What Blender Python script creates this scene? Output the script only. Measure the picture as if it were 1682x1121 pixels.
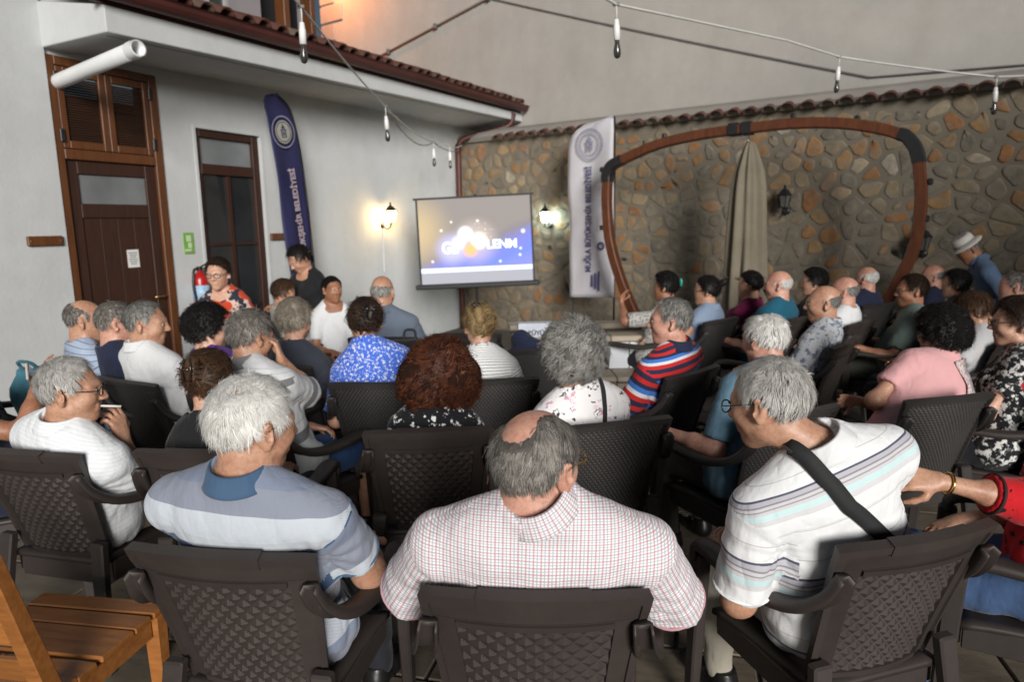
import bpy, bmesh, math, random
import numpy as np
from mathutils import Vector, Matrix, Euler

for o in list(bpy.data.objects):
    bpy.data.objects.remove(o, do_unlink=True)
scene = bpy.context.scene
COL = scene.collection
R = math.radians
random.seed(7)
rng = np.random.default_rng(11)

# ------------------------------------------------------------------ camera
CAM_H = 1.67
cam_d = bpy.data.cameras.new('camera')
cam_d.lens = 24.0
cam_d.sensor_width = 36.0
cam_d.clip_end = 300
cam_d.clip_start = 0.05
cam_d.dof.use_dof = True
cam_d.dof.focus_distance = 1.9
cam_d.dof.aperture_fstop = 3.4
cam = bpy.data.objects.new('camera', cam_d)
COL.objects.link(cam)
cam.matrix_world = Matrix.Translation((0, 0, CAM_H)) @ Matrix.Rotation(R(90 - 9.8), 4, 'X') @ Matrix.Rotation(R(-0.8), 4, 'Z')
scene.camera = cam

# ------------------------------------------------------------------ sky + sun
SUN_AZ, SUN_EL = -12.0, 14.0           # light travels away from the photographer, a little to the left and down
sd = Vector((math.sin(R(SUN_AZ)) * math.cos(R(SUN_EL)), math.cos(R(SUN_AZ)) * math.cos(R(SUN_EL)), -math.sin(R(SUN_EL))))
world = bpy.data.worlds.new('World')
scene.world = world
world.use_nodes = True
wn = world.node_tree
wn.nodes.clear()
wo = wn.nodes.new('ShaderNodeOutputWorld')
wb = wn.nodes.new('ShaderNodeBackground')
sk = wn.nodes.new('ShaderNodeTexSky')
sk.sky_type = 'NISHITA'
sk.sun_disc = False
sk.sun_elevation = R(SUN_EL)
sk.sun_rotation = math.atan2(-sd.x, -sd.y)
wb.inputs['Strength'].default_value = 0.021
wn.links.new(sk.outputs[0], wb.inputs[0])
wn.links.new(wb.outputs[0], wo.inputs[0])
sun_d = bpy.data.lights.new('sun', 'SUN')
sun_d.energy = 3.6
sun_d.angle = R(20)
sun_d.color = (1.0, 0.975, 0.94)
sun = bpy.data.objects.new('sun', sun_d)
COL.objects.link(sun)
sun.rotation_euler = sd.to_track_quat('-Z', 'Y').to_euler()
sun.location = (0, -3, 6)
vs = scene.view_settings
vs.view_transform = 'Standard'
vs.look = 'None'
vs.exposure = 0.28
vs.gamma = 1.0
vs.use_curve_mapping = False

# ------------------------------------------------------------------ helpers: tagging
def tag(o, label=None, cat=None, group=None, kind=None):
    if label: o['label'] = label
    if cat: o['category'] = cat
    if group: o['group'] = group
    if kind: o['kind'] = kind
    return o

def empty(name, loc=(0, 0, 0), rz=0.0):
    o = bpy.data.objects.new(name, None)
    o.empty_display_size = 0.1
    COL.objects.link(o)
    o.location = loc
    o.rotation_euler = (0, 0, rz)
    return o

def link(name, me, mat=None, parent=None):
    o = bpy.data.objects.new(name, me)
    COL.objects.link(o)
    if mat is not None and len(me.materials) == 0:
        me.materials.append(mat)
    if parent is not None:
        o.parent = parent
    return o

def copy_tree(o, parent=None):
    c = o.copy()
    COL.objects.link(c)
    c.parent = parent
    for ch in list(o.children):
        copy_tree(ch, c)
    return c

def mesh_np(name, v, f, smooth=True):
    """v (n,3), f (m,3|4) numpy -> mesh"""
    v = np.asarray(v, np.float32); f = np.asarray(f, np.int32)
    me = bpy.data.meshes.new(name)
    me.vertices.add(len(v))
    me.vertices.foreach_set('co', v.ravel())
    k = f.shape[1]
    me.loops.add(f.size)
    me.loops.foreach_set('vertex_index', f.ravel())
    me.polygons.add(len(f))
    me.polygons.foreach_set('loop_start', np.arange(len(f), dtype=np.int32) * k)
    me.polygons.foreach_set('loop_total', np.full(len(f), k, np.int32))
    me.polygons.foreach_set('use_smooth', np.full(len(f), smooth, bool))
    me.update(calc_edges=True)
    me.validate()
    return me

def bm_mesh(name, bm, smooth=False, bevel=0.0, seg=1):
    if bevel > 0:
        bmesh.ops.bevel(bm, geom=list(bm.edges), offset=bevel, segments=seg, affect='EDGES', profile=0.5)
    me = bpy.data.meshes.new(name)
    bmesh.ops.recalc_face_normals(bm, faces=bm.faces)
    bm.to_mesh(me)
    bm.free()
    if smooth:
        me.polygons.foreach_set('use_smooth', np.ones(len(me.polygons), bool))
    me.update()
    return me

def add_box(bm, c, s, rot=None):
    """axis-aligned box centred c size s, optional 3x3/4x4 rotation"""
    r = bmesh.ops.create_cube(bm, size=1.0)
    vs_ = r['verts']
    for v in vs_:
        p = Vector((v.co.x * s[0], v.co.y * s[1], v.co.z * s[2]))
        if rot is not None: p = rot @ p
        v.co = p + Vector(c)
    return vs_

def add_hex(bm, bot, top):
    """prism between two quads (lists of 4 points)"""
    b = [bm.verts.new(p) for p in bot]; t = [bm.verts.new(p) for p in top]
    bm.faces.new(b[::-1]); bm.faces.new(t)
    for i in range(4):
        j = (i + 1) % 4
        bm.faces.new((b[i], b[j], t[j], t[i]))

def box_obj(name, c, s, mat, parent=None, rot=None, bevel=0.0, seg=1):
    bm = bmesh.new()
    add_box(bm, c, s, rot)
    return link(name, bm_mesh(name, bm, bevel=bevel, seg=seg), mat, parent)

def tube_np(pts, rad, n=8, caps=True, closed=False):
    """round tube along points; rad scalar or list -> verts, quads(list)"""
    pts = np.asarray(pts, float); m = len(pts)
    rad = np.full(m, rad, float) if np.isscalar(rad) else np.asarray(rad, float)
    tan = np.gradient(pts, axis=0)
    if closed:
        tan = np.roll(pts, -1, 0) - np.roll(pts, 1, 0)
    tan /= np.linalg.norm(tan, axis=1)[:, None] + 1e-9
    up = np.array([0, 0, 1.0])
    if abs(tan[0] @ up) > 0.9: up = np.array([1.0, 0, 0])
    nrm = np.cross(tan[0], up); nrm /= np.linalg.norm(nrm)
    V = []
    for i in range(m):
        nrm = nrm - tan[i] * (nrm @ tan[i]); nrm /= np.linalg.norm(nrm)
        b = np.cross(tan[i], nrm)
        for k in range(n):
            a = 2 * math.pi * k / n
            V.append(pts[i] + rad[i] * (math.cos(a) * nrm + math.sin(a) * b))
    Fc = []
    rows = m if closed else m - 1
    for i in range(rows):
        i2 = (i + 1) % m
        for k in range(n):
            k2 = (k + 1) % n
            Fc.append((i * n + k, i * n + k2, i2 * n + k2, i2 * n + k))
    if caps and not closed:
        c0 = len(V); V.append(pts[0]); c1 = len(V); V.append(pts[-1])
        for k in range(n):
            k2 = (k + 1) % n
            Fc.append((k2, k, c0, c0)); Fc.append(((m - 1) * n + k, (m - 1) * n + k2, c1, c1))
    return V, Fc

def poly_mesh(name, V, Fc, smooth=True):
    me = bpy.data.meshes.new(name)
    Fc = [tuple(dict.fromkeys(f)) for f in Fc]
    me.from_pydata([tuple(v) for v in V], [], Fc)
    if smooth: me.polygons.foreach_set('use_smooth', np.ones(len(me.polygons), bool))
    me.update()
    return me

def tube_obj(name, pts, rad, mat, parent=None, n=8, closed=False):
    V, Fc = tube_np(pts, rad, n, closed=closed)
    return link(name, poly_mesh(name, V, Fc), mat, parent)

def lathe_mesh(name, prof, n=16, smooth=True):
    """prof list of (r, z)"""
    V = []; Fc = []
    for r, z in prof:
        for k in range(n):
            a = 2 * math.pi * k / n
            V.append((r * math.cos(a), r * math.sin(a), z))
    for i in range(len(prof) - 1):
        for k in range(n):
            k2 = (k + 1) % n
            Fc.append((i * n + k, i * n + k2, (i + 1) * n + k2, (i + 1) * n + k))
    Fc.append(tuple(range(n))[::-1]); Fc.append(tuple((len(prof) - 1) * n + k for k in range(n)))
    return poly_mesh(name, V, Fc, smooth)

def catmull(pts, per=6):
    p = [np.array(q, float) for q in pts]
    p = [2 * p[0] - p[1]] + p + [2 * p[-1] - p[-2]]
    out = []
    for i in range(1, len(p) - 2):
        for k in range(per):
            t = k / per
            out.append(0.5 * ((2 * p[i]) + (-p[i-1] + p[i+1]) * t + (2*p[i-1] - 5*p[i] + 4*p[i+1] - p[i+2]) * t*t + (-p[i-1] + 3*p[i] - 3*p[i+1] + p[i+2]) * t**3))
    out.append(p[-2])
    return np.array(out)

# ------------------------------------------------------------------ helpers: materials
def new_mat(name):
    m = bpy.data.materials.new(name)
    m.use_nodes = True
    nt = m.node_tree
    nt.nodes.clear()
    out = nt.nodes.new('ShaderNodeOutputMaterial')
    bs = nt.nodes.new('ShaderNodeBsdfPrincipled')
    nt.links.new(bs.outputs[0], out.inputs[0])
    return m, nt, bs

def N(nt, t, **kw):
    n = nt.nodes.new(t)
    for k, v in kw.items():
        if k.startswith('i_'):
            n.inputs[k[2:].replace('_', ' ')].default_value = v
        else:
            setattr(n, k, v)
    return n

def ramp(nt, fac, stops, interp='LINEAR'):
    r = nt.nodes.new('ShaderNodeValToRGB')
    r.color_ramp.interpolation = interp
    el = r.color_ramp.elements
    while len(el) < len(stops): el.new(0.5)
    for e, (p, c) in zip(el, stops):
        e.position = p
        e.color = (*c, 1) if len(c) == 3 else c
    nt.links.new(fac, r.inputs[0])
    return r

def math_n(nt, op, a, b=None, c=None):
    n = nt.nodes.new('ShaderNodeMath'); n.operation = op
    for i, x in enumerate((a, b, c)):
        if x is None: continue
        if isinstance(x, (int, float)): n.inputs[i].default_value = x
        else: nt.links.new(x, n.inputs[i])
    return n.outputs[0]

def mixc(nt, fac, a, b, mode='MIX'):
    n = nt.nodes.new('ShaderNodeMix'); n.data_type = 'RGBA'; n.blend_type = mode
    for sock, x in ((n.inputs[0], fac), (n.inputs[6], a), (n.inputs[7], b)):
        if isinstance(x, (int, float)): sock.default_value = x
        elif isinstance(x, (tuple, list)): sock.default_value = (*x, 1) if len(x) == 3 else x
        else: nt.links.new(x, sock)
    return n.outputs[2]

def noise(nt, scale, detail=4, rough=0.55, coord='Object', vec=None, sc3=None):
    if vec is None:
        tc = nt.nodes.new('ShaderNodeTexCoord'); vec = tc.outputs[coord]
    if sc3 is not None:
        mp = nt.nodes.new('ShaderNodeMapping'); mp.inputs['Scale'].default_value = sc3
        nt.links.new(vec, mp.inputs[0]); vec = mp.outputs[0]
    n = nt.nodes.new('ShaderNodeTexNoise')
    n.inputs['Scale'].default_value = scale; n.inputs['Detail'].default_value = detail; n.inputs['Roughness'].default_value = rough
    nt.links.new(vec, n.inputs['Vector'])
    return n.outputs[0]

def bump(nt, bs, h, strength=0.3, dist=0.01):
    b = nt.nodes.new('ShaderNodeBump'); b.inputs['Strength'].default_value = strength; b.inputs['Distance'].default_value = dist
    nt.links.new(h, b.inputs['Height']); nt.links.new(b.outputs[0], bs.inputs['Normal'])

def simple(name, col, rough=0.6, var=0.12, scale=8, metal=0.0, bmp=0.0, bscale=60, spec=0.5, obj_rand=0.0, sc3=None):
    m, nt, bs = new_mat(name)
    a = noise(nt, scale, sc3=sc3)
    lo = tuple(c * (1 - var) for c in col); hi = tuple(min(1, c * (1 + var)) for c in col)
    c = ramp(nt, a, [(0.3, lo), (0.7, hi)]).outputs[0]
    if obj_rand:
        oi = nt.nodes.new('ShaderNodeObjectInfo')
        k = math_n(nt, 'MULTIPLY_ADD', oi.outputs['Random'], 2 * obj_rand, 1 - obj_rand)
        g = nt.nodes.new('ShaderNodeCombineColor')
        for i in range(3): nt.links.new(k, g.inputs[i])
        c = mixc(nt, 1.0, c, g.outputs[0], 'MULTIPLY')
    nt.links.new(c, bs.inputs['Base Color'])
    bs.inputs['Roughness'].default_value = rough
    bs.inputs['Metallic'].default_value = metal
    bs.inputs['Specular IOR Level'].default_value = spec
    if bmp: bump(nt, bs, noise(nt, bscale, 6, 0.6, sc3=sc3), bmp)
    return m

def emis(name, col, strength):
    m, nt, bs = new_mat(name)
    bs.inputs['Base Color'].default_value = (*col, 1)
    bs.inputs['Emission Color'].default_value = (*col, 1)
    bs.inputs['Emission Strength'].default_value = strength
    return m

def glass_mat(name, col=(0.9, 0.95, 0.95), rough=0.02):
    m, nt, bs = new_mat(name)
    bs.inputs['Base Color'].default_value = (*col, 1)
    bs.inputs['Roughness'].default_value = rough
    bs.inputs['Transmission Weight'].default_value = 1.0
    bs.inputs['IOR'].default_value = 1.1
    return m
# ------------------------------------------------------------------ materials of the setting
def plaster(name, base, stain=0.12, bscale=30):
    m, nt, bs = new_mat(name)
    a = noise(nt, 1.1, 5, 0.6); b = noise(nt, 7, 5, 0.65)
    c1 = ramp(nt, a, [(0.25, tuple(x * (1 - stain) for x in base)), (0.7, base)]).outputs[0]
    st = ramp(nt, noise(nt, 2.2, 6, 0.7, sc3=(1.2, 1.2, 0.35)), [(0.28, (0.93, 0.925, 0.91)), (0.60, (1, 1, 1))]).outputs[0]
    c1 = mixc(nt, 1.0, c1, st, 'MULTIPLY')
    c2 = ramp(nt, b, [(0.3, (0.93, 0.93, 0.92)), (0.75, (1, 1, 1))]).outputs[0]
    nt.links.new(mixc(nt, 1.0, c1, c2, 'MULTIPLY'), bs.inputs['Base Color'])
    bs.inputs['Roughness'].default_value = 0.85
    bs.inputs['Specular IOR Level'].default_value = 0.25
    bump(nt, bs, noise(nt, bscale, 8, 0.6), 0.25, 0.008)
    return m
M_WHITE = plaster('whitewash', (0.53, 0.545, 0.555))
M_NEIGH = plaster('neighbour_render', (0.40, 0.382, 0.358), 0.16, 14)
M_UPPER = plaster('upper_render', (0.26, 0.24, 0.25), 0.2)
M_MORTAR = plaster('mortar', (0.190, 0.166, 0.130), 0.3, 45)
M_COPE = plaster('coping_mortar', (0.30, 0.28, 0.26), 0.3, 40)

def wood(name, dark, light, rough=0.4, axis=(14, 1.2, 14), rnd=0.12):
    m, nt, bs = new_mat(name)
    tc = nt.nodes.new('ShaderNodeTexCoord')
    oi = nt.nodes.new('ShaderNodeObjectInfo')
    va = nt.nodes.new('ShaderNodeVectorMath'); va.operation = 'ADD'
    cv = nt.nodes.new('ShaderNodeCombineXYZ')
    nt.links.new(math_n(nt, 'MULTIPLY', oi.outputs['Random'], 13.0), cv.inputs[0])
    nt.links.new(math_n(nt, 'MULTIPLY', oi.outputs['Random'], 29.0), cv.inputs[2])
    nt.links.new(tc.outputs['Object'], va.inputs[0]); nt.links.new(cv.outputs[0], va.inputs[1])
    a = noise(nt, 3.0, 6, 0.65, vec=va.outputs[0], sc3=axis)
    c = ramp(nt, a, [(0.25, dark), (0.75, light)]).outputs[0]
    k = math_n(nt, 'MULTIPLY_ADD', oi.outputs['Random'], 2 * rnd, 1 - rnd)
    g = nt.nodes.new('ShaderNodeCombineColor')
    for i in range(3): nt.links.new(k, g.inputs[i])
    nt.links.new(mixc(nt, 1.0, c, g.outputs[0], 'MULTIPLY'), bs.inputs['Base Color'])
    bs.inputs['Roughness'].default_value = rough
    bump(nt, bs, a, 0.15, 0.004)
    return m
M_DOORW = wood('door_wood', (0.018, 0.006, 0.003), (0.046, 0.015, 0.007), 0.6, (14, 14, 1.2))
M_SHUT = wood('shutter_wood', (0.060, 0.020, 0.006), (0.130, 0.044, 0.012), 0.5, (14, 14, 1.2))
M_SLAT = wood('shutter_slat_wood', (0.022, 0.010, 0.006), (0.055, 0.024, 0.012), 0.6, (1.2, 14, 14))
M_RING = wood('varnished_beam_wood', (0.060, 0.016, 0.006), (0.145, 0.044, 0.015), 0.4, (9, 9, 2))
M_CHAIRW = wood('acacia_wood', (0.19, 0.066, 0.016), (0.36, 0.140, 0.036), 0.42, (2, 14, 14), 0.16)
M_GUTTER = simple('oxblood_gutter_paint', (0.058, 0.012, 0.009), 0.55, 0.2, 4)
M_BLACKM = simple('black_iron', (0.012, 0.012, 0.013), 0.45, 0.2, 20)
M_PVC = simple('white_pvc', (0.62, 0.63, 0.63), 0.4, 0.06, 6)

def tile_mat():
    m, nt, bs = new_mat('clay_tile')
    oi = nt.nodes.new('ShaderNodeObjectInfo')
    c = ramp(nt, oi.outputs['Random'], [(0, (0.075, 0.026, 0.017)), (0.4, (0.10, 0.036, 0.023)), (0.8, (0.085, 0.042, 0.030)), (1, (0.15, 0.11, 0.08))]).outputs[0]
    a = noise(nt, 14, 6, 0.7)
    l = ramp(nt, a, [(0.35, (0.55, 0.53, 0.5)), (0.6, (1, 1, 1))]).outputs[0]
    nt.links.new(mixc(nt, 1, c, l, 'MULTIPLY'), bs.inputs['Base Color'])
    bs.inputs['Roughness'].default_value = 0.85
    bump(nt, bs, a, 0.4, 0.01)
    return m
M_TILE = tile_mat()

def stone_mat():
    m, nt, bs = new_mat('rubble_stone')
    oi = nt.nodes.new('ShaderNodeObjectInfo')
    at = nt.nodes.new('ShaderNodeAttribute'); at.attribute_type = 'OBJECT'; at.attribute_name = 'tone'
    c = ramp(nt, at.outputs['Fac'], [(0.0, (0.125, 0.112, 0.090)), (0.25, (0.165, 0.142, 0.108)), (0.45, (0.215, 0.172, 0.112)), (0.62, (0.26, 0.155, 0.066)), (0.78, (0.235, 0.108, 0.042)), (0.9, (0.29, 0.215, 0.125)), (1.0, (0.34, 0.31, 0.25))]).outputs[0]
    tc = nt.nodes.new('ShaderNodeTexCoord')
    va = nt.nodes.new('ShaderNodeVectorMath'); va.operation = 'ADD'
    cv = nt.nodes.new('ShaderNodeCombineXYZ')
    nt.links.new(math_n(nt, 'MULTIPLY', oi.outputs['Random'], 37.0), cv.inputs[1])
    nt.links.new(tc.outputs['Object'], va.inputs[0]); nt.links.new(cv.outputs[0], va.inputs[1])
    a = noise(nt, 9, 8, 0.68, vec=va.outputs[0])
    l = ramp(nt, a, [(0.28, (0.62, 0.62, 0.62)), (0.5, (0.92, 0.91, 0.90)), (0.75, (1.25, 1.18, 1.08))]).outputs[0]
    sm = ramp(nt, noise(nt, 6.5, 6, 0.7, coord='Object', vec=va.outputs[0]), [(0.48, (0, 0, 0)), (0.62, (1, 1, 1))]).outputs[0]
    c = mixc(nt, math_n(nt, 'MULTIPLY', sm, 0.8), mixc(nt, 1, c, l, 'MULTIPLY'), (0.190, 0.166, 0.130))
    nt.links.new(c, bs.inputs['Base Color'])
    bs.inputs['Roughness'].default_value = 0.85
    bump(nt, bs, noise(nt, 24, 8, 0.7, vec=va.outputs[0]), 0.5, 0.02)
    return m
M_STONE = stone_mat()

def slab_mat():
    m, nt, bs = new_mat('floor_slab_stone')
    oi = nt.nodes.new('ShaderNodeObjectInfo')
    tc = nt.nodes.new('ShaderNodeTexCoord')
    va = nt.nodes.new('ShaderNodeVectorMath'); va.operation = 'ADD'
    cv = nt.nodes.new('ShaderNodeCombineXYZ')
    nt.links.new(math_n(nt, 'MULTIPLY', oi.outputs['Random'], 50.0), cv.inputs[0])
    nt.links.new(tc.outputs['Object'], va.inputs[0]); nt.links.new(cv.outputs[0], va.inputs[1])
    a = noise(nt, 3, 8, 0.7, vec=va.outputs[0], sc3=(1, 3.2, 1))
    c = ramp(nt, a, [(0.25, (0.085, 0.068, 0.048)), (0.5, (0.165, 0.135, 0.10)), (0.8, (0.26, 0.215, 0.16))]).outputs[0]
    k = math_n(nt, 'MULTIPLY_ADD', oi.outputs['Random'], 0.35, 0.8)
    g = nt.nodes.new('ShaderNodeCombineColor')
    for i in range(3): nt.links.new(k, g.inputs[i])
    nt.links.new(mixc(nt, 1, c, g.outputs[0], 'MULTIPLY'), bs.inputs['Base Color'])
    bs.inputs['Roughness'].default_value = 0.55
    bump(nt, bs, a, 0.35, 0.01)
    return m
M_SLAB = slab_mat()
M_GROUT = simple('floor_grout', (0.07, 0.06, 0.05), 0.9, 0.3, 12)
M_GROUND = simple('bare_earth', (0.09, 0.08, 0.065), 0.95, 0.3, 2)

# ------------------------------------------------------------------ ground and courtyard paving
bm = bmesh.new()
add_box(bm, (0, 0, -0.3), (400, 400, 0.5))
tag(link('ground', bm_mesh('ground', bm), M_GROUND), kind='structure')
bm = bmesh.new()
add_box(bm, (0.2, 4.2, -0.025), (11.5, 15.5, 0.042))
floor = tag(link('courtyard_floor', bm_mesh('courtyard_floor', bm), M_GROUT), kind='structure')
bm = bmesh.new()
add_box(bm, (0, 0, 0), (0.585, 0.385, 0.02))
slab_me = bm_mesh('slab', bm, bevel=0.004)
slab_me.materials.append(M_SLAB)
ang = R(-14)
cnt = 0
for j in range(-10, 20):
    for i in range(-12, 13):
        x = (i + 0.5 * (j % 2)) * 0.6; y = j * 0.4
        wx = x * math.cos(ang) - y * math.sin(ang); wy = x * math.sin(ang) + y * math.cos(ang) + 2.4
        if not (-2.6 < wx < 2.9 and 0.9 < wy < 5.0): continue
        if abs(wx) > 0.9 * wy + 0.7: continue
        o = bpy.data.objects.new('slab', slab_me); COL.objects.link(o)
        o.location = (wx, wy, -0.003 + 0.0015 * random.uniform(-1, 1)); o.rotation_euler = (0, 0, ang)
        o.parent = floor
        cnt += 1

# ------------------------------------------------------------------ white house on the left (local: x along the wall, -y out of it)
HA = (-3.52, 5.57, 0.0)
HR = math.atan2(0.899, 0.438)
house = empty('white_house', HA, HR)
tag(house, 'whitewashed house with red gutter, wooden door and tall window along the left side', 'house')
def hbox(name, x0, x1, y0, y1, z0, z1, mat, parent=house, bevel=0.0):
    return box_obj(name, ((x0 + x1) / 2, (y0 + y1) / 2, (z0 + z1) / 2), (x1 - x0, y1 - y0, z1 - z0), mat, parent, bevel=bevel)
wall_bm = bmesh.new()
def wseg(x0, x1, z0, z1, y0=0.0, y1=0.3):
    add_box(wall_bm, ((x0 + x1) / 2, (y0 + y1) / 2, (z0 + z1) / 2), (x1 - x0, y1 - y0, z1 - z0))
WIN0, WIN1, WINT = 1.26, 2.06, 2.60
wseg(-0.07, 0.88, 3.0, 3.5)
wseg(0.88, WIN0, -0.05, 3.5)
wseg(WIN0, WIN1, WINT, 3.5)
wseg(WIN1, 7.2, -0.05, 3.5)
wseg(-7.5, -0.07, -0.05, 6.5, -0.03, 0.4)
link('wall', bm_mesh('wall', wall_bm), M_WHITE, house)
# inside darkness: a back room so the panes look into something
hbox('room_wall', -0.2, 6.0, 1.6, 1.7, 0, 3.0, simple('dim_room', (0.10, 0.095, 0.09), 0.9), house)
# overhanging eave
bm = bmesh.new()
add_hex(bm, [(-0.08, -0.79, 3.05), (6.9, -0.79, 3.28), (6.9, 0.3, 3.15), (-0.08, 0.3, 3.03)],
            [(-0.08, -0.79, 3.235), (6.9, -0.79, 3.40), (6.9, 0.3, 3.42), (-0.08, 0.3, 3.42)])
eave = link('eave', bm_mesh('eave', bm, bevel=0.006), M_WHITE, house)
bm = bmesh.new()
add_hex(bm, [(-0.02, -0.70, 3.042), (6.8, -0.70, 3.262), (6.8, -0.67, 3.258), (-0.02, -0.67, 3.040)],
            [(-0.02, -0.70, 3.06), (6.8, -0.70, 3.29), (6.8, -0.67, 3.286), (-0.02, -0.67, 3.06)])
link('drip_bead', bm_mesh('drip_bead', bm), M_WHITE, house)
# gutter: half-round channel
gp = []
for a in np.linspace(0, math.pi, 9):
    gp.append((-0.865 - 0.075 * math.cos(a), -0.078 * math.sin(a)))
gi = [(-0.865 - 0.065 * math.cos(a), -0.066 * math.sin(a)) for a in np.linspace(math.pi, 0, 9)]
prof = [(-0.955, 0.012)] + gp + [(-0.775, 0.05)] + [(-0.79, 0.05)] + gi + [(-0.945, 0.012)]
V = []; Fc = []
xs = np.linspace(-0.17, 6.85, 15)
for x in xs:
    zb = 3.325 + 0.0235 * (x + 0.17)
    for (y, z) in prof: V.append((x, y, zb + z))
n = len(prof)
for i in range(len(xs) - 1):
    for k in range(n):
        Fc.append((i * n + k, (i + 1) * n + k, (i + 1) * n + (k + 1) % n, i * n + (k + 1) % n))
Fc.append(tuple(range(n))); Fc.append(tuple(range((len(xs) - 1) * n, len(xs) * n))[::-1])
link('gutter', poly_mesh('gutter', V, Fc, False), M_GUTTER, house)
# fascia board behind gutter (dark red band)
bm = bmesh.new()
add_hex(bm, [(-0.17, -0.795, 3.24), (6.85, -0.795, 3.405), (6.85, -0.76, 3.405), (-0.17, -0.76, 3.24)],
            [(-0.17, -0.795, 3.40), (6.85, -0.795, 3.56), (6.85, -0.76, 3.56), (-0.17, -0.76, 3.40)])
link('fascia_board', bm_mesh('fascia_board', bm), M_GUTTER, house)
# downpipe
pts = catmull([(6.55, -0.80, 3.36), (6.52, -0.76, 3.20), (6.42, -0.62, 3.12), (6.10, -0.20, 2.98), (6.04, -0.10, 2.86), (6.04, -0.09, 2.6), (6.04, -0.09, 0.0)], 6)
link('downpipe', poly_mesh('downpipe', *tube_np(pts, 0.045, 10)), M_GUTTER, house)
# roof of barrel tiles
roof_bm = bmesh.new()
add_hex(roof_bm, [(-0.2, -0.80, 3.36), (6.9, -0.80, 3.52), (6.9, 1.05, 4.12), (-0.2, 1.05, 3.96)],
                 [(-0.2, -0.80, 3.39), (6.9, -0.80, 3.55), (6.9, 1.05, 4.15), (-0.2, 1.05, 3.99)])
roof = link('roof', bm_mesh('roof', roof_bm), M_GUTTER, house)
def barrel_mesh(name, length=0.46, r0=0.085, r1=0.072, th=0.014, n=7):
    V = []; Fc = []
    for (y, r) in ((0, r0), (length, r1)):
        for rr in (r, r - th):
            for k in range(n + 1):
                a = math.pi * k / n
                V.append((rr * math.cos(a), y, rr * math.sin(a) * 0.85))
    m = n + 1
    for k in range(n):
        Fc += [(k, k + 1, 2 * m + k + 1, 2 * m + k), (m + k + 1, m + k, 3 * m + k, 3 * m + k + 1), (k + 1, k, m + k, m + k + 1), (2 * m + k, 2 * m + k + 1, 3 * m + k + 1, 3 * m + k)]
    Fc += [(0, 2 * m, 3 * m, m), (n, m + n, 3 * m + n, 2 * m + n)]
    me = poly_mesh(name, V, Fc, True)
    me.materials.append(M_TILE)
    return me
tile_me = barrel_mesh('roof_tile', r0=0.076, r1=0.066)
slope = math.atan2(0.6, 1.85)
for i in range(34):
    x = -0.1 + i * 0.205
    for j in range(4):
        o = bpy.data.objects.new('roof_tile', tile_me); COL.objects.link(o); o.parent = roof
        y = -0.90 + j * 0.42 + random.uniform(-0.015, 0.015)
        o.location = (x + random.uniform(-0.012, 0.012), y, 3.405 + 0.0225 * (x + 0.2) + (y + 0.8) * math.tan(slope) - 0.010 + random.uniform(-0.004, 0.008))
        o.rotation_euler = (slope + random.uniform(-0.02, 0.02), 0, random.uniform(-0.03, 0.03))

# door with louvred shutters above
door = empty('door', (0, 0, 0)); door.parent = house
def dpart(name, x0, x1, y0, y1, z0, z1, mat, par=door, bv=0.004):
    return hbox(name, x0, x1, y0, y1, z0, z1, mat, par, bevel=bv)
fr = bmesh.new()
for b in [(-0.068, 0.0, -0.02, 0.14, 0.0, 2.999), (0.80, 0.878, -0.02, 0.14, 0.0, 2.999), (0.001, 0.799, -0.018, 0.14, 2.93, 2.998), (0.001, 0.799, -0.022, 0.14, 2.22, 2.30)]:
    add_box(fr, ((b[0] + b[1]) / 2, (b[2] + b[3]) / 2, (b[4] + b[5]) / 2), (b[1] - b[0], b[3] - b[2], b[5] - b[4]))
link('door_frame', bm_mesh('door_frame', fr, bevel=0.005), M_SHUT, door)
for k, (x0, x1) in enumerate(((0.004, 0.398), (0.402, 0.796))):
    sb = bmesh.new()
    z0, z1 = 2.305, 2.925
    for b in [(x0, x0 + 0.055, z0, z1), (x1 - 0.055, x1, z0, z1), (x0 + 0.055, x1 - 0.055, z0, z0 + 0.06), (x0 + 0.055, x1 - 0.055, z1 - 0.06, z1)]:
        add_box(sb, ((b[0] + b[1]) / 2, 0.005, (b[2] + b[3]) / 2), (b[1] - b[0], 0.04, b[3] - b[2]))
    link('shutter', bm_mesh('shutter', sb, bevel=0.004), M_SHUT, door)
    lv = bmesh.new()
    for q in range(26):
        z = z0 + 0.07 + q * 0.0188
        add_box(lv, ((x0 + x1) / 2, 0.012, z), (x1 - x0 - 0.112, 0.028, 0.005), Matrix.Rotation(R(38), 3, 'X'))
    lo = link('louvre', bm_mesh('louvre', lv), M_SLAT, door); lo['kind'] = 'stuff'
for (x, z) in ((-0.005, 2.83), (-0.005, 2.40), (0.80, 2.83), (0.80, 2.40)):
    dpart('hinge', x - 0.018, x + 0.018, -0.035, -0.018, z - 0.05, z + 0.05, M_BLACKM)
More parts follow.
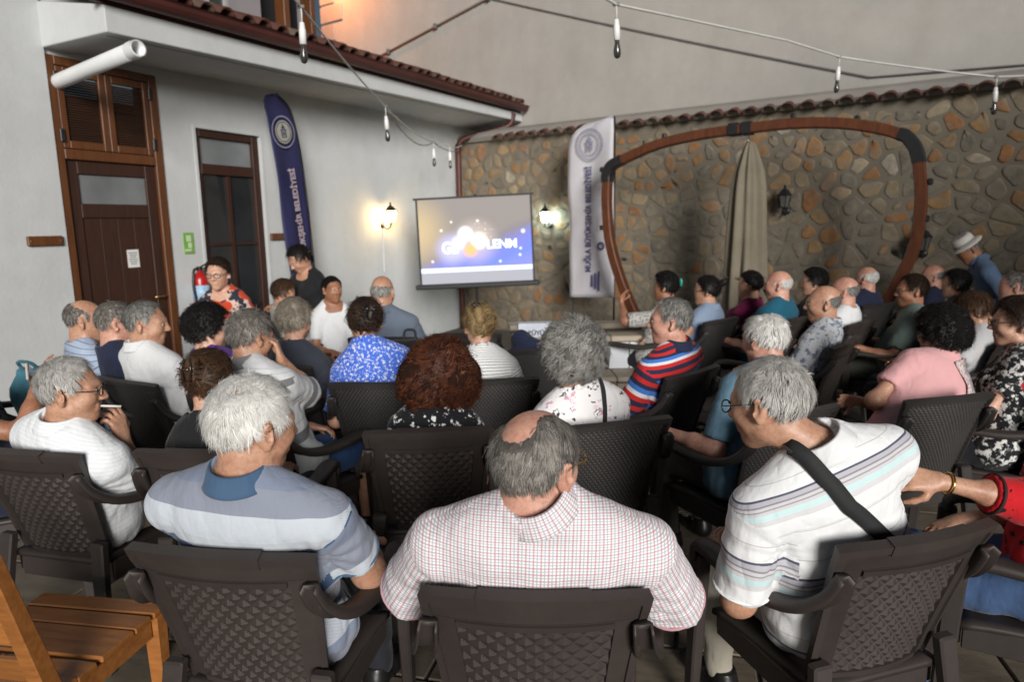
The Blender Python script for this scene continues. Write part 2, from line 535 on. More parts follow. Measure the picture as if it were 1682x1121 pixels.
# door leaf
hbox('door_back', 0.09, 0.71, 0.052, 0.06, 0.10, 1.80, M_DOORW, door)
lf = bmesh.new()
for b in [(0.005, 0.10, 0.0, 2.215), (0.70, 0.795, 0.0, 2.215), (0.10, 0.70, 2.11, 2.215), (0.10, 0.70, 1.76, 1.875), (0.10, 0.70, 0.0, 0.18)]:
    add_box(lf, ((b[0] + b[1]) / 2, 0.03, (b[2] + b[3]) / 2), (b[1] - b[0], 0.045, b[3] - b[2]))
link('door_leaf', bm_mesh('door_leaf', lf, bevel=0.004), M_DOORW, door)
for q in range(4):
    dpart('plank', 0.10 + q * 0.15 + 0.002, 0.25 + q * 0.15 - 0.002, 0.022, 0.05, 0.181, 1.759, M_DOORW, door, 0.0015)
def pane_mat(name, col, rough=0.08):
    m, nt, bs = new_mat(name)
    a = noise(nt, 2.2, 3, 0.5)
    nt.links.new(ramp(nt, a, [(0.3, tuple(c * 0.6 for c in col)), (0.7, col)]).outputs[0], bs.inputs['Base Color'])
    bs.inputs['Roughness'].default_value = rough
    bs.inputs['Specular IOR Level'].default_value = 0.7
    return m
M_FROST = pane_mat('frosted_pane', (0.20, 0.215, 0.22), 0.3)
M_PANE = pane_mat('dark_pane', (0.030, 0.032, 0.034), 0.06)
dpart('pane', 0.10, 0.70, 0.028, 0.034, 1.876, 2.109, M_FROST, door, 0)
M_BRASS = simple('brass', (0.35, 0.25, 0.10), 0.35, 0.1, 10, metal=0.9)
tube_obj('handle', [(0.74, 0.0, 1.06), (0.74, -0.05, 1.06), (0.70, -0.055, 1.06), (0.63, -0.05, 1.06)], 0.009, M_BRASS, door)

# tall window
win = empty('window', (0, 0, 0)); win.parent = house
wb_ = bmesh.new()
W0, W1 = WIN0 + 0.003, WIN1 - 0.003
for b in [(W0, W0 + 0.055, 0.02, WINT - 0.003), (W1 - 0.085, W1, 0.02, WINT - 0.003), (W0 + 0.055, W1 - 0.085, WINT - 0.07, WINT - 0.004), (W0 + 0.055, W1 - 0.085, 2.18, 2.28), (W0 + 0.055, W1 - 0.085, 0.02, 0.2)]:
    add_box(wb_, ((b[0] + b[1]) / 2, 0.07, (b[2] + b[3]) / 2), (b[1] - b[0], 0.09, b[3] - b[2]))
link('frame', bm_mesh('frame', wb_, bevel=0.004), M_DOORW, win)
xm = (W0 + W1 - 0.03) / 2
mb = bmesh.new()
add_box(mb, (xm, 0.06, 1.19), (0.035, 0.05, 1.97))
for z in (1.50, 0.85):
    for sgn in (-1, 1):
        add_box(mb, (xm + sgn * 0.171, 0.062, z), (0.305, 0.04, 0.024))
link('muntin', bm_mesh('muntin', mb), M_DOORW, win)
for (xa, xb) in ((W0 + 0.056, xm - 0.019), (xm + 0.019, W1 - 0.086)):
    for (za, zb) in ((0.201, 0.837), (0.863, 1.487), (1.513, 2.179)):
        hbox('pane', xa, xb, 0.064, 0.068, za, zb, M_PANE, win)
hbox('pane', W0 + 0.056, W1 - 0.086, 0.064, 0.068, 2.281, WINT - 0.072, M_FROST, win)
tr = bmesh.new()
for b in [(WIN0 - 0.03, WIN0 - 0.002, 0.0, WINT + 0.03), (WIN1 + 0.002, WIN1 + 0.03, 0, WINT + 0.03), (WIN0 - 0.002, WIN1 + 0.002, WINT + 0.004, WINT + 0.03)]:
    add_box(tr, ((b[0] + b[1]) / 2, -0.003, (b[2] + b[3]) / 2), (b[1] - b[0], 0.012, b[3] - b[2]))
link('trim', bm_mesh('trim', tr), M_WHITE, win)

# upper storey set back behind the roof
ub = bmesh.new()
def useg(x0, x1, z0, z1): add_box(ub, ((x0 + x1) / 2, 1.15, (z0 + z1) / 2), (x1 - x0, 0.3, z1 - z0))
useg(-0.2, 1.55, 3.4, 6.4); useg(1.55, 2.72, 3.4, 3.80); useg(1.55, 2.72, 5.3, 6.4); useg(2.72, 3.22, 3.4, 6.4); useg(3.22, 4.16, 5.9, 6.4); useg(3.22, 4.16, 3.4, 3.6)
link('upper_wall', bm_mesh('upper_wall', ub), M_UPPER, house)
M_GREYW = simple('grey_window_paint', (0.30, 0.29, 0.29), 0.5)
M_BAYDARK = simple('painted_dark_interior', (0.006, 0.006, 0.007), 0.9)
uw = empty('window', (0, 0, 0)); uw.parent = house
ufb = bmesh.new()
for x in (1.565, 1.86, 2.15, 2.43, 2.70):
    add_box(ufb, (x, 1.03, 4.55), (0.045, 0.06, 1.49))
for i in range(4):
    for z in (3.83, 4.15, 5.27):
        add_box(ufb, (1.7125 + i * 0.287, 1.032, z), (0.232, 0.05, 0.045))
link('frame', bm_mesh('frame', ufb), M_GREYW, uw)
for i in range(4):
    hbox('pane', 1.58 + i * 0.287, 1.84 + i * 0.287, 1.045, 1.05, 3.84, 5.26, M_PANE, uw)
hbox('bay_dark_sheet', 3.22, 4.16, 1.28, 1.32, 3.5, 6.0, M_BAYDARK, house)  # near-black sheet puts the bay's inner darkness into its colour
hbox('bay_post', 3.60, 3.70, 0.98, 1.14, 3.55, 6.1, M_SHUT, house, 0.006)
hbox('bay_post', 4.08, 4.17, 0.97, 1.15, 3.55, 6.1, M_SHUT, house, 0.006)
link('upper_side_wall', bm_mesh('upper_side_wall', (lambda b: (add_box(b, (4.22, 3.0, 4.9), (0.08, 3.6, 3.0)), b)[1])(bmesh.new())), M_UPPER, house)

# ------------------------------------------------------------------ rubble stone wall at the back (local: x along it, -y towards the courtyard)
SA = (-0.79, 11.2, 0.0)
SR = math.atan2(-0.5864, 0.81)
swall = empty('stone_wall', SA, SR)
tag(swall, 'rubble stone courtyard wall with clay tile coping behind the audience', 'wall')
SLEN, STOP = 10.0, 2.92
core = box_obj('mortar', (SLEN / 2 - 0.3, 0.2, STOP / 2 - 0.05), (SLEN + 0.6, 0.4, STOP + 0.1), M_MORTAR, swall)
def clip(poly, px, py, nx, ny):
    out = []
    m = len(poly)
    for i in range(m):
        a, b = poly[i], poly[(i + 1) % m]
        da = (a[0] - px) * nx + (a[1] - py) * ny; db = (b[0] - px) * nx + (b[1] - py) * ny
        if da <= 0: out.append(a)
        if da * db < 0:
            t = da / (da - db)
            out.append((a[0] + (b[0] - a[0]) * t, a[1] + (b[1] - a[1]) * t))
    return out
def chaikin(poly):
    out = []
    m = len(poly)
    for i in range(m):
        a, b = poly[i], poly[(i + 1) % m]
        out.append((a[0] * .80 + b[0] * .20, a[1] * .80 + b[1] * .20)); out.append((a[0] * .20 + b[0] * .80, a[1] * .20 + b[1] * .80))
    return out
rs = random.Random(5)
seeds = {}
GX, GZ = 0.205, 0.158
nx_, nz_ = int(SLEN / GX) + 2, int(STOP / GZ) + 2
for j in range(-1, nz_):
    for i in range(-1, nx_):
        if rs.random() < 0.14: continue
        seeds[(i, j)] = ((i + 0.5 + rs.uniform(-.42, .42) + (0.5 if j % 2 else 0)) * GX, (j + 0.5 + rs.uniform(-.36, .36)) * GZ)
cells = []
for (i, j), (px, pz) in seeds.items():
    if not (0.02 < px < 9.0 and 0.03 < pz < STOP - 0.06): continue
    poly = [(px - .34, pz - .26), (px + .34, pz - .26), (px + .34, pz + .26), (px - .34, pz + .26)]
    gap = rs.uniform(0.008, 0.032)
    for di in range(-3, 4):
        for dj in range(-3, 4):
            q = seeds.get((i + di, j + dj))
            if q is None or (di == 0 and dj == 0): continue
            dx, dz = q[0] - px, q[1] - pz
            L = math.hypot(dx, dz)
            if L < 1e-4: continue
            poly = clip(poly, px + dx / 2 - dx / L * gap, pz + dz / 2 - dz / L * gap, dx / L, dz / L)
            if len(poly) < 3: break
        if len(poly) < 3: break
    poly = clip(poly, 0, STOP - 0.02, 0, 1) if len(poly) >= 3 else poly
    poly = clip(poly, 0, 0.0, 0, -1) if len(poly) >= 3 else poly
    poly = clip(poly, 0.01, 0.0, -1, 0) if len(poly) >= 3 else poly
    if len(poly) < 3: continue
    area = abs(sum(poly[k][0] * poly[(k + 1) % len(poly)][1] - poly[(k + 1) % len(poly)][0] * poly[k][1] for k in range(len(poly)))) / 2
    if area < 0.0045: continue
    cells.append((px, pz, poly, area))
def stone_geo(poly, px, pz, proud):
    p = chaikin(poly)
    p = [(x + rs.uniform(-.009, .009), z + rs.uniform(-.009, .009)) for x, z in p]
    m = len(p)
    V = [(x - px, 0.01, z - pz) for x, z in p]
    V += [((x - px) * .97, -proud * .75, (z - pz) * .97) for x, z in p]
    V += [((x - px) * .80, -proud * rs.uniform(.9, 1.15), (z - pz) * .80) for x, z in p]
    V.append((rs.uniform(-.02, .02), -proud * 1.08, rs.uniform(-.02, .02)))
    Fc = []
    for k in range(m):
        k2 = (k + 1) % m
        Fc += [(k, k2, m + k2, m + k), (m + k, m + k2, 2 * m + k2, 2 * m + k), (2 * m + k, 2 * m + k2, 3 * m)]
    return V, Fc
def seen(c):   # how well the photograph shows a stone: above the heads, within the frame
    return (1 if c[1] > 0.85 else 0) + (1 if c[0] < 7.4 else 0) + c[3]
cells.sort(key=seen, reverse=True)
rest = {}
for k, (px, pz, poly, area) in enumerate(cells):
    V, Fc = stone_geo(poly, px, pz, rs.uniform(0.002, 0.008))
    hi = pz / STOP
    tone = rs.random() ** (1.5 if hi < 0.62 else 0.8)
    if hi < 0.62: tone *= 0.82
    if k < 295:
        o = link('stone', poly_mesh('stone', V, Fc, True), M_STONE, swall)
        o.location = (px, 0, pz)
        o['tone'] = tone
    else:
        r = rest.setdefault(int(tone * 3), ([], []))
        b = len(r[0])
        r[0].extend([(x + px, y, z + pz) for x, y, z in V]); r[1].extend([tuple(q + b for q in f) for f in Fc])
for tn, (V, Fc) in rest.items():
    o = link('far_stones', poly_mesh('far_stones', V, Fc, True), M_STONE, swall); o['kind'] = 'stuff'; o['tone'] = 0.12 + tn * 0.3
# coping: mortar saddle and barrel tiles laid across the wall
bm = bmesh.new()
pr = [(-0.05, 0.0), (-0.10, 0.055), (-0.02, 0.13), (0.2, 0.20), (0.42, 0.13), (0.5, 0.055), (0.45, 0.0)]
a = [bm.verts.new((-0.3, y, STOP + z)) for y, z in pr]; b = [bm.verts.new((SLEN, y, STOP + z)) for y, z in pr]
for i in range(len(pr)):
    j = (i + 1) % len(pr); bm.faces.new((a[i], a[j], b[j], b[i]))
bm.faces.new(a[::-1]); bm.faces.new(b)
cop = link('coping', bm_mesh('coping', bm), M_COPE, swall)
ct_me = barrel_mesh('coping_tile', 0.42, 0.088, 0.078, 0.016)
for i in range(46):
    x = 0.85 + i * 0.208
    if x > 9.8: break
    o = bpy.data.objects.new('coping_tile', ct_me); COL.objects.link(o); o.parent = cop
    o.location = (x + random.uniform(-.01, .01), -0.15 + random.uniform(-.012, .012), STOP - 0.012 + random.uniform(-.006, .006))
    o.rotation_euler = (R(17), 0, random.uniform(-.04, .04))

# ------------------------------------------------------------------ neighbouring building beyond the wall
neigh = empty('neighbour_building', SA, SR)
tag(neigh, 'tall plain rendered building rising behind the stone wall', 'building')
nb = bmesh.new()
add_box(nb, (3.9, 1.0, 4.5), (16.0, 0.4, 9.2))
link('wall', bm_mesh('wall', nb), M_NEIGH, neigh)
M_QUOIN = plaster('quoin_render', (0.36, 0.33, 0.31), 0.3, 20)
for i in range(9):
    w = 0.62 if i % 2 else 0.40
    box_obj('quoin', (-4.1 + w / 2, 0.79, 4.0 + i * 0.34), (w, 0.05, 0.31), M_QUOIN, neigh, bevel=0.015)
tube_obj('wall_conduit', [(-3.6, 0.76, 4.50), (-0.2, 0.76, 5.21), (1.2, 0.76, 5.5)], 0.018, simple('conduit_grey', (0.20, 0.18, 0.17), 0.6), neigh)
for t in (0.28, 0.52, 0.76):
    x = -3.6 + 4.8 * t; z = 4.50 + 1.0 * t
    box_obj('conduit_clip', (x, 0.76, z), (0.05, 0.075, 0.09), simple('clip_grey', (0.10, 0.09, 0.09), 0.6), neigh, bevel=0.008)
# unseen house added behind the camera, right, to half-shade the far right rows
rear = empty('added_shade_house', (9.6, -3.6, 0.0), R(8))
tag(rear, 'unseen plain whitewashed house added behind right to shade the far right rows', 'house')
box_obj('wall', (0, 0, 2.2), (7.0, 4.0, 4.5), M_WHITE, rear)
box_obj('cornice', (0, 0, 4.5), (7.3, 4.3, 0.12), M_WHITE, rear, bevel=0.02)
box_obj('roof', (0, 0, 4.62), (7.5, 4.5, 0.10), M_TILE, rear, bevel=0.02)
for x_ in (-2.2, 0.0, 2.2):
    box_obj('window', (x_, 2.01, 1.7), (0.9, 0.05, 1.3), M_PANE, rear)
# sodium lamp high on the neighbour's corner, above the picture; its glow is what the photograph shows
lamp_root = empty('street_lamp', Matrix.Translation(SA) @ Matrix.Rotation(SR, 4, 'Z') @ Vector((-3.4, 0.05, 6.45)), SR)
tag(lamp_root, 'orange sodium lamp bracketed high on the neighbouring building corner', 'lamp')
tube_obj('bracket', [(0, 0.75, 0.12), (0, 0.3, 0.14), (0, 0, 0.10)], 0.02, M_BLACKM, lamp_root)
me = lathe_mesh('lamp_shade', [(0.02, 0.11), (0.06, 0.09), (0.15, 0.0), (0.145, 0.0), (0.05, 0.085), (0.015, 0.10)], 16)
link('lamp_shade', me, M_BLACKM, lamp_root)
me = lathe_mesh('bulb', [(0.01, 0.06), (0.045, 0.03), (0.05, 0.0), (0.03, -0.04), (0.005, -0.05)], 12)
link('bulb', me, emis('sodium_glow', (1.0, 0.45, 0.12), 8.0), lamp_root)
ld = bpy.data.lights.new('sodium_light', 'POINT'); ld.energy = 140; ld.color = (1.0, 0.30, 0.06); ld.shadow_soft_size = 0.08
lo_ = bpy.data.objects.new('sodium_light', ld); COL.objects.link(lo_); lo_.parent = lamp_root; lo_.location = (0, 0, -0.12)
# ------------------------------------------------------------------ props fixed to the walls
MH = Matrix.Translation(HA) @ Matrix.Rotation(HR, 4, 'Z')
MS = Matrix.Translation(SA) @ Matrix.Rotation(SR, 4, 'Z')
def on_house(name, t, out, z): return empty(name, MH @ Vector((t, -out, z)), HR)
def on_stone(name, s, out, z): return empty(name, MS @ Vector((s, -out, z)), SR)

M_GLASSOFF = pane_mat('lantern_glass_unlit', (0.10, 0.10, 0.09), 0.1)
def lantern(root, glow):
    me = lathe_mesh('wall_plate', [(0.0, 0), (0.04, 0), (0.045, 0.008), (0.03, 0.02), (0.0, 0.024)], 14)
    p = link('wall_plate', me, M_BLACKM, root); p.rotation_euler = (R(90), 0, 0); p.location = (0, -0.002, -0.07)
    pts = catmull([(0, -0.02, -0.07), (0, -0.07, -0.12), (0, -0.13, -0.10), (0, -0.145, -0.04)], 5)
    tube_obj('arm', pts, 0.010, M_BLACKM, root)
    gl = lathe_mesh('glass', [(0.012, -0.03), (0.046, -0.025), (0.072, 0.105), (0.02, 0.11)], 6, False)
    g = link('glass', gl, glow, root); g.location = (0, -0.145, 0)
    bm = bmesh.new()
    for k in range(6):
        a = R(60 * k)
        p0 = Vector((0.049 * math.cos(a), 0.049 * math.sin(a), -0.025)); p1 = Vector((0.075 * math.cos(a), 0.075 * math.sin(a), 0.105))
        d = (p1 - p0); q = d.to_track_quat('Z', 'Y').to_matrix()
        add_box(bm, (p0 + p1) / 2, (0.007, 0.007, d.length), q)
    c = link('cage', bm_mesh('cage', bm), M_BLACKM, root); c.location = (0, -0.145, 0)
    cap = lathe_mesh('cap', [(0.088, 0.104), (0.090, 0.112), (0.066, 0.135), (0.040, 0.170), (0.016, 0.182), (0.012, 0.196), (0.017, 0.206), (0.004, 0.228)], 6, False)
    c = link('cap', cap, M_BLACKM, root); c.location = (0, -0.145, 0)
    if root is L1: box_obj('feed_conduit', (0, -0.005, -0.40), (0.010, 0.008, 0.58), M_PVC, root)
    bs_ = lathe_mesh('base', [(0.004, -0.058), (0.02, -0.048), (0.05, -0.036), (0.05, -0.027)], 6, False)
    c = link('base', bs_, M_BLACKM, root); c.location = (0, -0.145, 0)
L1 = on_house('wall_lantern', 4.12, 0.0, 1.74)
tag(L1, 'lit black lantern glowing warm yellow on the white wall', 'lantern', 'wall lanterns')
lantern(L1, emis('warm_lantern_glass', (1.0, 0.66, 0.24), 115.0))
L2 = on_stone('wall_lantern', 1.72, 0.024, 1.71)
tag(L2, 'lit black lantern glowing cool white on the stone wall beside the screen', 'lantern', 'wall lanterns')
lantern(L2, emis('cool_lantern_glass', (0.80, 1.0, 0.90), 90.0))
L3 = on_stone('wall_lantern', 5.04, 0.024, 1.84)
tag(L3, 'unlit black lantern on the stone wall right of the folded parasol', 'lantern', 'wall lanterns')
lantern(L3, M_GLASSOFF)
L4 = on_stone('wall_lantern', 6.47, 0.024, 1.36)
tag(L4, 'unlit black lantern low on the stone wall outside the wooden ring', 'lantern', 'wall lanterns')
lantern(L4, M_GLASSOFF)

def wood_plaque(t, z, w, h, label):
    o = on_house('wall_plaque', t, 0.0, z); tag(o, label, 'plaque', 'small wooden plaques on the white wall')
    box_obj('board', (0, -0.016, 0), (w, 0.028, h), M_SHUT, o, bevel=0.006)
    for s in (-1, 1):
        m = lathe_mesh('screw', [(0.0, 0), (0.006, 0), (0.005, 0.003), (0, 0.004)], 8)
        q = link('screw', m, M_BRASS, o); q.rotation_euler = (R(90), 0, 0); q.location = (s * w * 0.42, -0.030, 0)
# the near wall stands 3 cm proud of the wall plane
p = wood_plaque(-0.25, 1.585, 0.26, 0.075, 'small brown wooden plaque on the white wall left of the door')
bpy.data.objects['wall_plaque'].location = MH @ Vector((-0.25, -0.031, 1.585))
wood_plaque(2.22, 1.56, 0.24, 0.075, 'small brown wooden plaque between the tall window and the blue flag')

o = on_house('exit_sign', 1.07, 0.002, 1.525); tag(o, 'small green pictogram sign above the fire extinguisher', 'sign')
box_obj('sign_plate', (0, -0.004, 0), (0.115, 0.008, 0.20), simple('sign_green', (0.16, 0.33, 0.07), 0.35), o, bevel=0.002)
M_PAPER = simple('paper_white', (0.62, 0.62, 0.60), 0.7, 0.05)
for (x, z, w, h) in ((0.0, 0.045, 0.05, 0.06), (0.01, -0.02, 0.035, 0.05), (-0.01, -0.065, 0.07, 0.02)):
    box_obj('pictogram', (x, -0.010, z), (w, 0.003, h), simple('sign_pale', (0.45, 0.58, 0.35), 0.4), o)
o = on_house('door_notice', 0.51, -0.02, 1.41); tag(o, 'white paper notice taped to the dark wooden door', 'notice')
box_obj('sheet', (0, -0.002, 0), (0.11, 0.002, 0.155), M_PAPER, o)
M_INK = simple('print_ink', (0.05, 0.05, 0.06), 0.7)
for k in range(6):
    box_obj('text_line', (0.0, -0.0042, 0.05 - k * 0.019), (0.08 - 0.012 * (k % 3), 0.001, 0.006), M_INK, o)

o = on_house('fire_extinguisher', 1.09, 0.095, 1.08); tag(o, 'red fire extinguisher hanging on the white wall beside the window', 'fire extinguisher')
M_RED = simple('extinguisher_red', (0.36, 0.012, 0.010), 0.3, 0.1)
link('cylinder', lathe_mesh('cylinder', [(0.0, -0.17), (0.06, -0.17), (0.075, -0.15), (0.075, 0.10), (0.06, 0.15), (0.025, 0.17), (0.025, 0.19), (0.0, 0.19)], 18), M_RED, o)
link('label', lathe_mesh('label', [(0.0755, -0.10), (0.0765, -0.10), (0.0765, 0.05), (0.0755, 0.05)], 18), simple('ext_label', (0.30, 0.45, 0.62), 0.5, 0.2, 30), o)
bm = bmesh.new(); add_box(bm, (0, 0, 0.205), (0.04, 0.045, 0.04)); add_box(bm, (0.05, 0, 0.235), (0.12, 0.018, 0.012), Matrix.Rotation(R(-22), 3, 'Y')); add_box(bm, (0.05, 0, 0.205), (0.10, 0.018, 0.010))
link('valve', bm_mesh('valve', bm, bevel=0.003), M_BLACKM, o)
tube_obj('hose', catmull([(-0.02, 0, 0.205), (-0.08, -0.02, 0.19), (-0.105, -0.03, 0.05), (-0.09, -0.03, -0.08), (-0.085, -0.03, -0.12)], 5), 0.012, M_BLACKM, o)

# white PVC spout through the wall over the door
p0 = np.array(MH @ Vector((0.02, 0.02, 2.80))); p1 = np.array(MH @ Vector((-0.06, -1.08, 2.91)))
V, Fc = tube_np([p0, p0 * .5 + p1 * .5, p1], 0.056, 18, caps=False)
V2, F2 = tube_np([p0, p0 * .5 + p1 * .5, p1], 0.049, 18, caps=False)
b = len(V); m18 = 18
Fc = Fc + [tuple(q + b for q in f[::-1]) for f in F2]
for k in range(18):
    k2 = (k + 1) % 18
    Fc.append((2 * 18 + k, 2 * 18 + k2, b + 36 + k2, b + 36 + k))
pv = empty('drain_spout', tuple(p0)); tag(pv, 'white plastic drain pipe sticking out above the wooden door', 'pipe')
o = link('pipe', poly_mesh('pipe', np.array(V + V2) - p0, Fc), M_PVC, pv)
ax = (p1 - p0) / np.linalg.norm(p1 - p0)
V, Fc = tube_np([(p1 - p0) - ax * 0.09, (p1 - p0) - ax * 0.002], 0.061, 18, caps=False)
link('socket_collar', poly_mesh('socket_collar', V, Fc), M_PVC, pv)

# ------------------------------------------------------------------ text helper
def text_obj(name, body, size, mat, parent, mtx, align='CENTER', extrude=0.0005, sx=1.0, bold=0.0):
    c = bpy.data.curves.new(name, 'FONT'); c.body = body; c.size = size; c.align_x = align; c.align_y = 'CENTER'; c.extrude = extrude; c.offset = bold
    t = bpy.data.objects.new('tmp_text', c); COL.objects.link(t)
    bpy.context.view_layer.update()
    dg = bpy.context.evaluated_depsgraph_get()
    me = bpy.data.meshes.new_from_object(t.evaluated_get(dg))
    bpy.data.objects.remove(t); bpy.data.curves.remove(c)
    me.materials.clear()
    me.transform(mtx @ Matrix.Diagonal((sx, 1, 1, 1)))
    return link(name, me, mat, parent)
MX_FRONT = Matrix.Rotation(R(90), 4, 'X')                 # text upright facing local -y

# ------------------------------------------------------------------ projection screen
scr = empty('projection_screen', (-0.44, 8.60, 0.0), R(-3))
tag(scr, 'lit projection screen on a tripod showing a blue film title in the corner', 'projection screen')
def screen_mat():
    m, nt, bs = new_mat('projected_picture')
    tc = nt.nodes.new('ShaderNodeTexCoord')
    sx = nt.nodes.new('ShaderNodeSeparateXYZ'); nt.links.new(tc.outputs['Object'], sx.inputs[0])
    x, z = sx.outputs[0], sx.outputs[2]
    def disc(cx, cz, r, soft):
        dx = math_n(nt, 'SUBTRACT', x, cx); dz = math_n(nt, 'SUBTRACT', z, cz)
        d = math_n(nt, 'SQRT', math_n(nt, 'ADD', math_n(nt, 'MULTIPLY', dx, dx), math_n(nt, 'MULTIPLY', dz, dz)))
        mr = nt.nodes.new('ShaderNodeMapRange'); mr.interpolation_type = 'SMOOTHSTEP'
        mr.inputs[1].default_value = r + soft; mr.inputs[2].default_value = r; mr.inputs[3].default_value = 0; mr.inputs[4].default_value = 1
        nt.links.new(d, mr.inputs[0]); return mr.outputs[0]
    # nebula: blue-violet below a rising diagonal, brown-grey haze above
    nz = noise(nt, 2.0, 3, 0.5)
    k = math_n(nt, 'ADD', math_n(nt, 'MULTIPLY_ADD', x, 0.32, math_n(nt, 'MULTIPLY', z, -1.0)), math_n(nt, 'MULTIPLY_ADD', nz, 0.30, -0.10))
    c = ramp(nt, k, [(0.0, (0.27, 0.24, 0.225)), (0.10, (0.235, 0.21, 0.23)), (0.22, (0.20, 0.21, 0.58)), (0.40, (0.16, 0.23, 0.85)), (0.6, (0.26, 0.27, 0.74))]).outputs[0]
    c = mixc(nt, disc(-0.78, 0.15, 0.05, 0.55), c, (0.55, 0.42, 0.24))
    c = mixc(nt, disc(-0.30, -0.10, 0.05, 0.22), c, (0.50, 0.50, 0.80))
    c = mixc(nt, math_n(nt, 'MULTIPLY', disc(0.0, -0.02, 0.10, 0.26), 0.5), c, (0.75, 0.62, 0.55))
    ns = noise(nt, 42, 2, 0.5)
    spk = ramp(nt, ns, [(0.62, (0, 0, 0)), (0.72, (1, 1, 1))]).outputs[0]
    c = mixc(nt, math_n(nt, 'MULTIPLY', spk, disc(0.06, 0.07, 0.10, 0.12)), c, (0.95, 0.85, 0.65))
    for (cx, cz, r, s, col) in ((-0.12, 0.085, 0.035, 0.085, (1.3, 1.4, 1.5)), (-0.21, -0.02, 0.03, 0.09, (0.8, 0.85, 1.1)), (0.045, -0.005, 0.035, 0.10, (1.5, 1.35, 1.05)), (-0.065, -0.115, 0.028, 0.085, (1.4, 0.50, 0.20)), (0.60, 0.09, 0.008, 0.03, (0.8, 0.9, 1.2)), (-0.42, 0.14, 0.006, 0.02, (0.9, 0.9, 1.0)), (0.55, -0.20, 0.005, 0.02, (0.9, 0.9, 1.0)), (0.30, -0.27, 0.005, 0.02, (0.9, 0.9, 1.0)), (0.04, 0.24, 0.006, 0.018, (1, 0.95, 0.8)), (0.56, -0.12, 0.005, 0.018, (1, 1, 1.0)), (-0.29, 0.24, 0.004, 0.018, (1, 0.9, 0.8)), (-0.55, -0.24, 0.005, 0.02, (1, 0.9, 0.9))):
        c = mixc(nt, disc(cx, cz, r, s), c, col)
    def band(z0, z1):
        return math_n(nt, 'MULTIPLY', math_n(nt, 'GREATER_THAN', z, z0), math_n(nt, 'LESS_THAN', z, z1))
    c = mixc(nt, band(-0.382, -0.325), c, (0.78, 0.92, 1.25))
    c = mixc(nt, band(-0.325, -0.312), c, (0.24, 0.22, 0.30))
    c = mixc(nt, band(-0.60, -0.382), c, (0.36, 0.36, 0.40))
    bs.inputs['Base Color'].default_value = (0.02, 0.02, 0.02, 1)
    bs.inputs['Roughness'].default_value = 0.9
    bs.inputs['Specular IOR Level'].default_value = 0.0
    nt.links.new(c, bs.inputs['Emission Color'])
    bs.inputs['Emission Strength'].default_value = 1.25
    return m
head = empty('screen_body', (0, 0, 1.465)); head.parent = scr; head.rotation_euler = (R(-2), R(-2.0), 0)
bm = bmesh.new()
add_box(bm, (0, 0, 0), (1.40, 0.004, 1.05))
link('picture', bm_mesh('picture', bm), screen_mat(), head)
M_SCRB = simple('screen_border_black', (0.012, 0.012, 0.014), 0.6)
for (c, s) in (((-0.712, -0.002, 0), (0.024, 0.006, 1.05)), ((0.712, -0.002, 0), (0.024, 0.006, 1.05)), ((0, -0.004, 0.537), (1.50, 0.022, 0.024))):
    box_obj('border', c, s, M_SCRB, head, bevel=0.002)
box_obj('case', (0, -0.005, -0.555), (1.56, 0.075, 0.065), M_SCRB, head, bevel=0.012)
M_TXT = emis('projected_lettering', (0.62, 0.80, 1.0), 1.15)
text_obj('lettering', 'GE', 0.20, M_TXT, head, Matrix.Translation((-0.32, -0.0035, -0.085)) @ MX_FRONT, bold=0.004, sx=0.85)
text_obj('lettering', 'LENM', 0.15, M_TXT, head, Matrix.Translation((0.33, -0.0035, -0.06)) @ MX_FRONT, bold=0.004)
tube_obj('pole', [(0, 0.05, 0.12), (0, 0.05, 2.03)], 0.014, M_SCRB, scr)
for k in range(3):
    a = R(90 + 120 * k)
    tube_obj('leg', [(0, 0.05, 0.55), (0.5 * math.cos(a), 0.05 + 0.5 * math.sin(a), 0.012)], 0.011, M_SCRB, scr)

# ------------------------------------------------------------------ banners
def cloth_mat(name, col, rough=0.7, sheen=0.0, scale=3, var=0.1, trans=0.0):
    m, nt, bs = new_mat(name)
    a = noise(nt, scale, 4, 0.55)
    nt.links.new(ramp(nt, a, [(0.3, tuple(c * (1 - var) for c in col)), (0.7, tuple(c * (1 + var) for c in col))]).outputs[0], bs.inputs['Base Color'])
    bs.inputs['Roughness'].default_value = rough
    bs.inputs['Specular IOR Level'].default_value = 0.3
    bump(nt, bs, noise(nt, 350, 2, 0.5), 0.12, 0.002)
    return m
def banner(name, root, left, right, mat, wave, off):
    """left/right: functions z-fraction f(0 bottom..1 top) -> (x, z)"""
    nu, nv = 10, 40
    V = []; Fc = []
    for sgn in (0, 1):
        for j in range(nv + 1):
            f = j / nv
            a = np.array(left(f)); b = np.array(right(f))
            for i in range(nu + 1):
                g = i / nu
                p = a * (1 - g) + b * g
                V.append((p[0], -off + wave * math.sin(g * 7 + f * 6) * (0.4 + 0.6 * math.sin(f * 3.1)) + 0.5 * wave * math.sin(f * 17 - g * 9) + sgn * 0.0025, p[1]))
    m = (nu + 1) * (nv + 1)
    for j in range(nv):
        for i in range(nu):
            q = (j * (nu + 1) + i, j * (nu + 1) + i + 1, (j + 1) * (nu + 1) + i + 1, (j + 1) * (nu + 1) + i)
            Fc.append(q); Fc.append(tuple(k + m for k in q[::-1]))
    def edge(k0, k1):
        Fc.append((k1, k0, k0 + m, k1 + m))
    for i in range(nu): edge(i, i + 1); edge(nv * (nu + 1) + i + 1, nv * (nu + 1) + i)
    for j in range(nv): edge((j + 1) * (nu + 1), j * (nu + 1)); edge(j * (nu + 1) + nu, (j + 1) * (nu + 1) + nu)
    return link(name, poly_mesh(name, V, Fc), mat, root)
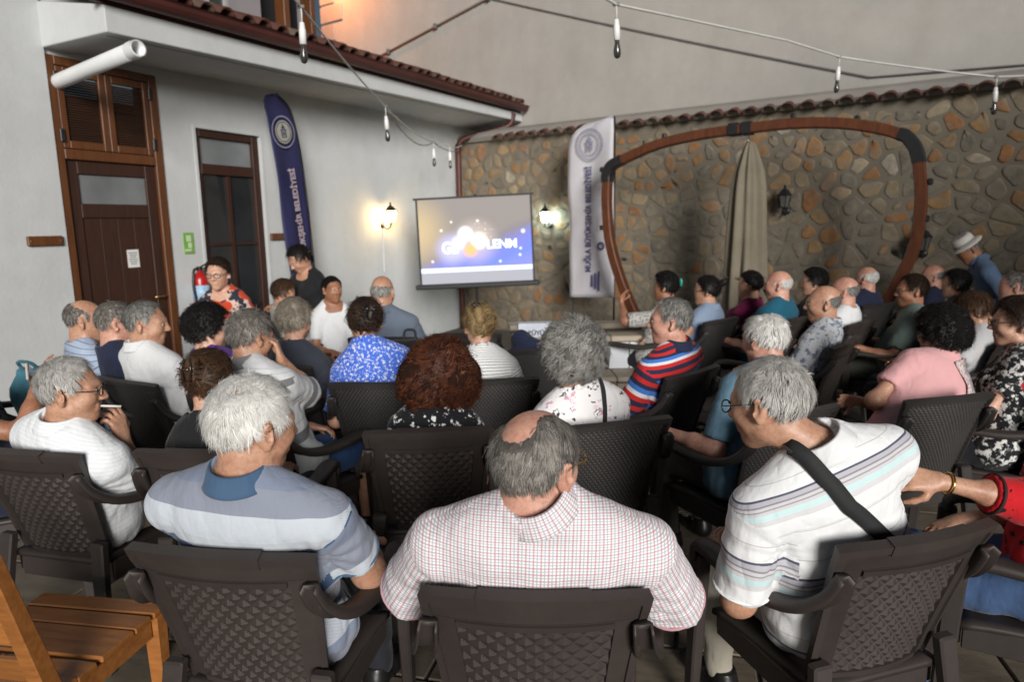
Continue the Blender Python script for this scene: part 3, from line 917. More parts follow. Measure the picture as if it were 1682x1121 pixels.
def interp(tab, f):
    tab = np.array(tab, float)
    return np.array([np.interp(f, tab[:, 0], tab[:, 1]), np.interp(f, tab[:, 0], tab[:, 2])])
M_FLAGW = cloth_mat('white_banner_cloth', (0.47, 0.46, 0.49), 0.6, var=0.05)
M_FLAGB = cloth_mat('navy_banner_cloth', (0.020, 0.020, 0.068), 0.6)
M_NAVYINK = simple('navy_print', (0.055, 0.055, 0.15), 0.7)
M_PALEINK = simple('pale_print', (0.42, 0.34, 0.38), 0.7)
M_GREYINK = simple('grey_print', (0.22, 0.22, 0.30), 0.7)
fw = on_stone('feather_banner', 2.73, 0.60, 0.0)
tag(fw, 'white feather banner with dark blue vertical lettering before the stone wall', 'banner', 'feather banners')
banner('cloth', fw, lambda f: interp([(0, -0.34, 0.66), (0.86, -0.36, 2.62), (0.92, -0.31, 2.78), (0.97, -0.18, 2.90), (1, 0.26, 2.985)], f),
       lambda f: interp([(0, 0.34, 0.69), (0.9, 0.31, 2.80), (1, 0.29, 2.99)], f), M_FLAGW, 0.020, 0.0)
def flat_ring(name, r0, r1, mat, par, mtx, n=36, dy=0.0):
    V = []; Fc = []
    for k in range(n):
        a = 2 * math.pi * k / n
        V += [(r0 * math.cos(a), dy, r0 * math.sin(a)), (r1 * math.cos(a), dy, r1 * math.sin(a))]
    for k in range(n):
        q = (k + 1) % n
        Fc.append((2 * k, 2 * k + 1, 2 * q + 1, 2 * q))
    me = poly_mesh(name, V, Fc, False); me.transform(mtx)
    return link(name, me, mat, par)
def emblem(par, mtx, s, ink, ground=None):
    if ground: flat_ring('emblem_disc', 0.001, 0.80 * s, ground, par, mtx, dy=0.0)
    flat_ring('emblem_ring', 0.93 * s, 1.0 * s, ink, par, mtx, dy=-0.001)
    flat_ring('emblem_ring', 0.64 * s, 0.70 * s, ink, par, mtx, dy=-0.001)
    bm = bmesh.new()
    for k in range(26):
        a = R(360 / 26 * k)
        if 250 < math.degrees(a) < 290: continue
        add_box(bm, (0.815 * s * math.cos(a), -0.001, 0.815 * s * math.sin(a)), (0.10 * s, 0.001, 0.045 * s), Matrix.Rotation(-a, 3, 'Y'))
    for (x, z, w, h) in ((0, -0.36, 0.5, 0.06), (-0.18, -0.1, 0.1, 0.42), (0.18, -0.1, 0.1, 0.42), (0, 0.14, 0.56, 0.08), (0, 0.3, 0.3, 0.16), (0, 0.46, 0.1, 0.16), (0, -0.12, 0.12, 0.3)):
        add_box(bm, (x * s, -0.001, z * s), (w * s, 0.001, h * s))
    me = bm_mesh('emblem_figure', bm); me.transform(mtx)
    link('emblem_figure', me, ink, par)
ROT90 = Matrix.Rotation(R(-90), 4, 'Y')                    # turn upright text so that it climbs
emblem(fw, Matrix.Translation((-0.02, -0.036, 2.66)), 0.20, M_GREYINK)
text_obj('lettering', 'MUĞLA BÜYÜKŞEHİR BELEDİYESİ', 0.112, M_NAVYINK, fw, Matrix.Translation((-0.025, -0.037, 1.70)) @ ROT90 @ MX_FRONT, bold=0.0035, sx=0.80)
sl_ = text_obj('small_lettering', 'gülümseyen kent muğla', 0.075, M_GREYINK, fw, Matrix.Translation((0.145, -0.037, 1.85)) @ ROT90 @ MX_FRONT, sx=0.8); sl_['kind'] = 'stuff'
flat_ring('logo_ring', 0.028, 0.055, M_NAVYINK, fw, Matrix.Translation((0.16, -0.038, 1.36)))
for dz in (0.0, 0.05, 0.1):
    box_obj('logo_bar', (0.03 + dz, -0.037, 0.90), (0.03, 0.001, 0.16 + dz), M_NAVYINK, fw)
tube_obj('pole', [(0.33, 0.02, 0.02), (0.33, 0.02, 1.6), (0.31, 0.02, 2.98)], 0.012, M_BLACKM, fw)
tube_obj('pole_foot', [(-0.30, 0.04, 0.02), (-0.30, 0.03, 0.69)], 0.010, M_BLACKM, fw)

fb = on_house('feather_banner', 2.1, 0.35, 0.0)
tag(fb, 'navy blue feather banner with pale emblem leaning by the white wall', 'banner', 'feather banners')
banner('cloth', fb, lambda f: interp([(0, 0.0, 0.55), (0.38, -0.13, 1.50), (0.6, -0.18, 2.06), (0.8, -0.24, 2.55), (0.90, -0.27, 2.76), (0.94, -0.31, 2.87), (0.97, -0.30, 2.945), (1, -0.16, 2.985)], f),
       lambda f: interp([(0, 0.31, 0.55), (0.30, 0.265, 1.28), (0.55, 0.225, 1.90), (0.75, 0.17, 2.42), (0.88, 0.10, 2.74), (0.95, 0.03, 2.89), (1, -0.11, 2.985)], f), M_FLAGB, 0.012, 0.0)
M_EMB = simple('emblem_cream', (0.30, 0.29, 0.25), 0.7)
emblem(fb, Matrix.Translation((-0.075, -0.022, 2.62)) @ Matrix.Rotation(R(-10), 4, 'Y'), 0.145, M_FLAGB, M_EMB)
flat_ring('emblem_rim', 0.148, 0.160, M_GREYINK, fb, Matrix.Translation((-0.075, -0.021, 2.62)))
text_obj('lettering', 'MUĞLA BÜYÜKŞEHİR BELEDİYESİ', 0.10, M_PALEINK, fb, Matrix.Translation((0.085, -0.024, 1.62)) @ Matrix.Rotation(R(-97), 4, 'Y') @ MX_FRONT, bold=0.003, sx=0.85)
tube_obj('pole', catmull([(0.32, 0.0, 0.02), (0.30, 0, 0.6), (0.27, 0, 1.28), (0.23, 0, 1.90), (0.175, 0, 2.42), (0.105, 0, 2.74), (0.035, 0, 2.89), (-0.12, 0, 2.99)], 4), 0.011, M_BLACKM, fb)
box_obj('foot_plate', (0.32, 0, 0.012), (0.4, 0.4, 0.02), M_BLACKM, fb, bevel=0.004)

# ------------------------------------------------------------------ wooden ring frame with the folded parasol inside
ring = on_stone('ring_frame', 4.85, 1.0, 0.0)
tag(ring, 'big rounded wooden ring frame with black joints standing before the stone wall', 'frame')
rp = [(3.80, .10), (3.58, .52), (3.37, .96), (3.22, 1.41), (3.165, 1.85), (3.17, 2.22), (3.31, 2.38), (3.81, 2.54), (4.32, 2.61), (4.76, 2.63), (5.29, 2.64), (5.75, 2.60), (6.13, 2.51), (6.34, 2.42), (6.44, 2.26), (6.49, 1.94), (6.50, 1.66), (6.47, 1.37), (6.38, 1.10), (6.2, .72), (5.95, .35), (5.7, .10)]
def beam(name, pts, w, d, mat, par):
    pts = catmull([(s - 4.85, 0, z) for s, z in pts], 4)
    tan = np.gradient(pts, axis=0); tan /= np.linalg.norm(tan, axis=1)[:, None]
    V = []; Fc = []
    for p, t in zip(pts, tan):
        nrm = np.array([-t[2], 0, t[0]])
        for (a, b) in ((-1, -.8), (-.8, -1), (.8, -1), (1, -.8), (1, .8), (.8, 1), (-.8, 1), (-1, .8)):
            V.append(p + nrm * a * w / 2 + np.array([0, 1, 0]) * b * d / 2)
    for i in range(len(pts) - 1):
        for k in range(8):
            Fc.append((i * 8 + k, (i + 1) * 8 + k, (i + 1) * 8 + (k + 1) % 8, i * 8 + (k + 1) % 8))
    Fc.append(tuple(range(8))); Fc.append(tuple(range((len(pts) - 1) * 8, len(pts) * 8))[::-1])
    return link(name, poly_mesh(name, V, Fc, False), mat, par)
beam('beam', rp[0:6], 0.105, 0.12, M_RING, ring)
beam('beam', rp[6:10], 0.105, 0.12, M_RING, ring)
beam('beam', rp[9:14], 0.105, 0.12, M_RING, ring)
beam('beam', rp[14:22], 0.105, 0.12, M_RING, ring)
beam('corner_bracket', [(3.165, 2.15), (3.17, 2.24), (3.22, 2.335), (3.33, 2.388), (3.37, 2.402)], 0.118, 0.135, M_BLACKM, ring)
beam('corner_bracket', [(6.27, 2.455), (6.33, 2.43), (6.41, 2.33), (6.448, 2.22), (6.455, 2.18)], 0.118, 0.135, M_BLACKM, ring)
for s in (4.70, 4.84):
    beam('top_bracket', [(s - 0.05, 2.63), (s + 0.05, 2.633)], 0.135, 0.15, M_BLACKM, ring)
beam('sill_beam', [(3.80, .08), (4.8, 0.07), (5.70, .08)], 0.12, 0.14, M_RING, ring)
for (s, z) in ((3.10, 1.60), (6.56, 1.66), (6.40, 1.30), (3.10, 2.3), (3.9, 2.63), (5.3, 2.71), (5.9, 2.63), (6.56, 2.0)):
    box_obj('bolt', (s - 4.85, -0.01, z), (0.05, 0.06, 0.06), M_BLACKM, ring, bevel=0.012)
pa = on_stone('folded_parasol', 4.88, 1.02, 0.0)
tag(pa, 'folded beige parasol hanging inside the wooden ring', 'parasol')
M_CANVAS = cloth_mat('beige_canvas', (0.185, 0.160, 0.118), 0.85, var=0.16)
V = []; Fc = []
prof = [(2.50, 0.03), (2.46, 0.06), (2.34, 0.105), (2.18, 0.16), (2.0, 0.19), (1.6, 0.215), (1.15, 0.235), (0.8, 0.25), (0.55, 0.24)]
prof_f = []
zz = np.linspace(2.50, 0.55, 30)
nseg = 72
for z in zz:
    r = np.interp(-z, [-p[0] for p in prof], [p[1] for p in prof])
    for k in range(nseg):
        a = 2 * math.pi * k / nseg
        pl = 0.72 + 0.28 * abs(math.sin(a * 4 + 0.25 * math.sin(z * 3))) - 0.10 * math.sin(a * 11 + z)
        V.append((r * pl * math.cos(a) * 0.95, r * pl * math.sin(a) * 0.75, z + 0.03 * math.sin(a * 4) * (z < 0.7)))
for i in range(29):
    for k in range(nseg):
        Fc.append((i * nseg + k, (i + 1) * nseg + k, (i + 1) * nseg + (k + 1) % nseg, i * nseg + (k + 1) % nseg))
Fc.append(tuple(range(nseg))[::-1]); Fc.append(tuple(29 * nseg + k for k in range(nseg)))
link('canopy', poly_mesh('canopy', V, Fc), M_CANVAS, pa)
tube_obj('tie_strap', [(0.165 * math.cos(a) * 1.35, 0.165 * math.sin(a), 1.05) for a in np.linspace(0, 2 * math.pi, 20)[:-1]], 0.012, M_CANVAS, pa, closed=True)
tube_obj('hook', [(-0.11, 0, 2.58), (-0.10, 0, 2.54), (-0.03, 0, 2.52), (0, 0, 2.47)], 0.012, simple('hook_steel', (0.5, 0.5, 0.5), 0.3, metal=0.9), pa)
tube_obj('mast', [(0, 0, 0.08), (0, 0, 2.45)], 0.025, M_RING, pa)

# ------------------------------------------------------------------ light strings with unlit bulbs
M_CABLE = simple('white_cable', (0.50, 0.50, 0.47), 0.5)
M_GCABLE = simple('grey_cable', (0.16, 0.15, 0.15), 0.6)
M_SOCK = simple('white_socket', (0.75, 0.75, 0.74), 0.35)
M_BULB = simple('smoked_bulb', (0.035, 0.033, 0.032), 0.15, spec=0.8)
def sag(a, b, s, n=9):
    a = np.array(a, float); b = np.array(b, float)
    return [a * (1 - t) + b * t - np.array([0, 0, s * 4 * t * (1 - t)]) for t in np.linspace(0, 1, n)]
def cable(label, legs, r, mat):
    pts = []
    for (a, b, s) in legs:
        q = sag(a, b, s); pts += q if not pts else q[1:]
    pts = np.array(pts)
    c = empty('light_string', tuple(pts[0])); tag(c, label, 'cable', 'cables strung over the courtyard')
    tube_obj('cable', pts - pts[0], r, mat, c, 6)
B = {1: (-1.21, 4.28, 2.94), 2: (0.67, 4.49, 2.99), 3: (-1.14, 6.58, 2.75), 4: (3.01, 6.54, 3.12), 5: (4.22, 6.19, 2.86), 6: (-1.0, 9.32, 2.74), 7: (-0.84, 9.93, 2.76)}
cable('white cable of bulbs running from upper left to the far corner', [((-1.5, 2.2, 3.5), B[1], 0.05), (B[1], B[3], 0.02), (B[3], B[6], 0.05), (B[6], B[7], 0.005), (B[7], (-0.72, 10.96, 2.88), 0.03)], 0.007, M_CABLE)
cable('thin grey cable hanging beside the white one over the house front', [(B[3], B[6], 0.16), (B[6], (-0.75, 10.95, 2.80), 0.06)], 0.006, M_GCABLE)
cable('thick white cable crossing above the centre of the courtyard', [((-0.9, 2.9, 3.35), B[2], 0.03), (B[2], (2.28, 5.93, 3.12), 0.0), ((2.28, 5.93, 3.12), B[4], 0.0), (B[4], B[5], 0.01), (B[5], (5.3, 5.9, 2.90), 0.02)], 0.0085, M_CABLE)
cable('cable shadow built as a dark tube down the neighbouring wall above the tiles', [(MS @ Vector((-0.6, 0.775, 5.5)), MS @ Vector((5.7, 0.775, 3.32)), 0.03), (MS @ Vector((5.7, 0.775, 3.32)), MS @ Vector((8.5, 0.775, 3.20)), 0.0)], 0.009, M_GCABLE)  # the cable's cast shadow on the wall, made as a dark tube
where = {1: 'bulb in white holder hanging at upper left before the dark upstairs opening', 2: 'bulb in white holder hanging at top centre from the thick cable',
         3: 'bulb in white holder hanging over the white wall near the lit lantern', 4: 'bulb in white holder hanging above the right half of the wooden ring',
         5: 'bulb in white holder hanging at far right before the stone wall', 6: 'tiny hanging bulb near the far corner, left of two', 7: 'tiny hanging bulb near the far corner, right of two'}
for k, pnt in B.items():
    o = empty('hanging_bulb', pnt); tag(o, where[k], 'bulb', 'unlit bulbs on the light strings')
    o.rotation_euler = (random.uniform(-.06, .06), random.uniform(-.06, .06), 0); o.scale = (.85, .85, .92)
    tube_obj('cord', [(0, 0, 0.0), (0.002, 0, -0.05), (0, 0, -0.10)], 0.006, M_CABLE, o)
    box_obj('clip', (0, 0, 0.0), (0.05, 0.022, 0.022), M_GCABLE, o, bevel=0.004)
    link('socket', lathe_mesh('socket', [(0.004, -0.09), (0.016, -0.095), (0.020, -0.13), (0.024, -0.14), (0.024, -0.225), (0.0, -0.226)], 14), M_SOCK, o)
    link('bulb', lathe_mesh('bulb', [(0.015, -0.224), (0.019, -0.25), (0.026, -0.285), (0.027, -0.31), (0.020, -0.335), (0.004, -0.343)], 14), M_BULB, o)

# ------------------------------------------------------------------ tiled fountain bench in the middle
ft = empty('fountain', (0.85, 5.45, 0.0), R(2))
tag(ft, 'white tiled fountain with beige stone ledges in the middle of the courtyard', 'fountain')
M_TRAV = simple('travertine', (0.34, 0.285, 0.215), 0.6, 0.2, 5, bmp=0.15)
M_WTILE = simple('white_glazed_tile', (0.55, 0.57, 0.60), 0.3, 0.08, 3, obj_rand=0.05)
box_obj('basin', (0, 0.75, 0.33), (1.64, 0.88, 0.66), M_MORTAR, ft)
box_obj('plinth', (0, 0.15, 0.19), (2.0, 0.30, 0.38), M_MORTAR, ft)
for i in range(6):
    box_obj('plinth_block', (-0.84 + i * 0.336, -0.012, 0.185), (0.328, 0.03, 0.36), M_TRAV, ft, bevel=0.006)
for i in range(4):
    box_obj('plinth_ledge', (-0.765 + i * 0.51, 0.13, 0.402), (0.504, 0.34, 0.042), M_TRAV, ft, bevel=0.008)
for i in range(5):
    box_obj('tile', (-0.66 + i * 0.33, 0.298, 0.54), (0.322, 0.02, 0.228), M_WTILE, ft, bevel=0.003)
for i in range(4):
    box_obj('ledge', (-0.63 + i * 0.42, 0.40, 0.686), (0.414, 0.26, 0.05), M_TRAV, ft, bevel=0.008)
for i in range(4):
    box_obj('ledge', (-0.63 + i * 0.42, 1.10, 0.686), (0.414, 0.24, 0.05), M_TRAV, ft, bevel=0.008)
bx = empty('small_carton', (0.20, 5.78, 0.711), R(4)); tag(bx, 'small white box with black print standing on the fountain ledge', 'box')
box_obj('body', (0, 0, 0.06), (0.30, 0.12, 0.12), simple('carton_pale', (0.50, 0.53, 0.60), 0.6), bx, bevel=0.003)
text_obj('lettering', 'BÜYÜK', 0.055, M_INK, bx, Matrix.Translation((0.02, -0.062, 0.035)) @ MX_FRONT, bold=0.002)

# ------------------------------------------------------------------ slatted wooden chair, bottom left
wc = empty('wooden_chair', (-1.40, 1.87, 0.0), R(-9))
tag(wc, 'orange brown slatted wooden chair, empty, in the bottom left corner', 'chair')
for i in range(6):
    o = box_obj('slat', (0, -0.195 + i * 0.078, 0.452), (0.46, 0.071, 0.020), M_CHAIRW, wc, bevel=0.004)
    o.rotation_euler = (R(random.uniform(-1.2, 1.2)), 0, R(random.uniform(-.6, .6)))
for (x, y) in ((-0.205, 0.19), (0.205, 0.19)):
    bm = bmesh.new(); add_hex(bm, [(x - .019, y - .019, 0), (x + .019, y - .019, 0), (x + .019, y + .019, 0), (x - .019, y + .019, 0)], [(x - .026, y - .026, .441), (x + .026, y - .026, .441), (x + .026, y + .026, .441), (x - .026, y + .026, .441)])
    link('leg', bm_mesh('leg', bm, bevel=0.004), M_CHAIRW, wc)
for x in (-0.222, 0.222):
    bm = bmesh.new(); add_hex(bm, [(x - .02, -.30, 0), (x + .02, -.30, 0), (x + .02, -.25, 0), (x - .02, -.25, 0)], [(x - .022, -.26, .46), (x + .022, -.26, .46), (x + .022, -.205, .46), (x - .022, -.205, .46)])
    add_hex(bm, [(x - .022, -.26, .4601), (x + .022, -.26, .4601), (x + .022, -.205, .4601), (x - .022, -.205, .4601)], [(x - .02, -.37, .92), (x + .02, -.37, .92), (x + .02, -.33, .92), (x - .02, -.33, .92)])
    link('back_post', bm_mesh('back_post', bm, bevel=0.004), M_CHAIRW, wc)
for z, y in ((0.56, -0.262), (0.68, -0.291), (0.80, -0.32)):
    box_obj('back_slat', (0, y, z), (0.40, 0.018, 0.075), M_CHAIRW, wc, Matrix.Rotation(R(14), 3, 'X'), bevel=0.004)
for x in (-0.205, 0.205):
    box_obj('apron', (x, -0.02, 0.405), (0.022, 0.36, 0.058), M_CHAIRW, wc, bevel=0.003)
box_obj('apron', (0, 0.19, 0.405), (0.355, 0.022, 0.058), M_CHAIRW, wc, bevel=0.003)
box_obj('apron', (0, -0.22, 0.405), (0.355, 0.022, 0.058), M_CHAIRW, wc, bevel=0.003)
# ------------------------------------------------------------------ resin armchairs (face +y, seat centre at the origin)
def resin_mat(name, col):
    m, nt, bs = new_mat(name)
    a = noise(nt, 5, 5, 0.6)
    oi = nt.nodes.new('ShaderNodeObjectInfo')
    k = math_n(nt, 'MULTIPLY_ADD', oi.outputs['Random'], 0.25, 0.88)
    g = nt.nodes.new('ShaderNodeCombineColor')
    for i in range(3): nt.links.new(k, g.inputs[i])
    c = ramp(nt, a, [(0.3, tuple(x * 0.82 for x in col)), (0.7, tuple(x * 1.12 for x in col))]).outputs[0]
    dust = ramp(nt, noise(nt, 160, 3, 0.7), [(0.68, (0, 0, 0)), (0.80, (1, 1, 1))]).outputs[0]
    c = mixc(nt, math_n(nt, 'MULTIPLY', dust, 0.10), c, (0.30, 0.28, 0.26))
    nt.links.new(mixc(nt, 1, c, g.outputs[0], 'MULTIPLY'), bs.inputs['Base Color'])
    nt.links.new(math_n(nt, 'MULTIPLY_ADD', noise(nt, 22, 5, 0.6), 0.25, 0.42), bs.inputs['Roughness'])
    bump(nt, bs, noise(nt, 420, 2, 0.5), 0.10, 0.001)
    return m
M_RESIN = resin_mat('brown_resin', (0.034, 0.026, 0.023))
M_RESINB = resin_mat('dark_resin', (0.026, 0.023, 0.022))

def back_pt(s, t):
    """centre surface of the backrest, s -1..1 across, t 0..1 up"""
    w = 0.198 + 0.050 * t ** 1.2
    return np.array([s * w, -0.205 - 0.125 * t - 0.018 * t * t + 0.040 * s * s, 0.40 + 0.475 * t - 0.010 * (abs(s) ** 3) * (t > 0.9)])
def back_n(s, t):
    e = 1e-3
    a = back_pt(s + e, t) - back_pt(s - e, t); b = back_pt(s, t + e) - back_pt(s, t - e)
    n = np.cross(a, b); return n / np.linalg.norm(n)       # points to the rear (-y)
def sheet(ss, ts, off_r, off_f):
    """thick sheet over the backrest surface; off_r / off_f functions (s,t)-> rear / front offsets along the rear normal"""
    V = []; Fc = []
    nu, nv = len(ss), len(ts)
    for side in (0, 1):
        for t in ts:
            for s in ss:
                V.append(back_pt(s, t) + back_n(s, t) * (off_r(s, t) if side == 0 else off_f(s, t)))
    m = nu * nv
    for j in range(nv - 1):
        for i in range(nu - 1):
            q = (j * nu + i, j * nu + i + 1, (j + 1) * nu + i + 1, (j + 1) * nu + i)
            Fc.append(q); Fc.append(tuple(k + m for k in q[::-1]))
    per = [i for i in range(nu)] + [j * nu + nu - 1 for j in range(1, nv)] + [(nv - 1) * nu + i for i in range(nu - 2, -1, -1)] + [j * nu for j in range(nv - 2, 0, -1)]
    for k in range(len(per)):
        a, b = per[k], per[(k + 1) % len(per)]
        Fc.append((b, a, a + m, b + m))
    return V, Fc
def join_geo(parts):
    V = []; Fc = []
    for v, f in parts:
        b = len(V); V += list(v); Fc += [tuple(q + b for q in ff) for ff in f]
    return V, Fc
PS, PT0, PT1 = 0.74, 0.08, 0.80
def make_chair(kind):
    mat = M_RESIN if kind == 'quilt' else M_RESINB
    root = empty('resin_armchair', (0, 0, 0))
    ls = lambda a, b, n: list(np.linspace(a, b, n))
    c = lambda v: (lambda s, t: v)
    wk = kind != 'quilt'
    PS, PT0, PT1 = (0.93, 0.06, 0.955) if wk else (0.74, 0.08, 0.80)
    fr = [sheet(ls(-1, -PS, 4), ls(0, 1, 14), c(0.009), c(-0.009)), sheet(ls(PS, 1, 4), ls(0, 1, 14), c(0.009), c(-0.009)),
          sheet(ls(-PS, PS, 13), ls(PT1, 1, 4), c(0.0088), c(-0.0088)), sheet(ls(-PS, PS, 13), ls(0, PT0, 3), c(0.0088), c(-0.0088))]
    link('back_frame', poly_mesh('back_frame', *join_geo(fr), False), mat, root)
    # rim: a folded lip all round the outer edge, and the bead under the top rail
    rim = [sheet(ls(-1.02, -0.94, 2), ls(0.05, 1.012, 14), c(0.016), c(-0.012)), sheet(ls(0.94, 1.02, 2), ls(0.05, 1.012, 14), c(0.016), c(-0.012)),
           sheet(ls(-0.941, 0.941, 15), ls(0.965, 1.012, 2), c(0.0158), c(-0.013))]
    if not wk: rim.append(sheet(ls(-0.50, 0.50, 9), ls(0.955, 1.020, 2), c(0.0185), c(-0.015)))
    link('rim', poly_mesh('rim', *join_geo(rim), False), mat, root)
    if not wk:
        bead = [sheet(ls(-0.72, 0.72, 13), ls(0.818, 0.852, 2), c(0.0165), c(0.004)), sheet(ls(-0.93, 0.93, 13), ls(0.853, 0.858, 2), c(0.011), c(0.004))]
        link('bead', poly_mesh('bead', *join_geo(bead), False), mat, root)
    if kind == 'quilt':
        nx, ny = 8, 8; k = 8
        def hgt(s, t):
            a = (s + PS) / (2 * PS) * nx; b = (t - PT0) / (PT1 - PT0) * ny
            u = (a + b) % 1.0; v = (a - b) % 1.0
            d = 1 - max(abs(u - .5), abs(v - .5)) * 2
            return 0.0075 * d
        g = sheet(ls(-PS, PS, nx * k + 1), ls(PT0, PT1, ny * k + 1), lambda s, t: -0.002 + hgt(s, t), lambda s, t: -0.006)
    else:
        nx, ny = 22, 34
        def hgt(s, t):
            a = (s + PS) / (2 * PS) * nx; b = (t - PT0) / (PT1 - PT0) * ny
            a += 0.5 * (int(b) % 2)
            return 0.0085 * abs(math.sin(math.pi * a)) ** 0.7 * abs(math.sin(math.pi * b)) ** 0.6
        g = sheet(ls(-PS, PS, nx * 4 + 1), ls(PT0, PT1, ny * 3 + 1), lambda s, t: -0.001 + hgt(s, t), lambda s, t: -0.008 - hgt(s, t) * 0.6)
    link('back_panel', poly_mesh('back_panel', *g, kind != 'quilt'), mat, root)
    # seat: dished board
    nu, nv = 11, 11; V = []; Fc = []
    for side in (0, 1):
        for j in range(nv):
            for i in range(nu):
                a = i / (nu - 1) * 2 - 1; b = j / (nv - 1) * 2 - 1
                w = 0.225 + 0.012 * b
                V.append((a * w, b * 0.225 + 0.0, 0.418 - 0.018 * (1 - a * a) * (1 - b * b) - (0.02 if side else 0) - (0.015 * max(0, b) ** 4)))
    m = nu * nv
    for j in range(nv - 1):
        for i in range(nu - 1):
            q = (j * nu + i, j * nu + i + 1, (j + 1) * nu + i + 1, (j + 1) * nu + i)
            Fc.append(q); Fc.append(tuple(k + m for k in q[::-1]))
    per = [i for i in range(nu)] + [j * nu + nu - 1 for j in range(1, nv)] + [(nv - 1) * nu + i for i in range(nu - 2, -1, -1)] + [j * nu for j in range(nv - 2, 0, -1)]
    for k in range(len(per)):
        a, b = per[k], per[(k + 1) % len(per)]
        Fc.append((b, a, a + m, b + m))
    link('seat', poly_mesh('seat', V, Fc, True), mat, root)
    bm = bmesh.new()
    add_box(bm, (0, -0.20, 0.355), (0.40, 0.018, 0.09)); add_box(bm, (0, 0.215, 0.365), (0.44, 0.016, 0.07))
    for s in (-1, 1): add_box(bm, (s * 0.222, 0.005, 0.362), (0.016, 0.40, 0.08))
    link('apron', bm_mesh('apron', bm, bevel=0.003), mat, root)
    for s in (-1, 1):
        # arm: broad flat band sweeping from the back stile forward, then turning down
        path = catmull([(s * .236, -.322, .795), (s * .247, -.285, .725), (s * .270, -.215, .668), (s * .286, -.10, .640), (s * .291, .05, .640), (s * .287, .17, .646), (s * .280, .232, .630), (s * .276, .247, .585)], 5)
        tan = np.gradient(path, axis=0); tan /= np.linalg.norm(tan, axis=1)[:, None]
        V = []; Fc = []
        L = len(path)
        for i, (p, t) in enumerate(zip(path, tan)):
            side = np.array([1.0, 0, 0]); side -= t * (side @ t); side /= np.linalg.norm(side)
            up = np.cross(side, t); up /= np.linalg.norm(up)
            if up[2] < 0: up = -up
            f = i / (L - 1)
            w = 0.022 + 0.012 * math.sin(min(1, f * 1.5) * math.pi / 2)
            for (a, b) in ((-1, -.9), (-1, .55), (-.6, 1), (0, 1.12), (.6, 1), (1, .55), (1, -.9), (.75, -1), (.7, .2), (-.7, .2), (-.75, -1)):
                V.append(p + side * a * w + up * b * 0.017)
        n = 11
        for i in range(L - 1):
            for k in range(n):
                Fc.append((i * n + k, (i + 1) * n + k, (i + 1) * n + (k + 1) % n, i * n + (k + 1) % n))
        Fc.append(tuple(range(n))); Fc.append(tuple(range((L - 1) * n, L * n))[::-1])
        link('arm', poly_mesh('arm', V, Fc, True), mat, root)
        bm = bmesh.new()
        def leg(px, py, z0, z1, a0, b0, a1, b1, qx, qy):
            add_hex(bm, [(px - a0, py - b0, z0), (px + a0, py - b0, z0), (px + a0, py + b0, z0), (px - a0, py + b0, z0)], [(qx - a1, qy - b1, z1), (qx + a1, qy - b1, z1), (qx + a1, qy + b1, z1), (qx - a1, qy + b1, z1)])
        leg(s * .283, .262, 0, .60, .017, .022, .024, .030, s * .276, .240)
        link('leg', bm_mesh('leg', bm, bevel=0.006), mat, root)
        bm = bmesh.new()
        leg(s * .255, -.30, 0, .50, .022, .020, .030, .018, s * .212, -.235)
        link('leg', bm_mesh('leg', bm, bevel=0.006), mat, root)
    return root
CH = {'quilt': make_chair('quilt'), 'wicker': make_chair('wicker')}
chair_used = {'quilt': False, 'wicker': False}
def place_chair(kind, x, y, yaw, label):
    if not chair_used[kind]:
        o = CH[kind]; chair_used[kind] = True
    else:
        o = copy_tree(CH[kind])
    o.location = (x, y, 0.004); o.rotation_euler = (0, 0, R(yaw))
    tag(o, label, 'chair', 'dark resin armchairs of the audience')
    return o
# ------------------------------------------------------------------ organic modelling: distance fields meshed by surface nets
def vnorm(v):
    v = np.asarray(v, float); return v / (np.linalg.norm(v) + 1e-12)
def cap(a, b, ra, rb=None, sq=None, k=0.03, op='u', cut=None, tag_=''):
    return dict(t='cap', a=np.asarray(a, float), b=np.asarray(b, float), ra=ra, rb=ra if rb is None else rb, sq=sq, k=k, op=op, cut=cut, tag=tag_)
def ell(c, r, M=None, k=0.03, op='u', tag_=''):
    return dict(t='ell', c=np.asarray(c, float), r=np.asarray(r, float), M=np.eye(3) if M is None else np.asarray(M, float), k=k, op=op, cut=None, tag=tag_)
def half(p, n):
    return dict(t='half', p=np.asarray(p, float), n=vnorm(n), op='i', k=0.004, cut=None, tag='')
def p_eval(q, P):
    if q['t'] == 'cap':
        v = P - q['a']; ba = q['b'] - q['a']
        if q['sq'] is not None:
            ax, s = q['sq']; ax = vnorm(ax)
            v = v + (v @ ax)[..., None] * ax * (1 / s - 1); ba = ba + (ba @ ax) * ax * (1 / s - 1)
        L = ba @ ba + 1e-12
        h = np.clip((v @ ba) / L, 0, 1)
        d = np.sqrt(((v - h[..., None] * ba) ** 2).sum(-1)) - (q['ra'] + (q['rb'] - q['ra']) * h)
    elif q['t'] == 'ell':
        v = (P - q['c']) @ q['M']
        k0 = np.sqrt(((v / q['r']) ** 2).sum(-1)); k1 = np.sqrt(((v / q['r'] ** 2) ** 2).sum(-1)) + 1e-9
        d = k0 * (k0 - 1) / k1
    else:
        return (P - q['p']) @ q['n']
    if q['cut'] is not None:
        d = np.maximum(d, (P - q['cut'][0]) @ q['cut'][1])
    return d
def p_box(q, m):
    if q['t'] == 'cap':
        r = max(q['ra'], q['rb']) + m
        return np.minimum(q['a'], q['b']) - r, np.maximum(q['a'], q['b']) + r
    if q['t'] == 'ell':
        r = max(q['r']) + m
        return q['c'] - r, q['c'] + r
    return None
def smin(a, b, k):
    h = np.maximum(k - np.abs(a - b), 0) / k
    return np.minimum(a, b) - h * h * k * 0.25
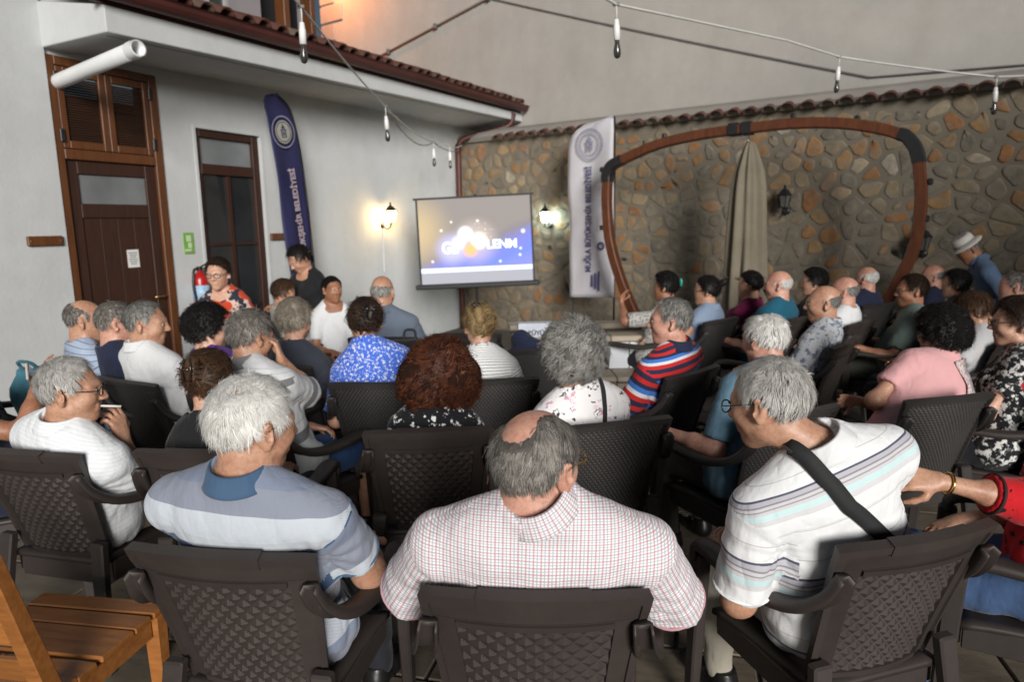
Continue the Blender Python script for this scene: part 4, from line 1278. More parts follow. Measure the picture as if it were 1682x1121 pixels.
def f_eval(prims, P):
    d = np.full(P.shape[:-1], 1.0)
    for q in prims:
        e = p_eval(q, P)
        if q['op'] == 'u': d = smin(d, e, q['k'])
        elif q['op'] == 's': d = -smin(-d, e, q['k'])
        else: d = -smin(-d, -e, q['k'])
    return d
def bounds(prims, m=0.02):
    lo = np.full(3, 1e9); hi = -lo
    for q in prims:
        if q['op'] != 'u': continue
        a, b = p_box(q, m); lo = np.minimum(lo, a); hi = np.maximum(hi, b)
    return lo, hi
def mesh_field(prims, h, wrinkle=None):
    lo, hi = bounds(prims, 2.2 * h + 0.004)
    n = np.maximum(4, np.ceil((hi - lo) / h).astype(int) + 1)
    ax = [lo[i] + h * np.arange(n[i]) for i in range(3)]
    d = np.full(tuple(n), 0.5, np.float32)
    for q in prims:
        bx = p_box(q, q['k'] + 2 * h + 0.01)
        if bx is None: sl = [slice(0, n[i]) for i in range(3)]
        else:
            sl = [slice(max(0, int((bx[0][i] - lo[i]) / h)), min(n[i], int((bx[1][i] - lo[i]) / h) + 2)) for i in range(3)]
            if any(s.stop <= s.start for s in sl): continue
        P = np.stack(np.meshgrid(ax[0][sl[0]], ax[1][sl[1]], ax[2][sl[2]], indexing='ij'), -1)
        e = p_eval(q, P); c = d[tuple(sl)]
        if q['op'] == 'u': r = smin(c, e, q['k'])
        elif q['op'] == 's': r = -smin(-c, e, q['k'])
        else: r = -smin(-c, -e, q['k'])
        d[tuple(sl)] = r
    if wrinkle is not None:
        P = np.stack(np.meshgrid(*ax, indexing='ij'), -1)
        near = np.abs(d) < 0.03
        d[near] += wrinkle(P[near]).astype(np.float32)
    d[0] = d[-1] = 0.1; d[:, 0] = d[:, -1] = 0.1; d[:, :, 0] = d[:, :, -1] = 0.1
    return surface_nets(d, lo, h)
def surface_nets(d, lo, h):
    ins = d < 0
    c = np.zeros(tuple(s - 1 for s in d.shape), np.int8)
    corners = [(i, j, k) for i in (0, 1) for j in (0, 1) for k in (0, 1)]
    sh = c.shape
    for (i, j, k) in corners: c += ins[i:i + sh[0], j:j + sh[1], k:k + sh[2]]
    act = (c > 0) & (c < 8)
    idx = np.argwhere(act)
    if len(idx) == 0: return np.zeros((0, 3)), np.zeros((0, 4), int)
    num = -np.ones(sh, np.int64); num[act] = np.arange(len(idx))
    acc = np.zeros((len(idx), 3)); cnt = np.zeros(len(idx))
    for a in corners:
        for axis in range(3):
            if a[axis]: continue
            b = list(a); b[axis] = 1
            da = d[idx[:, 0] + a[0], idx[:, 1] + a[1], idx[:, 2] + a[2]]; db = d[idx[:, 0] + b[0], idx[:, 1] + b[1], idx[:, 2] + b[2]]
            m = (da < 0) != (db < 0)
            t = np.where(m, da / np.where(m, da - db, 1), 0)
            p = np.array(a, float)[None] + np.zeros((len(idx), 3)); p[:, axis] += t
            acc[m] += p[m]; cnt[m] += 1
    V = lo + h * (idx + acc / cnt[:, None])
    F = []
    for axis in range(3):
        o1, o2 = (axis + 1) % 3, (axis + 2) % 3
        s0 = [slice(None)] * 3; s1 = [slice(None)] * 3
        s0[axis] = slice(0, -1); s1[axis] = slice(1, None)
        a = ins[tuple(s0)]; b = ins[tuple(s1)]
        e = np.argwhere(a != b)
        e = e[(e[:, o1] > 0) & (e[:, o2] > 0) & (e[:, o1] < sh[o1]) & (e[:, o2] < sh[o2])]
        if len(e) == 0: continue
        flip = ins[e[:, 0], e[:, 1], e[:, 2]]
        def cell(x, y):
            g = e.copy(); g[:, o1] -= x; g[:, o2] -= y
            return num[g[:, 0], g[:, 1], g[:, 2]]
        q = np.stack([cell(1, 1), cell(0, 1), cell(0, 0), cell(1, 0)], 1)
        q[~flip] = q[~flip][:, ::-1]
        F.append(q)
    return V, np.concatenate(F)
def cat_geo(gs):
    V = []; F = []; b = 0
    for v, f in gs:
        V.append(v); F.append(f + b); b += len(v)
    return np.concatenate(V), np.concatenate(F)

# ------------------------------------------------------------------ materials of the people
def skin_mat(name, col):
    m, nt, bs = new_mat(name)
    a = noise(nt, 14, 5, 0.6); b = noise(nt, 90, 3, 0.6)
    c = ramp(nt, a, [(0.25, (col[0] * .80, col[1] * .68, col[2] * .64)), (0.5, col), (0.75, (col[0] * 1.10, col[1] * 1.14, col[2] * 1.16))]).outputs[0]
    d = ramp(nt, b, [(0.35, (0.82, 0.76, 0.73)), (0.6, (1, 1, 1))]).outputs[0]
    nt.links.new(mixc(nt, 1, c, d, 'MULTIPLY'), bs.inputs['Base Color'])
    bs.inputs['Roughness'].default_value = 0.48
    bs.inputs['Subsurface Weight'].default_value = 0.12
    bs.inputs['Subsurface Radius'].default_value = (0.012, 0.005, 0.003)
    bs.inputs['Subsurface Scale'].default_value = 0.6
    bump(nt, bs, noise(nt, 220, 4, 0.6), 0.12, 0.002)
    return m
SKIN = {'fair': skin_mat('fair_skin', (0.56, 0.33, 0.235)), 'tan': skin_mat('tanned_skin', (0.47, 0.262, 0.172)), 'brown': skin_mat('brown_skin', (0.33, 0.155, 0.088)), 'pink': skin_mat('ruddy_skin', (0.54, 0.29, 0.215))}
def hair_mat(name, stops, rough=0.5):
    rough = max(rough, .48)
    m, nt, bs = new_mat(name)
    g = nt.nodes.new('ShaderNodeNewGeometry')
    a = noise(nt, 16, 3, 0.6)
    lk = nt.nodes.new('ShaderNodeAttribute'); lk.attribute_name = 'lock'
    f = math_n(nt, 'ADD', math_n(nt, 'MULTIPLY', g.outputs['Random Per Island'], 0.42), math_n(nt, 'ADD', math_n(nt, 'MULTIPLY', a, 0.20), math_n(nt, 'MULTIPLY', lk.outputs['Fac'], 0.38)))
    nt.links.new(ramp(nt, f, stops).outputs[0], bs.inputs['Base Color'])
    bs.inputs['Roughness'].default_value = rough
    bs.inputs['Specular IOR Level'].default_value = 0.22
    return m
HAIR = {
    'white': hair_mat('white_hair', [(0.1, (0.42, 0.41, 0.38)), (0.45, (0.68, 0.67, 0.64)), (0.9, (0.84, 0.83, 0.80))]),
    'silver': hair_mat('silver_hair', [(0.1, (0.26, 0.25, 0.235)), (0.5, (0.48, 0.465, 0.44)), (0.9, (0.68, 0.665, 0.635))]),
    'salt': hair_mat('salt_and_pepper_hair', [(0.1, (0.045, 0.040, 0.036)), (0.5, (0.17, 0.155, 0.138)), (0.9, (0.42, 0.40, 0.365))]),
    'grey': hair_mat('grey_hair', [(0.1, (0.06, 0.057, 0.053)), (0.45, (0.22, 0.215, 0.20)), (0.9, (0.46, 0.45, 0.42))]),
    'black': hair_mat('black_hair', [(0.1, (0.005, 0.0045, 0.0045)), (0.6, (0.012, 0.010, 0.010)), (0.95, (0.028, 0.023, 0.021))], 0.36),
    'dark': hair_mat('dark_brown_hair', [(0.1, (0.012, 0.007, 0.005)), (0.6, (0.032, 0.018, 0.012)), (0.95, (0.075, 0.042, 0.024))], 0.38),
    'brown': hair_mat('brown_hair', [(0.1, (0.022, 0.012, 0.007)), (0.6, (0.062, 0.032, 0.017)), (0.95, (0.15, 0.08, 0.04))], 0.38),
    'auburn': hair_mat('auburn_hair', [(0.1, (0.020, 0.008, 0.005)), (0.5, (0.070, 0.022, 0.011)), (0.95, (0.19, 0.062, 0.026))], 0.38),
    'blond': hair_mat('blond_hair', [(0.1, (0.07, 0.042, 0.018)), (0.5, (0.19, 0.125, 0.055)), (0.95, (0.45, 0.34, 0.17))], 0.38),
    'ash': hair_mat('ash_blond_hair', [(0.1, (0.10, 0.085, 0.065)), (0.5, (0.24, 0.21, 0.165)), (0.95, (0.45, 0.41, 0.33))]),
}
HCAP = {}
for k_, c_ in dict(white=(.46, .45, .43), silver=(.32, .305, .285), salt=(.10, .09, .08), grey=(.10, .098, .092), black=(.006, .0055, .0055), dark=(.014, .009, .007), brown=(.028, .016, .010), auburn=(.022, .009, .006), blond=(.095, .06, .028), ash=(.13, .112, .088)).items():
    HCAP[k_] = simple(k_ + '_hair_gap_shade', c_, 0.95, 0.3, 40, bmp=0.6, bscale=120, spec=0.1)  # dark cap colour paints the shaded gaps between the locks
def fab(name):
    m, nt, bs = new_mat(name)
    tc = nt.nodes.new('ShaderNodeTexCoord')
    sp = nt.nodes.new('ShaderNodeSeparateXYZ'); nt.links.new(tc.outputs['UV'], sp.inputs[0])
    bs.inputs['Roughness'].default_value = 0.85
    bs.inputs['Specular IOR Level'].default_value = 0.2
    bs.inputs['Sheen Weight'].default_value = 0.08
    n1 = noise(nt, 9, 4, 0.5); n2 = noise(nt, 500, 2, 0.5)
    rg = math_n(nt, 'ABSOLUTE', math_n(nt, 'SUBTRACT', noise(nt, 7, 3, 0.5, sc3=(1.4, 1.4, .7)), 0.5))
    h = math_n(nt, 'ADD', math_n(nt, 'ADD', math_n(nt, 'MULTIPLY', n1, 0.7), math_n(nt, 'MULTIPLY', rg, 1.6)), math_n(nt, 'MULTIPLY', n2, 0.06))
    bump(nt, bs, h, 0.5, 0.022)
    return m, nt, bs, sp.outputs[0], sp.outputs[1], tc
def f_plain(name, col, var=0.08):
    m, nt, bs, u, v, tc = fab(name)
    a = noise(nt, 5, 4, 0.6)
    nt.links.new(ramp(nt, a, [(0.3, tuple(c * (1 - var) for c in col)), (0.7, tuple(c * (1 + var) for c in col))]).outputs[0], bs.inputs['Base Color'])
    return m
def f_bands(name, period, stops, weave=0.0, offset=-0.06, clampv=False):
    """stops: list of (metres, colour) repeating every period down the cloth"""
    m, nt, bs, u, v, tc = fab(name)
    w = math_n(nt, 'MULTIPLY_ADD', noise(nt, 6, 2, 0.5), 0.006, offset - 0.003)
    vv_ = math_n(nt, 'ADD', v, w)
    if clampv: vv_ = math_n(nt, 'MAXIMUM', vv_, 0.001)
    f = math_n(nt, 'FRACT', math_n(nt, 'DIVIDE', vv_, period))
    st = [(p / period, c) for p, c in stops]
    c = None
    for k in range(0, len(st), 28):
        c = ramp(nt, f, st[k:k + 28], 'CONSTANT').outputs[0]
    if weave:
        s = math_n(nt, 'SINE', math_n(nt, 'MULTIPLY', u, 900)); s2 = math_n(nt, 'SINE', math_n(nt, 'MULTIPLY', v, 900))
        k = math_n(nt, 'MULTIPLY_ADD', math_n(nt, 'MULTIPLY', s, s2), weave, 1.0 - weave * 0.5)
        g = nt.nodes.new('ShaderNodeCombineColor')
        for i in range(3): nt.links.new(k, g.inputs[i])
        c = mixc(nt, 1, c, g.outputs[0], 'MULTIPLY')
    nt.links.new(c, bs.inputs['Base Color'])
    return m
def f_check(name, base, c1, c2, p):
    m, nt, bs, u, v, tc = fab(name)
    def line(x, off, w):
        f = math_n(nt, 'FRACT', math_n(nt, 'ADD', math_n(nt, 'DIVIDE', x, p), off))
        return math_n(nt, 'LESS_THAN', f, w)
    c = mixc(nt, math_n(nt, 'MULTIPLY', line(v, 10.0, 0.22), 0.75), base, c1)
    c = mixc(nt, math_n(nt, 'MULTIPLY', line(u, 10.0, 0.22), 0.75), c, c1)
    c = mixc(nt, math_n(nt, 'MULTIPLY', line(v, 10.5, 0.18), 0.7), c, c2)
    c = mixc(nt, math_n(nt, 'MULTIPLY', line(u, 10.5, 0.18), 0.7), c, c2)
    nt.links.new(c, bs.inputs['Base Color'])
    return m
def f_spots(name, base, layers):
    """layers: (scale, threshold lo, hi, colour, seed, kind)"""
    m, nt, bs, u, v, tc = fab(name)
    c = base
    for (sc, lo, hi, col, seed, kind) in layers:
        mp = nt.nodes.new('ShaderNodeMapping'); mp.inputs['Location'].default_value = (seed, seed * 1.7, seed * .3)
        nt.links.new(tc.outputs['Object'], mp.inputs[0])
        if kind == 'n':
            f = noise(nt, sc, 3, 0.6, vec=mp.outputs[0])
            k = ramp(nt, f, [(lo, (0, 0, 0)), (hi, (1, 1, 1))]).outputs[0]
        else:
            vo = nt.nodes.new('ShaderNodeTexVoronoi'); vo.inputs['Scale'].default_value = sc
            nt.links.new(mp.outputs[0], vo.inputs['Vector'])
            k = ramp(nt, vo.outputs['Distance'], [(lo, (1, 1, 1)), (hi, (0, 0, 0))]).outputs[0]
            if kind == 'vs':       # only some cells
                sc_ = nt.nodes.new('ShaderNodeSeparateColor'); nt.links.new(vo.outputs['Color'], sc_.inputs[0])
                k = math_n(nt, 'MULTIPLY', k, math_n(nt, 'GREATER_THAN', sc_.outputs[0], 0.55))
        c = mixc(nt, k, c, col)
    nt.links.new(c, bs.inputs['Base Color'])
    return m

# ------------------------------------------------------------------ the human figure
def rotm(yaw, pitch, roll=0.0):
    """head: yaw about z (ccw), pitch >0 looks down, roll tilts"""
    return np.array(Matrix.Rotation(yaw, 3, 'Z') @ Matrix.Rotation(-pitch, 3, 'X') @ Matrix.Rotation(roll, 3, 'Y'))
def head_prims(Hc, M, s, fem, face):
    T = lambda p: Hc + M @ (np.array(p, float) * s)
    w = 0.97 if fem else 1.0
    pr = [ell(T((0, -.012, .028)), np.array((.076 * w, .097, .089)) * s, M, 0.03),
          ell(T((0, .030, -.030)), np.array((.060 * w, .064, .082)) * s, M, 0.035),
          cap(T((-.040 * w, .004, -.066)), T((0, .062, -.094)), .027 * s, .020 * s, k=.03), cap(T((.040 * w, .004, -.066)), T((0, .062, -.094)), .027 * s, .020 * s, k=.03)]
    skull = list(pr)
    if face:
        for x in (-1, 1):
            pr.append(cap(T((x * .036, .066, -.022)), T((x * .044, .045, -.045)), .021 * s, .018 * s, k=.025))
            pr.append(cap(T((x * .012, .086, .026)), T((x * .044, .072, .022)), .011 * s, .009 * s, k=.018))
            pr.append(ell(T((x * .032, .101, .004)), np.array((.017, .012, .011)) * s, M, .012, 's'))
            pr.append(ell(T((x * .032, .0815, .004)), np.array((.0145, .011, .011)) * s, M, .004))
        pr += [cap(T((0, .092, .016)), T((0, .113, -.024)), .0075 * s, .0115 * s, k=.014)]
        for x in (-1, 1): pr.append(ell(T((x * .0125, .102, -.028)), np.array((.009, .011, .0075)) * s, M, .008))
        pr += [cap(T((-.018, .0895, -.0535)), T((.018, .0895, -.0535)), .0070 * s, k=.010), cap(T((-.015, .0875, -.0655)), T((.015, .0875, -.0655)), .0078 * s, k=.010),
               cap(T((-.024, .0965, -.0595)), T((.024, .0965, -.0595)), .0028 * s, k=.004, op='s')]
    for x in (-1, 1):
        Me = M @ rotm(x * R(-30), R(0), R(x * 8))
        pr.append(ell(T((x * .086 * w, -.016, -.006)), np.array((.0085, .021, .035)) * s, Me, .008))
        pr.append(ell(T((x * .095 * w, -.010, .000)), np.array((.007, .012, .021)) * s, Me, .005, 's'))
        pr.append(cap(T((x * .074 * w, -.006, -.032)), T((x * .083 * w, -.010, -.037)), .008 * s, k=.008))
    return pr, skull
HEAD_C0 = np.array([0, -.010, .018])
_, SKULL = head_prims(np.zeros(3), np.eye(3), 1.0, False, False)
def skull_r(D, extra=None):
    lo = np.full(len(D), .03); hi = np.full(len(D), .20 if not extra else .32)
    prs = SKULL + (extra or [])
    for _ in range(18):
        m = (lo + hi) / 2
        e = f_eval(prs, HEAD_C0 + D * m[:, None]); lo = np.where(e < 0, m, lo); hi = np.where(e < 0, hi, m)
    return (lo + hi) / 2
def hairline(az, fem):
    if fem: return np.interp(az, [0, 35, 60, 80, 100, 130, 180], [40, 36, 20, -8, -18, -40, -48])
    return np.interp(az, [0, 35, 55, 70, 77, 84, 104, 112, 135, 180], [44, 38, 26, 0, -8, 13, 12, -16, -33, -39])
def hair_mask(D, hs, fem):
    az = np.degrees(np.abs(np.arctan2(D[:, 0], D[:, 1]))); el = np.degrees(np.arcsin(np.clip(D[:, 2], -1, 1)))
    line = hairline(az, fem) + hs.get('raise', 0) + hs.get('recede', 0) * np.clip(1 - az / 75, 0, 1)
    jit = 3.0 * np.sin(az * .9 + 3 * np.sin(az * .23) + hs.get('seed', 0))
    soft = np.interp(az, [0, 90, 120, 180], [7, 7, 15, 18]) if not fem else 8.0
    m = np.clip((el - line + jit * .6) / soft + .35, 0, 1)
    if 'top' in hs:                                   # fringe only: bare above this elevation
        t = np.interp(az, [0, 60, 100, 180], hs['top'])
        m *= np.clip((t - el + jit) / 10 + .5, 0, 1)
    if 'bald' in hs:                                  # a bare patch: direction, radius in degrees
        for (bd, br) in hs['bald']:
            c = D @ vnorm(bd); a = np.degrees(np.arccos(np.clip(c, -1, 1)))
            m *= np.clip((a - br + jit * .5) / hs.get('bsoft', 20) + .4, 0, 1)
    return m
_ico = None
def ico_dirs():
    global _ico
    if _ico is None:
        bm = bmesh.new(); bmesh.ops.create_icosphere(bm, subdivisions=5, radius=1.0)
        bm.verts.ensure_lookup_table()
        D = np.array([v.co[:] for v in bm.verts]); F = np.array([[v.index for v in f.verts] for f in bm.faces]); bm.free()
        bm = bmesh.new(); bmesh.ops.create_icosphere(bm, subdivisions=4, radius=1.0)
        D4 = np.array([v.co[:] for v in bm.verts]); F4 = np.array([[v.index for v in f.verts] for f in bm.faces]); bm.free()
        _ico = ((D, F, skull_r(D)), (D4, F4, skull_r(D4)))
    return _ico
def ribbons(P, nrm, w0):
    """P (n,s,3) strands -> geometry"""
    n, s, _ = P.shape
    t = np.gradient(P, axis=1)
    side = np.cross(t, nrm); side /= np.linalg.norm(side, axis=-1, keepdims=True) + 1e-9
    w = (w0 * np.linspace(1, .35, s))[None, :, None] if np.isscalar(w0) else (w0[:, None] * np.linspace(1, .35, s)[None])[:, :, None]
    V = np.stack([P - side * w, P + side * w], 2).reshape(-1, 3)
    b = (np.arange(n) * s * 2)[:, None] + (np.arange(s - 1) * 2)[None]
    F = np.stack([b, b + 1, b + 3, b + 2], -1).reshape(-1, 4)
    return V, F
def build_hair(hs, fem, lod, g):
    style = hs['style']
    (D, F, Rr) = ico_dirs()[0 if lod == 0 else 1]
    th = hs.get('th', .010)
    if 'body' in hs: Rr = skull_r(D, hs['body'])
    m = hair_mask(D, hs, fem)
    az = np.degrees(np.abs(np.arctan2(D[:, 0], D[:, 1])))
    lump = np.zeros(len(D))
    for q in range(5):
        kv = g.normal(size=3) * hs.get('lf', 7); lump += np.sin(D @ kv + g.uniform(0, 6))
    lump = lump / 5 * hs.get('lump', .15)
    thick = th * (1 + lump)
    if style == 'bob':
        thick = thick * (1 + hs.get('back', .6) * np.clip(-D[:, 1], 0, 1) * np.clip(.5 - D[:, 2], 0, 1)) * (1 + hs.get('sidev', .2) * np.abs(D[:, 0]))
    r = np.where(m > .03, Rr + thick * m - .005 * (1 - m), Rr - .012)
    V = HEAD_C0 + D * r[:, None]
    keep = (m[F] > .03).any(1)
    Fk = F[keep]; used, inv = np.unique(Fk, return_inverse=True)
    geo = [(V[used], inv.reshape(-1, 3))]
    # strands
    n = int(hs.get('n', 5000) * (1, .38, .15)[lod]); w = hs.get('w', .0008) * (1, 1.5, 2.4)[lod]
    Q = g.normal(size=(n * 3, 3)); Q /= np.linalg.norm(Q, axis=1)[:, None]
    mk = hair_mask(Q, hs, fem)
    Q = Q[g.uniform(size=len(Q)) < mk ** 1.5][:n]
    mk = hair_mask(Q, hs, fem)
    n = len(Q)
    # nearest cap radius through the icosphere
    rr = skull_r(Q, hs.get('body'))
    l2 = np.zeros(n)
    base_th = th * np.ones(n)
    if style == 'bob':
        base_th = base_th * (1 + hs.get('back', .6) * np.clip(-Q[:, 1], 0, 1) * np.clip(.5 - Q[:, 2], 0, 1)) * (1 + hs.get('sidev', .2) * np.abs(Q[:, 0]))
    root = HEAD_C0 + Q * (rr + base_th * mk * .82 - .004 * (1 - mk))[:, None]
    L = hs.get('len', .03) * g.uniform(.55, 1.3, n) * (.45 + .55 * mk)
    S = 9 if style in ('curl', 'bob') and hs.get('curl', 0) else 5
    P = np.zeros((n, S, 3)); NO = np.zeros((n, S, 3))
    whorl = vnorm(hs.get('whorl', (.15, -.55, .83)))
    gather = np.array(hs['gather']) if 'gather' in hs else None
    p = root.copy()
    jit = g.normal(size=(n, 3)) * hs.get('jit', .28)
    lift = hs.get('lift', .22)
    # locks: strands of one lock share their wander and their curl
    K = hs.get('locks', 260); kc = Q[g.choice(n, min(K, n), replace=False)]; kid = np.argmax(Q @ kc.T, 1); K = len(kc)
    jit = jit * .55 + (g.normal(size=(K, 3)) * hs.get('wander', .35))[kid]
    L = L * (g.uniform(.75, 1.25, K))[kid]
    liftk = (g.uniform(.5, 1.6, K) * lift)[kid][:, None]
    fly = (g.uniform(size=n) < .05) & (mk > .9); L = np.where(fly, L * 1.3, L); liftk = np.where(fly[:, None], liftk * 1.6 + .10, liftk)
    for i in range(S):
        nn = p - HEAD_C0; nn /= np.linalg.norm(nn, axis=1)[:, None]
        P[:, i] = p; NO[:, i] = nn
        if gather is not None: fl = gather - p
        else:
            dd = nn - whorl; fl = dd + np.array([0, 0, -hs.get('grav', .35)])
            if hs.get('part'): fl = fl + np.array([np.sign(hs['part']) * .8, 0, 0])
            if hs.get('comb'): fl = fl + np.array(hs['comb'])
        fl = fl + jit
        fl -= nn * (fl * nn).sum(1)[:, None]; fl /= np.linalg.norm(fl, axis=1)[:, None] + 1e-9
        st = (L / (S - 1))[:, None]
        p = p + st * (fl + nn * (liftk * (1 - i / S) + g.normal(size=(n, 1)) * .05))
    cl = hs.get('clump', .35)
    if cl > 0:
        Pm = np.zeros((K, S, 3)); np.add.at(Pm, kid, P); Pm /= np.bincount(kid, minlength=K)[:, None, None] + 1e-9
        P = P + (Pm[kid] - P) * (cl * np.linspace(.15, 1, S))[None, :, None] * g.uniform(.1, 1.15, (n, 1, 1))
    if hs.get('curl', 0):
        t = np.gradient(P, axis=1); t /= np.linalg.norm(t, axis=-1, keepdims=True) + 1e-9
        e2 = np.cross(t, NO)
        ph = (g.uniform(0, 6.28, K))[kid][:, None] + g.normal(size=(n, 1)) * .35 + np.linspace(0, 1, S)[None] * 6.28 * hs.get('turns', 1.3) * (g.uniform(.7, 1.4, K))[kid][:, None]
        cr = hs['curl'] * (g.uniform(.6, 1.3, K))[kid][:, None] * g.uniform(.8, 1.2, (n, 1)) * np.linspace(.5, 1.15, S)[None]
        P = P + (np.cos(ph) * cr)[..., None] * NO + (np.sin(ph) * cr)[..., None] * e2
    geo.append(ribbons(P, NO, w * g.uniform(.6, 1.3, n)))
    # bun / tail / twist volumes
    for (a, b, ra, rb, tw) in hs.get('vol', []):
        pv, pf = mesh_field([cap(a, b, ra, rb)], max(.006, ra * .16))
        geo.append((pv, pf))
        k = int(900 * (1, .5, .25)[lod]); a = np.array(a, float); b = np.array(b, float); axx = vnorm(b - a)
        e1 = vnorm(np.cross(axx, (0.3, .2, .9))); e2 = np.cross(axx, e1)
        tt = np.linspace(-.35, 1.35, 8)[None] * np.ones((k, 1)); ph = g.uniform(0, 6.28, (k, 1)) + tt * tw + g.normal(size=(k, 1)) * .3
        tc_ = np.clip(tt, 0, 1); rad = (ra + (rb - ra) * tc_) * np.sqrt(np.clip(1 - (np.where(tt < 0, -tt, np.maximum(tt - 1, 0)) / .37) ** 2, .02, 1)) * g.uniform(1.0, 1.07, (k, 1))
        no = np.cos(ph)[..., None] * e1 + np.sin(ph)[..., None] * e2
        Pp = a + (b - a) * tc_[..., None] + axx * ((tt - tc_) * ra * 2.6)[..., None] + no * rad[..., None]
        geo.append(ribbons(Pp, no, w * 1.3))
    out = []
    for v_, f_ in geo:
        out.append((v_, f_ if f_.shape[1] == 3 else np.concatenate([f_[:, [0, 1, 2]], f_[:, [0, 2, 3]]])))
    tone = g.uniform(0, 1, K)[kid]
    lk = np.concatenate([np.full(len(geo[0][0]), .12), np.repeat(tone, S * 2)] + [np.full(len(q_[0]), .45) for q_ in geo[2:]])
    return cat_geo(out) + (lk,)

def hand_prims(W, hd, pn, side, curl=.55, spread=.02, fing=None, s=1.0):
    """hd: pointing direction, pn: palm facing direction, side +1 right hand / -1 left"""
    h = vnorm(hd); pn = np.asarray(pn, float); pn = vnorm(pn - h * (pn @ h))
    lat = vnorm(np.cross(h, pn)) * -side                 # towards the thumb
    pr = []
    lens = np.array([.070, .078, .073, .057]) * s
    fing = fing or [curl] * 4
    for j in range(4):
        o = (1.5 - j)
        a = W + lat * o * .011 * s + h * .008; kx = W + h * (.086, .089, .084, .076)[j] * s + lat * o * .0205 * s
        pr.append(cap(a, kx, .0145 * s, .0108 * s, k=.012))
        p = kx; ang = 0.0; c = fing[j]
        for q, (fr, ac) in enumerate(((.44, .75), (.31, 1.0), (.25, .7))):
            ang += c * ac
            d = vnorm(h * math.cos(ang) + pn * math.sin(ang) + lat * o * spread * 4)
            e = p + d * lens[j] * fr
            pr.append(cap(p, e, (.0092 - .0008 * q) * s, (.0086 - .0010 * q) * s, k=.004)); p = e
    p = W + h * .022 * s + lat * .020 * s
    for q, (L, wt) in enumerate(((.042, (.55, .75, .35)), (.032, (.80, .35, .45)), (.026, (.85, .10, .50)))):
        d = vnorm(h * wt[0] + lat * wt[1] + pn * wt[2]); e = p + d * L * s
        pr.append(cap(p, e, (.0135 - .0018 * q) * s, (.0115 - .0018 * q) * s, k=.008)); p = e
    pr.append(cap(W - h * .02, W + h * .03, .022 * s, .018 * s, sq=(pn, .75), k=.012))
    return pr
def ik(S, W, la, lf, pole):
    v = W - S; L = np.linalg.norm(v); u = v / L
    L = min(L, (la + lf) * .995); W = S + u * L
    x = (la * la - lf * lf + L * L) / (2 * L); y = math.sqrt(max(0, la * la - x * x))
    po = np.asarray(pole, float); po = vnorm(po - u * (po @ u))
    return S + u * x + po * y, W
_shoes = {}
def shoe_mesh(mat):
    if mat.name not in _shoes:
        pr = [cap((0, -.045, .045), (0, .06, .036), .042, .036, k=.03), cap((0, .06, .034), (0, .155, .03), .040, .032, k=.03), cap((0, -.04, .05), (0, -.035, .10), .042, .044, k=.03), half((0, 0, .004), (0, 0, -1)), half((0, 0, .105), (0, 0, 1))]
        v, f = mesh_field(pr, .010)
        me = mesh_np('shoe', v, f); me.materials.append(mat); _shoes[mat.name] = me
    return _shoes[mat.name]
M_SHOE = {'black': simple('black_shoe', (0.012, 0.011, 0.011), 0.35), 'brown': simple('brown_shoe', (0.07, 0.04, 0.025), 0.5), 'white': simple('pale_shoe', (0.4, 0.39, 0.37), 0.6)}
M_EYE = simple('eye_white', (0.38, 0.35, 0.32), 0.15, 0.03)
M_IRIS = simple('dark_iris', (0.02, 0.012, 0.008), 0.1)
M_LENS = glass_mat('spectacle_lens', (0.95, 0.96, 0.96), 0.0)
def glasses(par, Hc, M, s, mat, rim=.0022):
    T = lambda p: Hc + M @ (np.array(p, float) * s)
    g = []
    for x in (-1, 1):
        g.append(tube_np([T((x * .034 + .024 * math.cos(a), .109 - .004 * abs(math.cos(a)), .004 + .017 * math.sin(a))) for a in np.linspace(0, 2 * math.pi, 19)[:-1]], rim, 6, closed=True))
        g.append(tube_np([T((x * .058, .104, .010)), T((x * .076, .08, .011)), T((x * .083, -.005, .012)), T((x * .084, -.028, .000))], rim * .9, 6))
    g.append(tube_np([T((-.010, .110, .008)), T((0, .114, .010)), T((.010, .110, .008))], rim, 6))
    link('spectacles', poly_mesh('spectacles', *join_geo(g)), mat, par)
def eyes(par, Hc, M, s):
    for x in (-1, 1):
        V = []
        bm = bmesh.new(); bmesh.ops.create_uvsphere(bm, u_segments=12, v_segments=8, radius=.0112 * s)
        bmesh.ops.translate(bm, verts=bm.verts, vec=Vector(Hc + M @ (np.array((x * .032, .0835, .0035)) * s)))
        e = link('eye', bm_mesh('eye', bm, True), M_EYE, par)
        bm = bmesh.new(); bmesh.ops.create_uvsphere(bm, u_segments=10, v_segments=6, radius=.0062 * s)
        bmesh.ops.translate(bm, verts=bm.verts, vec=Vector(Hc + M @ (np.array((x * .032, .0895, .0035)) * s)))
        link('iris', bm_mesh('iris', bm, True), M_IRIS, e)

def at_height(u, v, z):
    """a point at a known height on the line of sight through photograph pixel (u, v); used to measure where a seated head is"""
    d = cam.matrix_world.to_3x3() @ Vector(((u - 841) / 1121.3, -(v - 560.5) / 1121.3, -1.0))
    k = (z - CAM_H) / d.z
    return np.array(cam.matrix_world.translation + d * k)

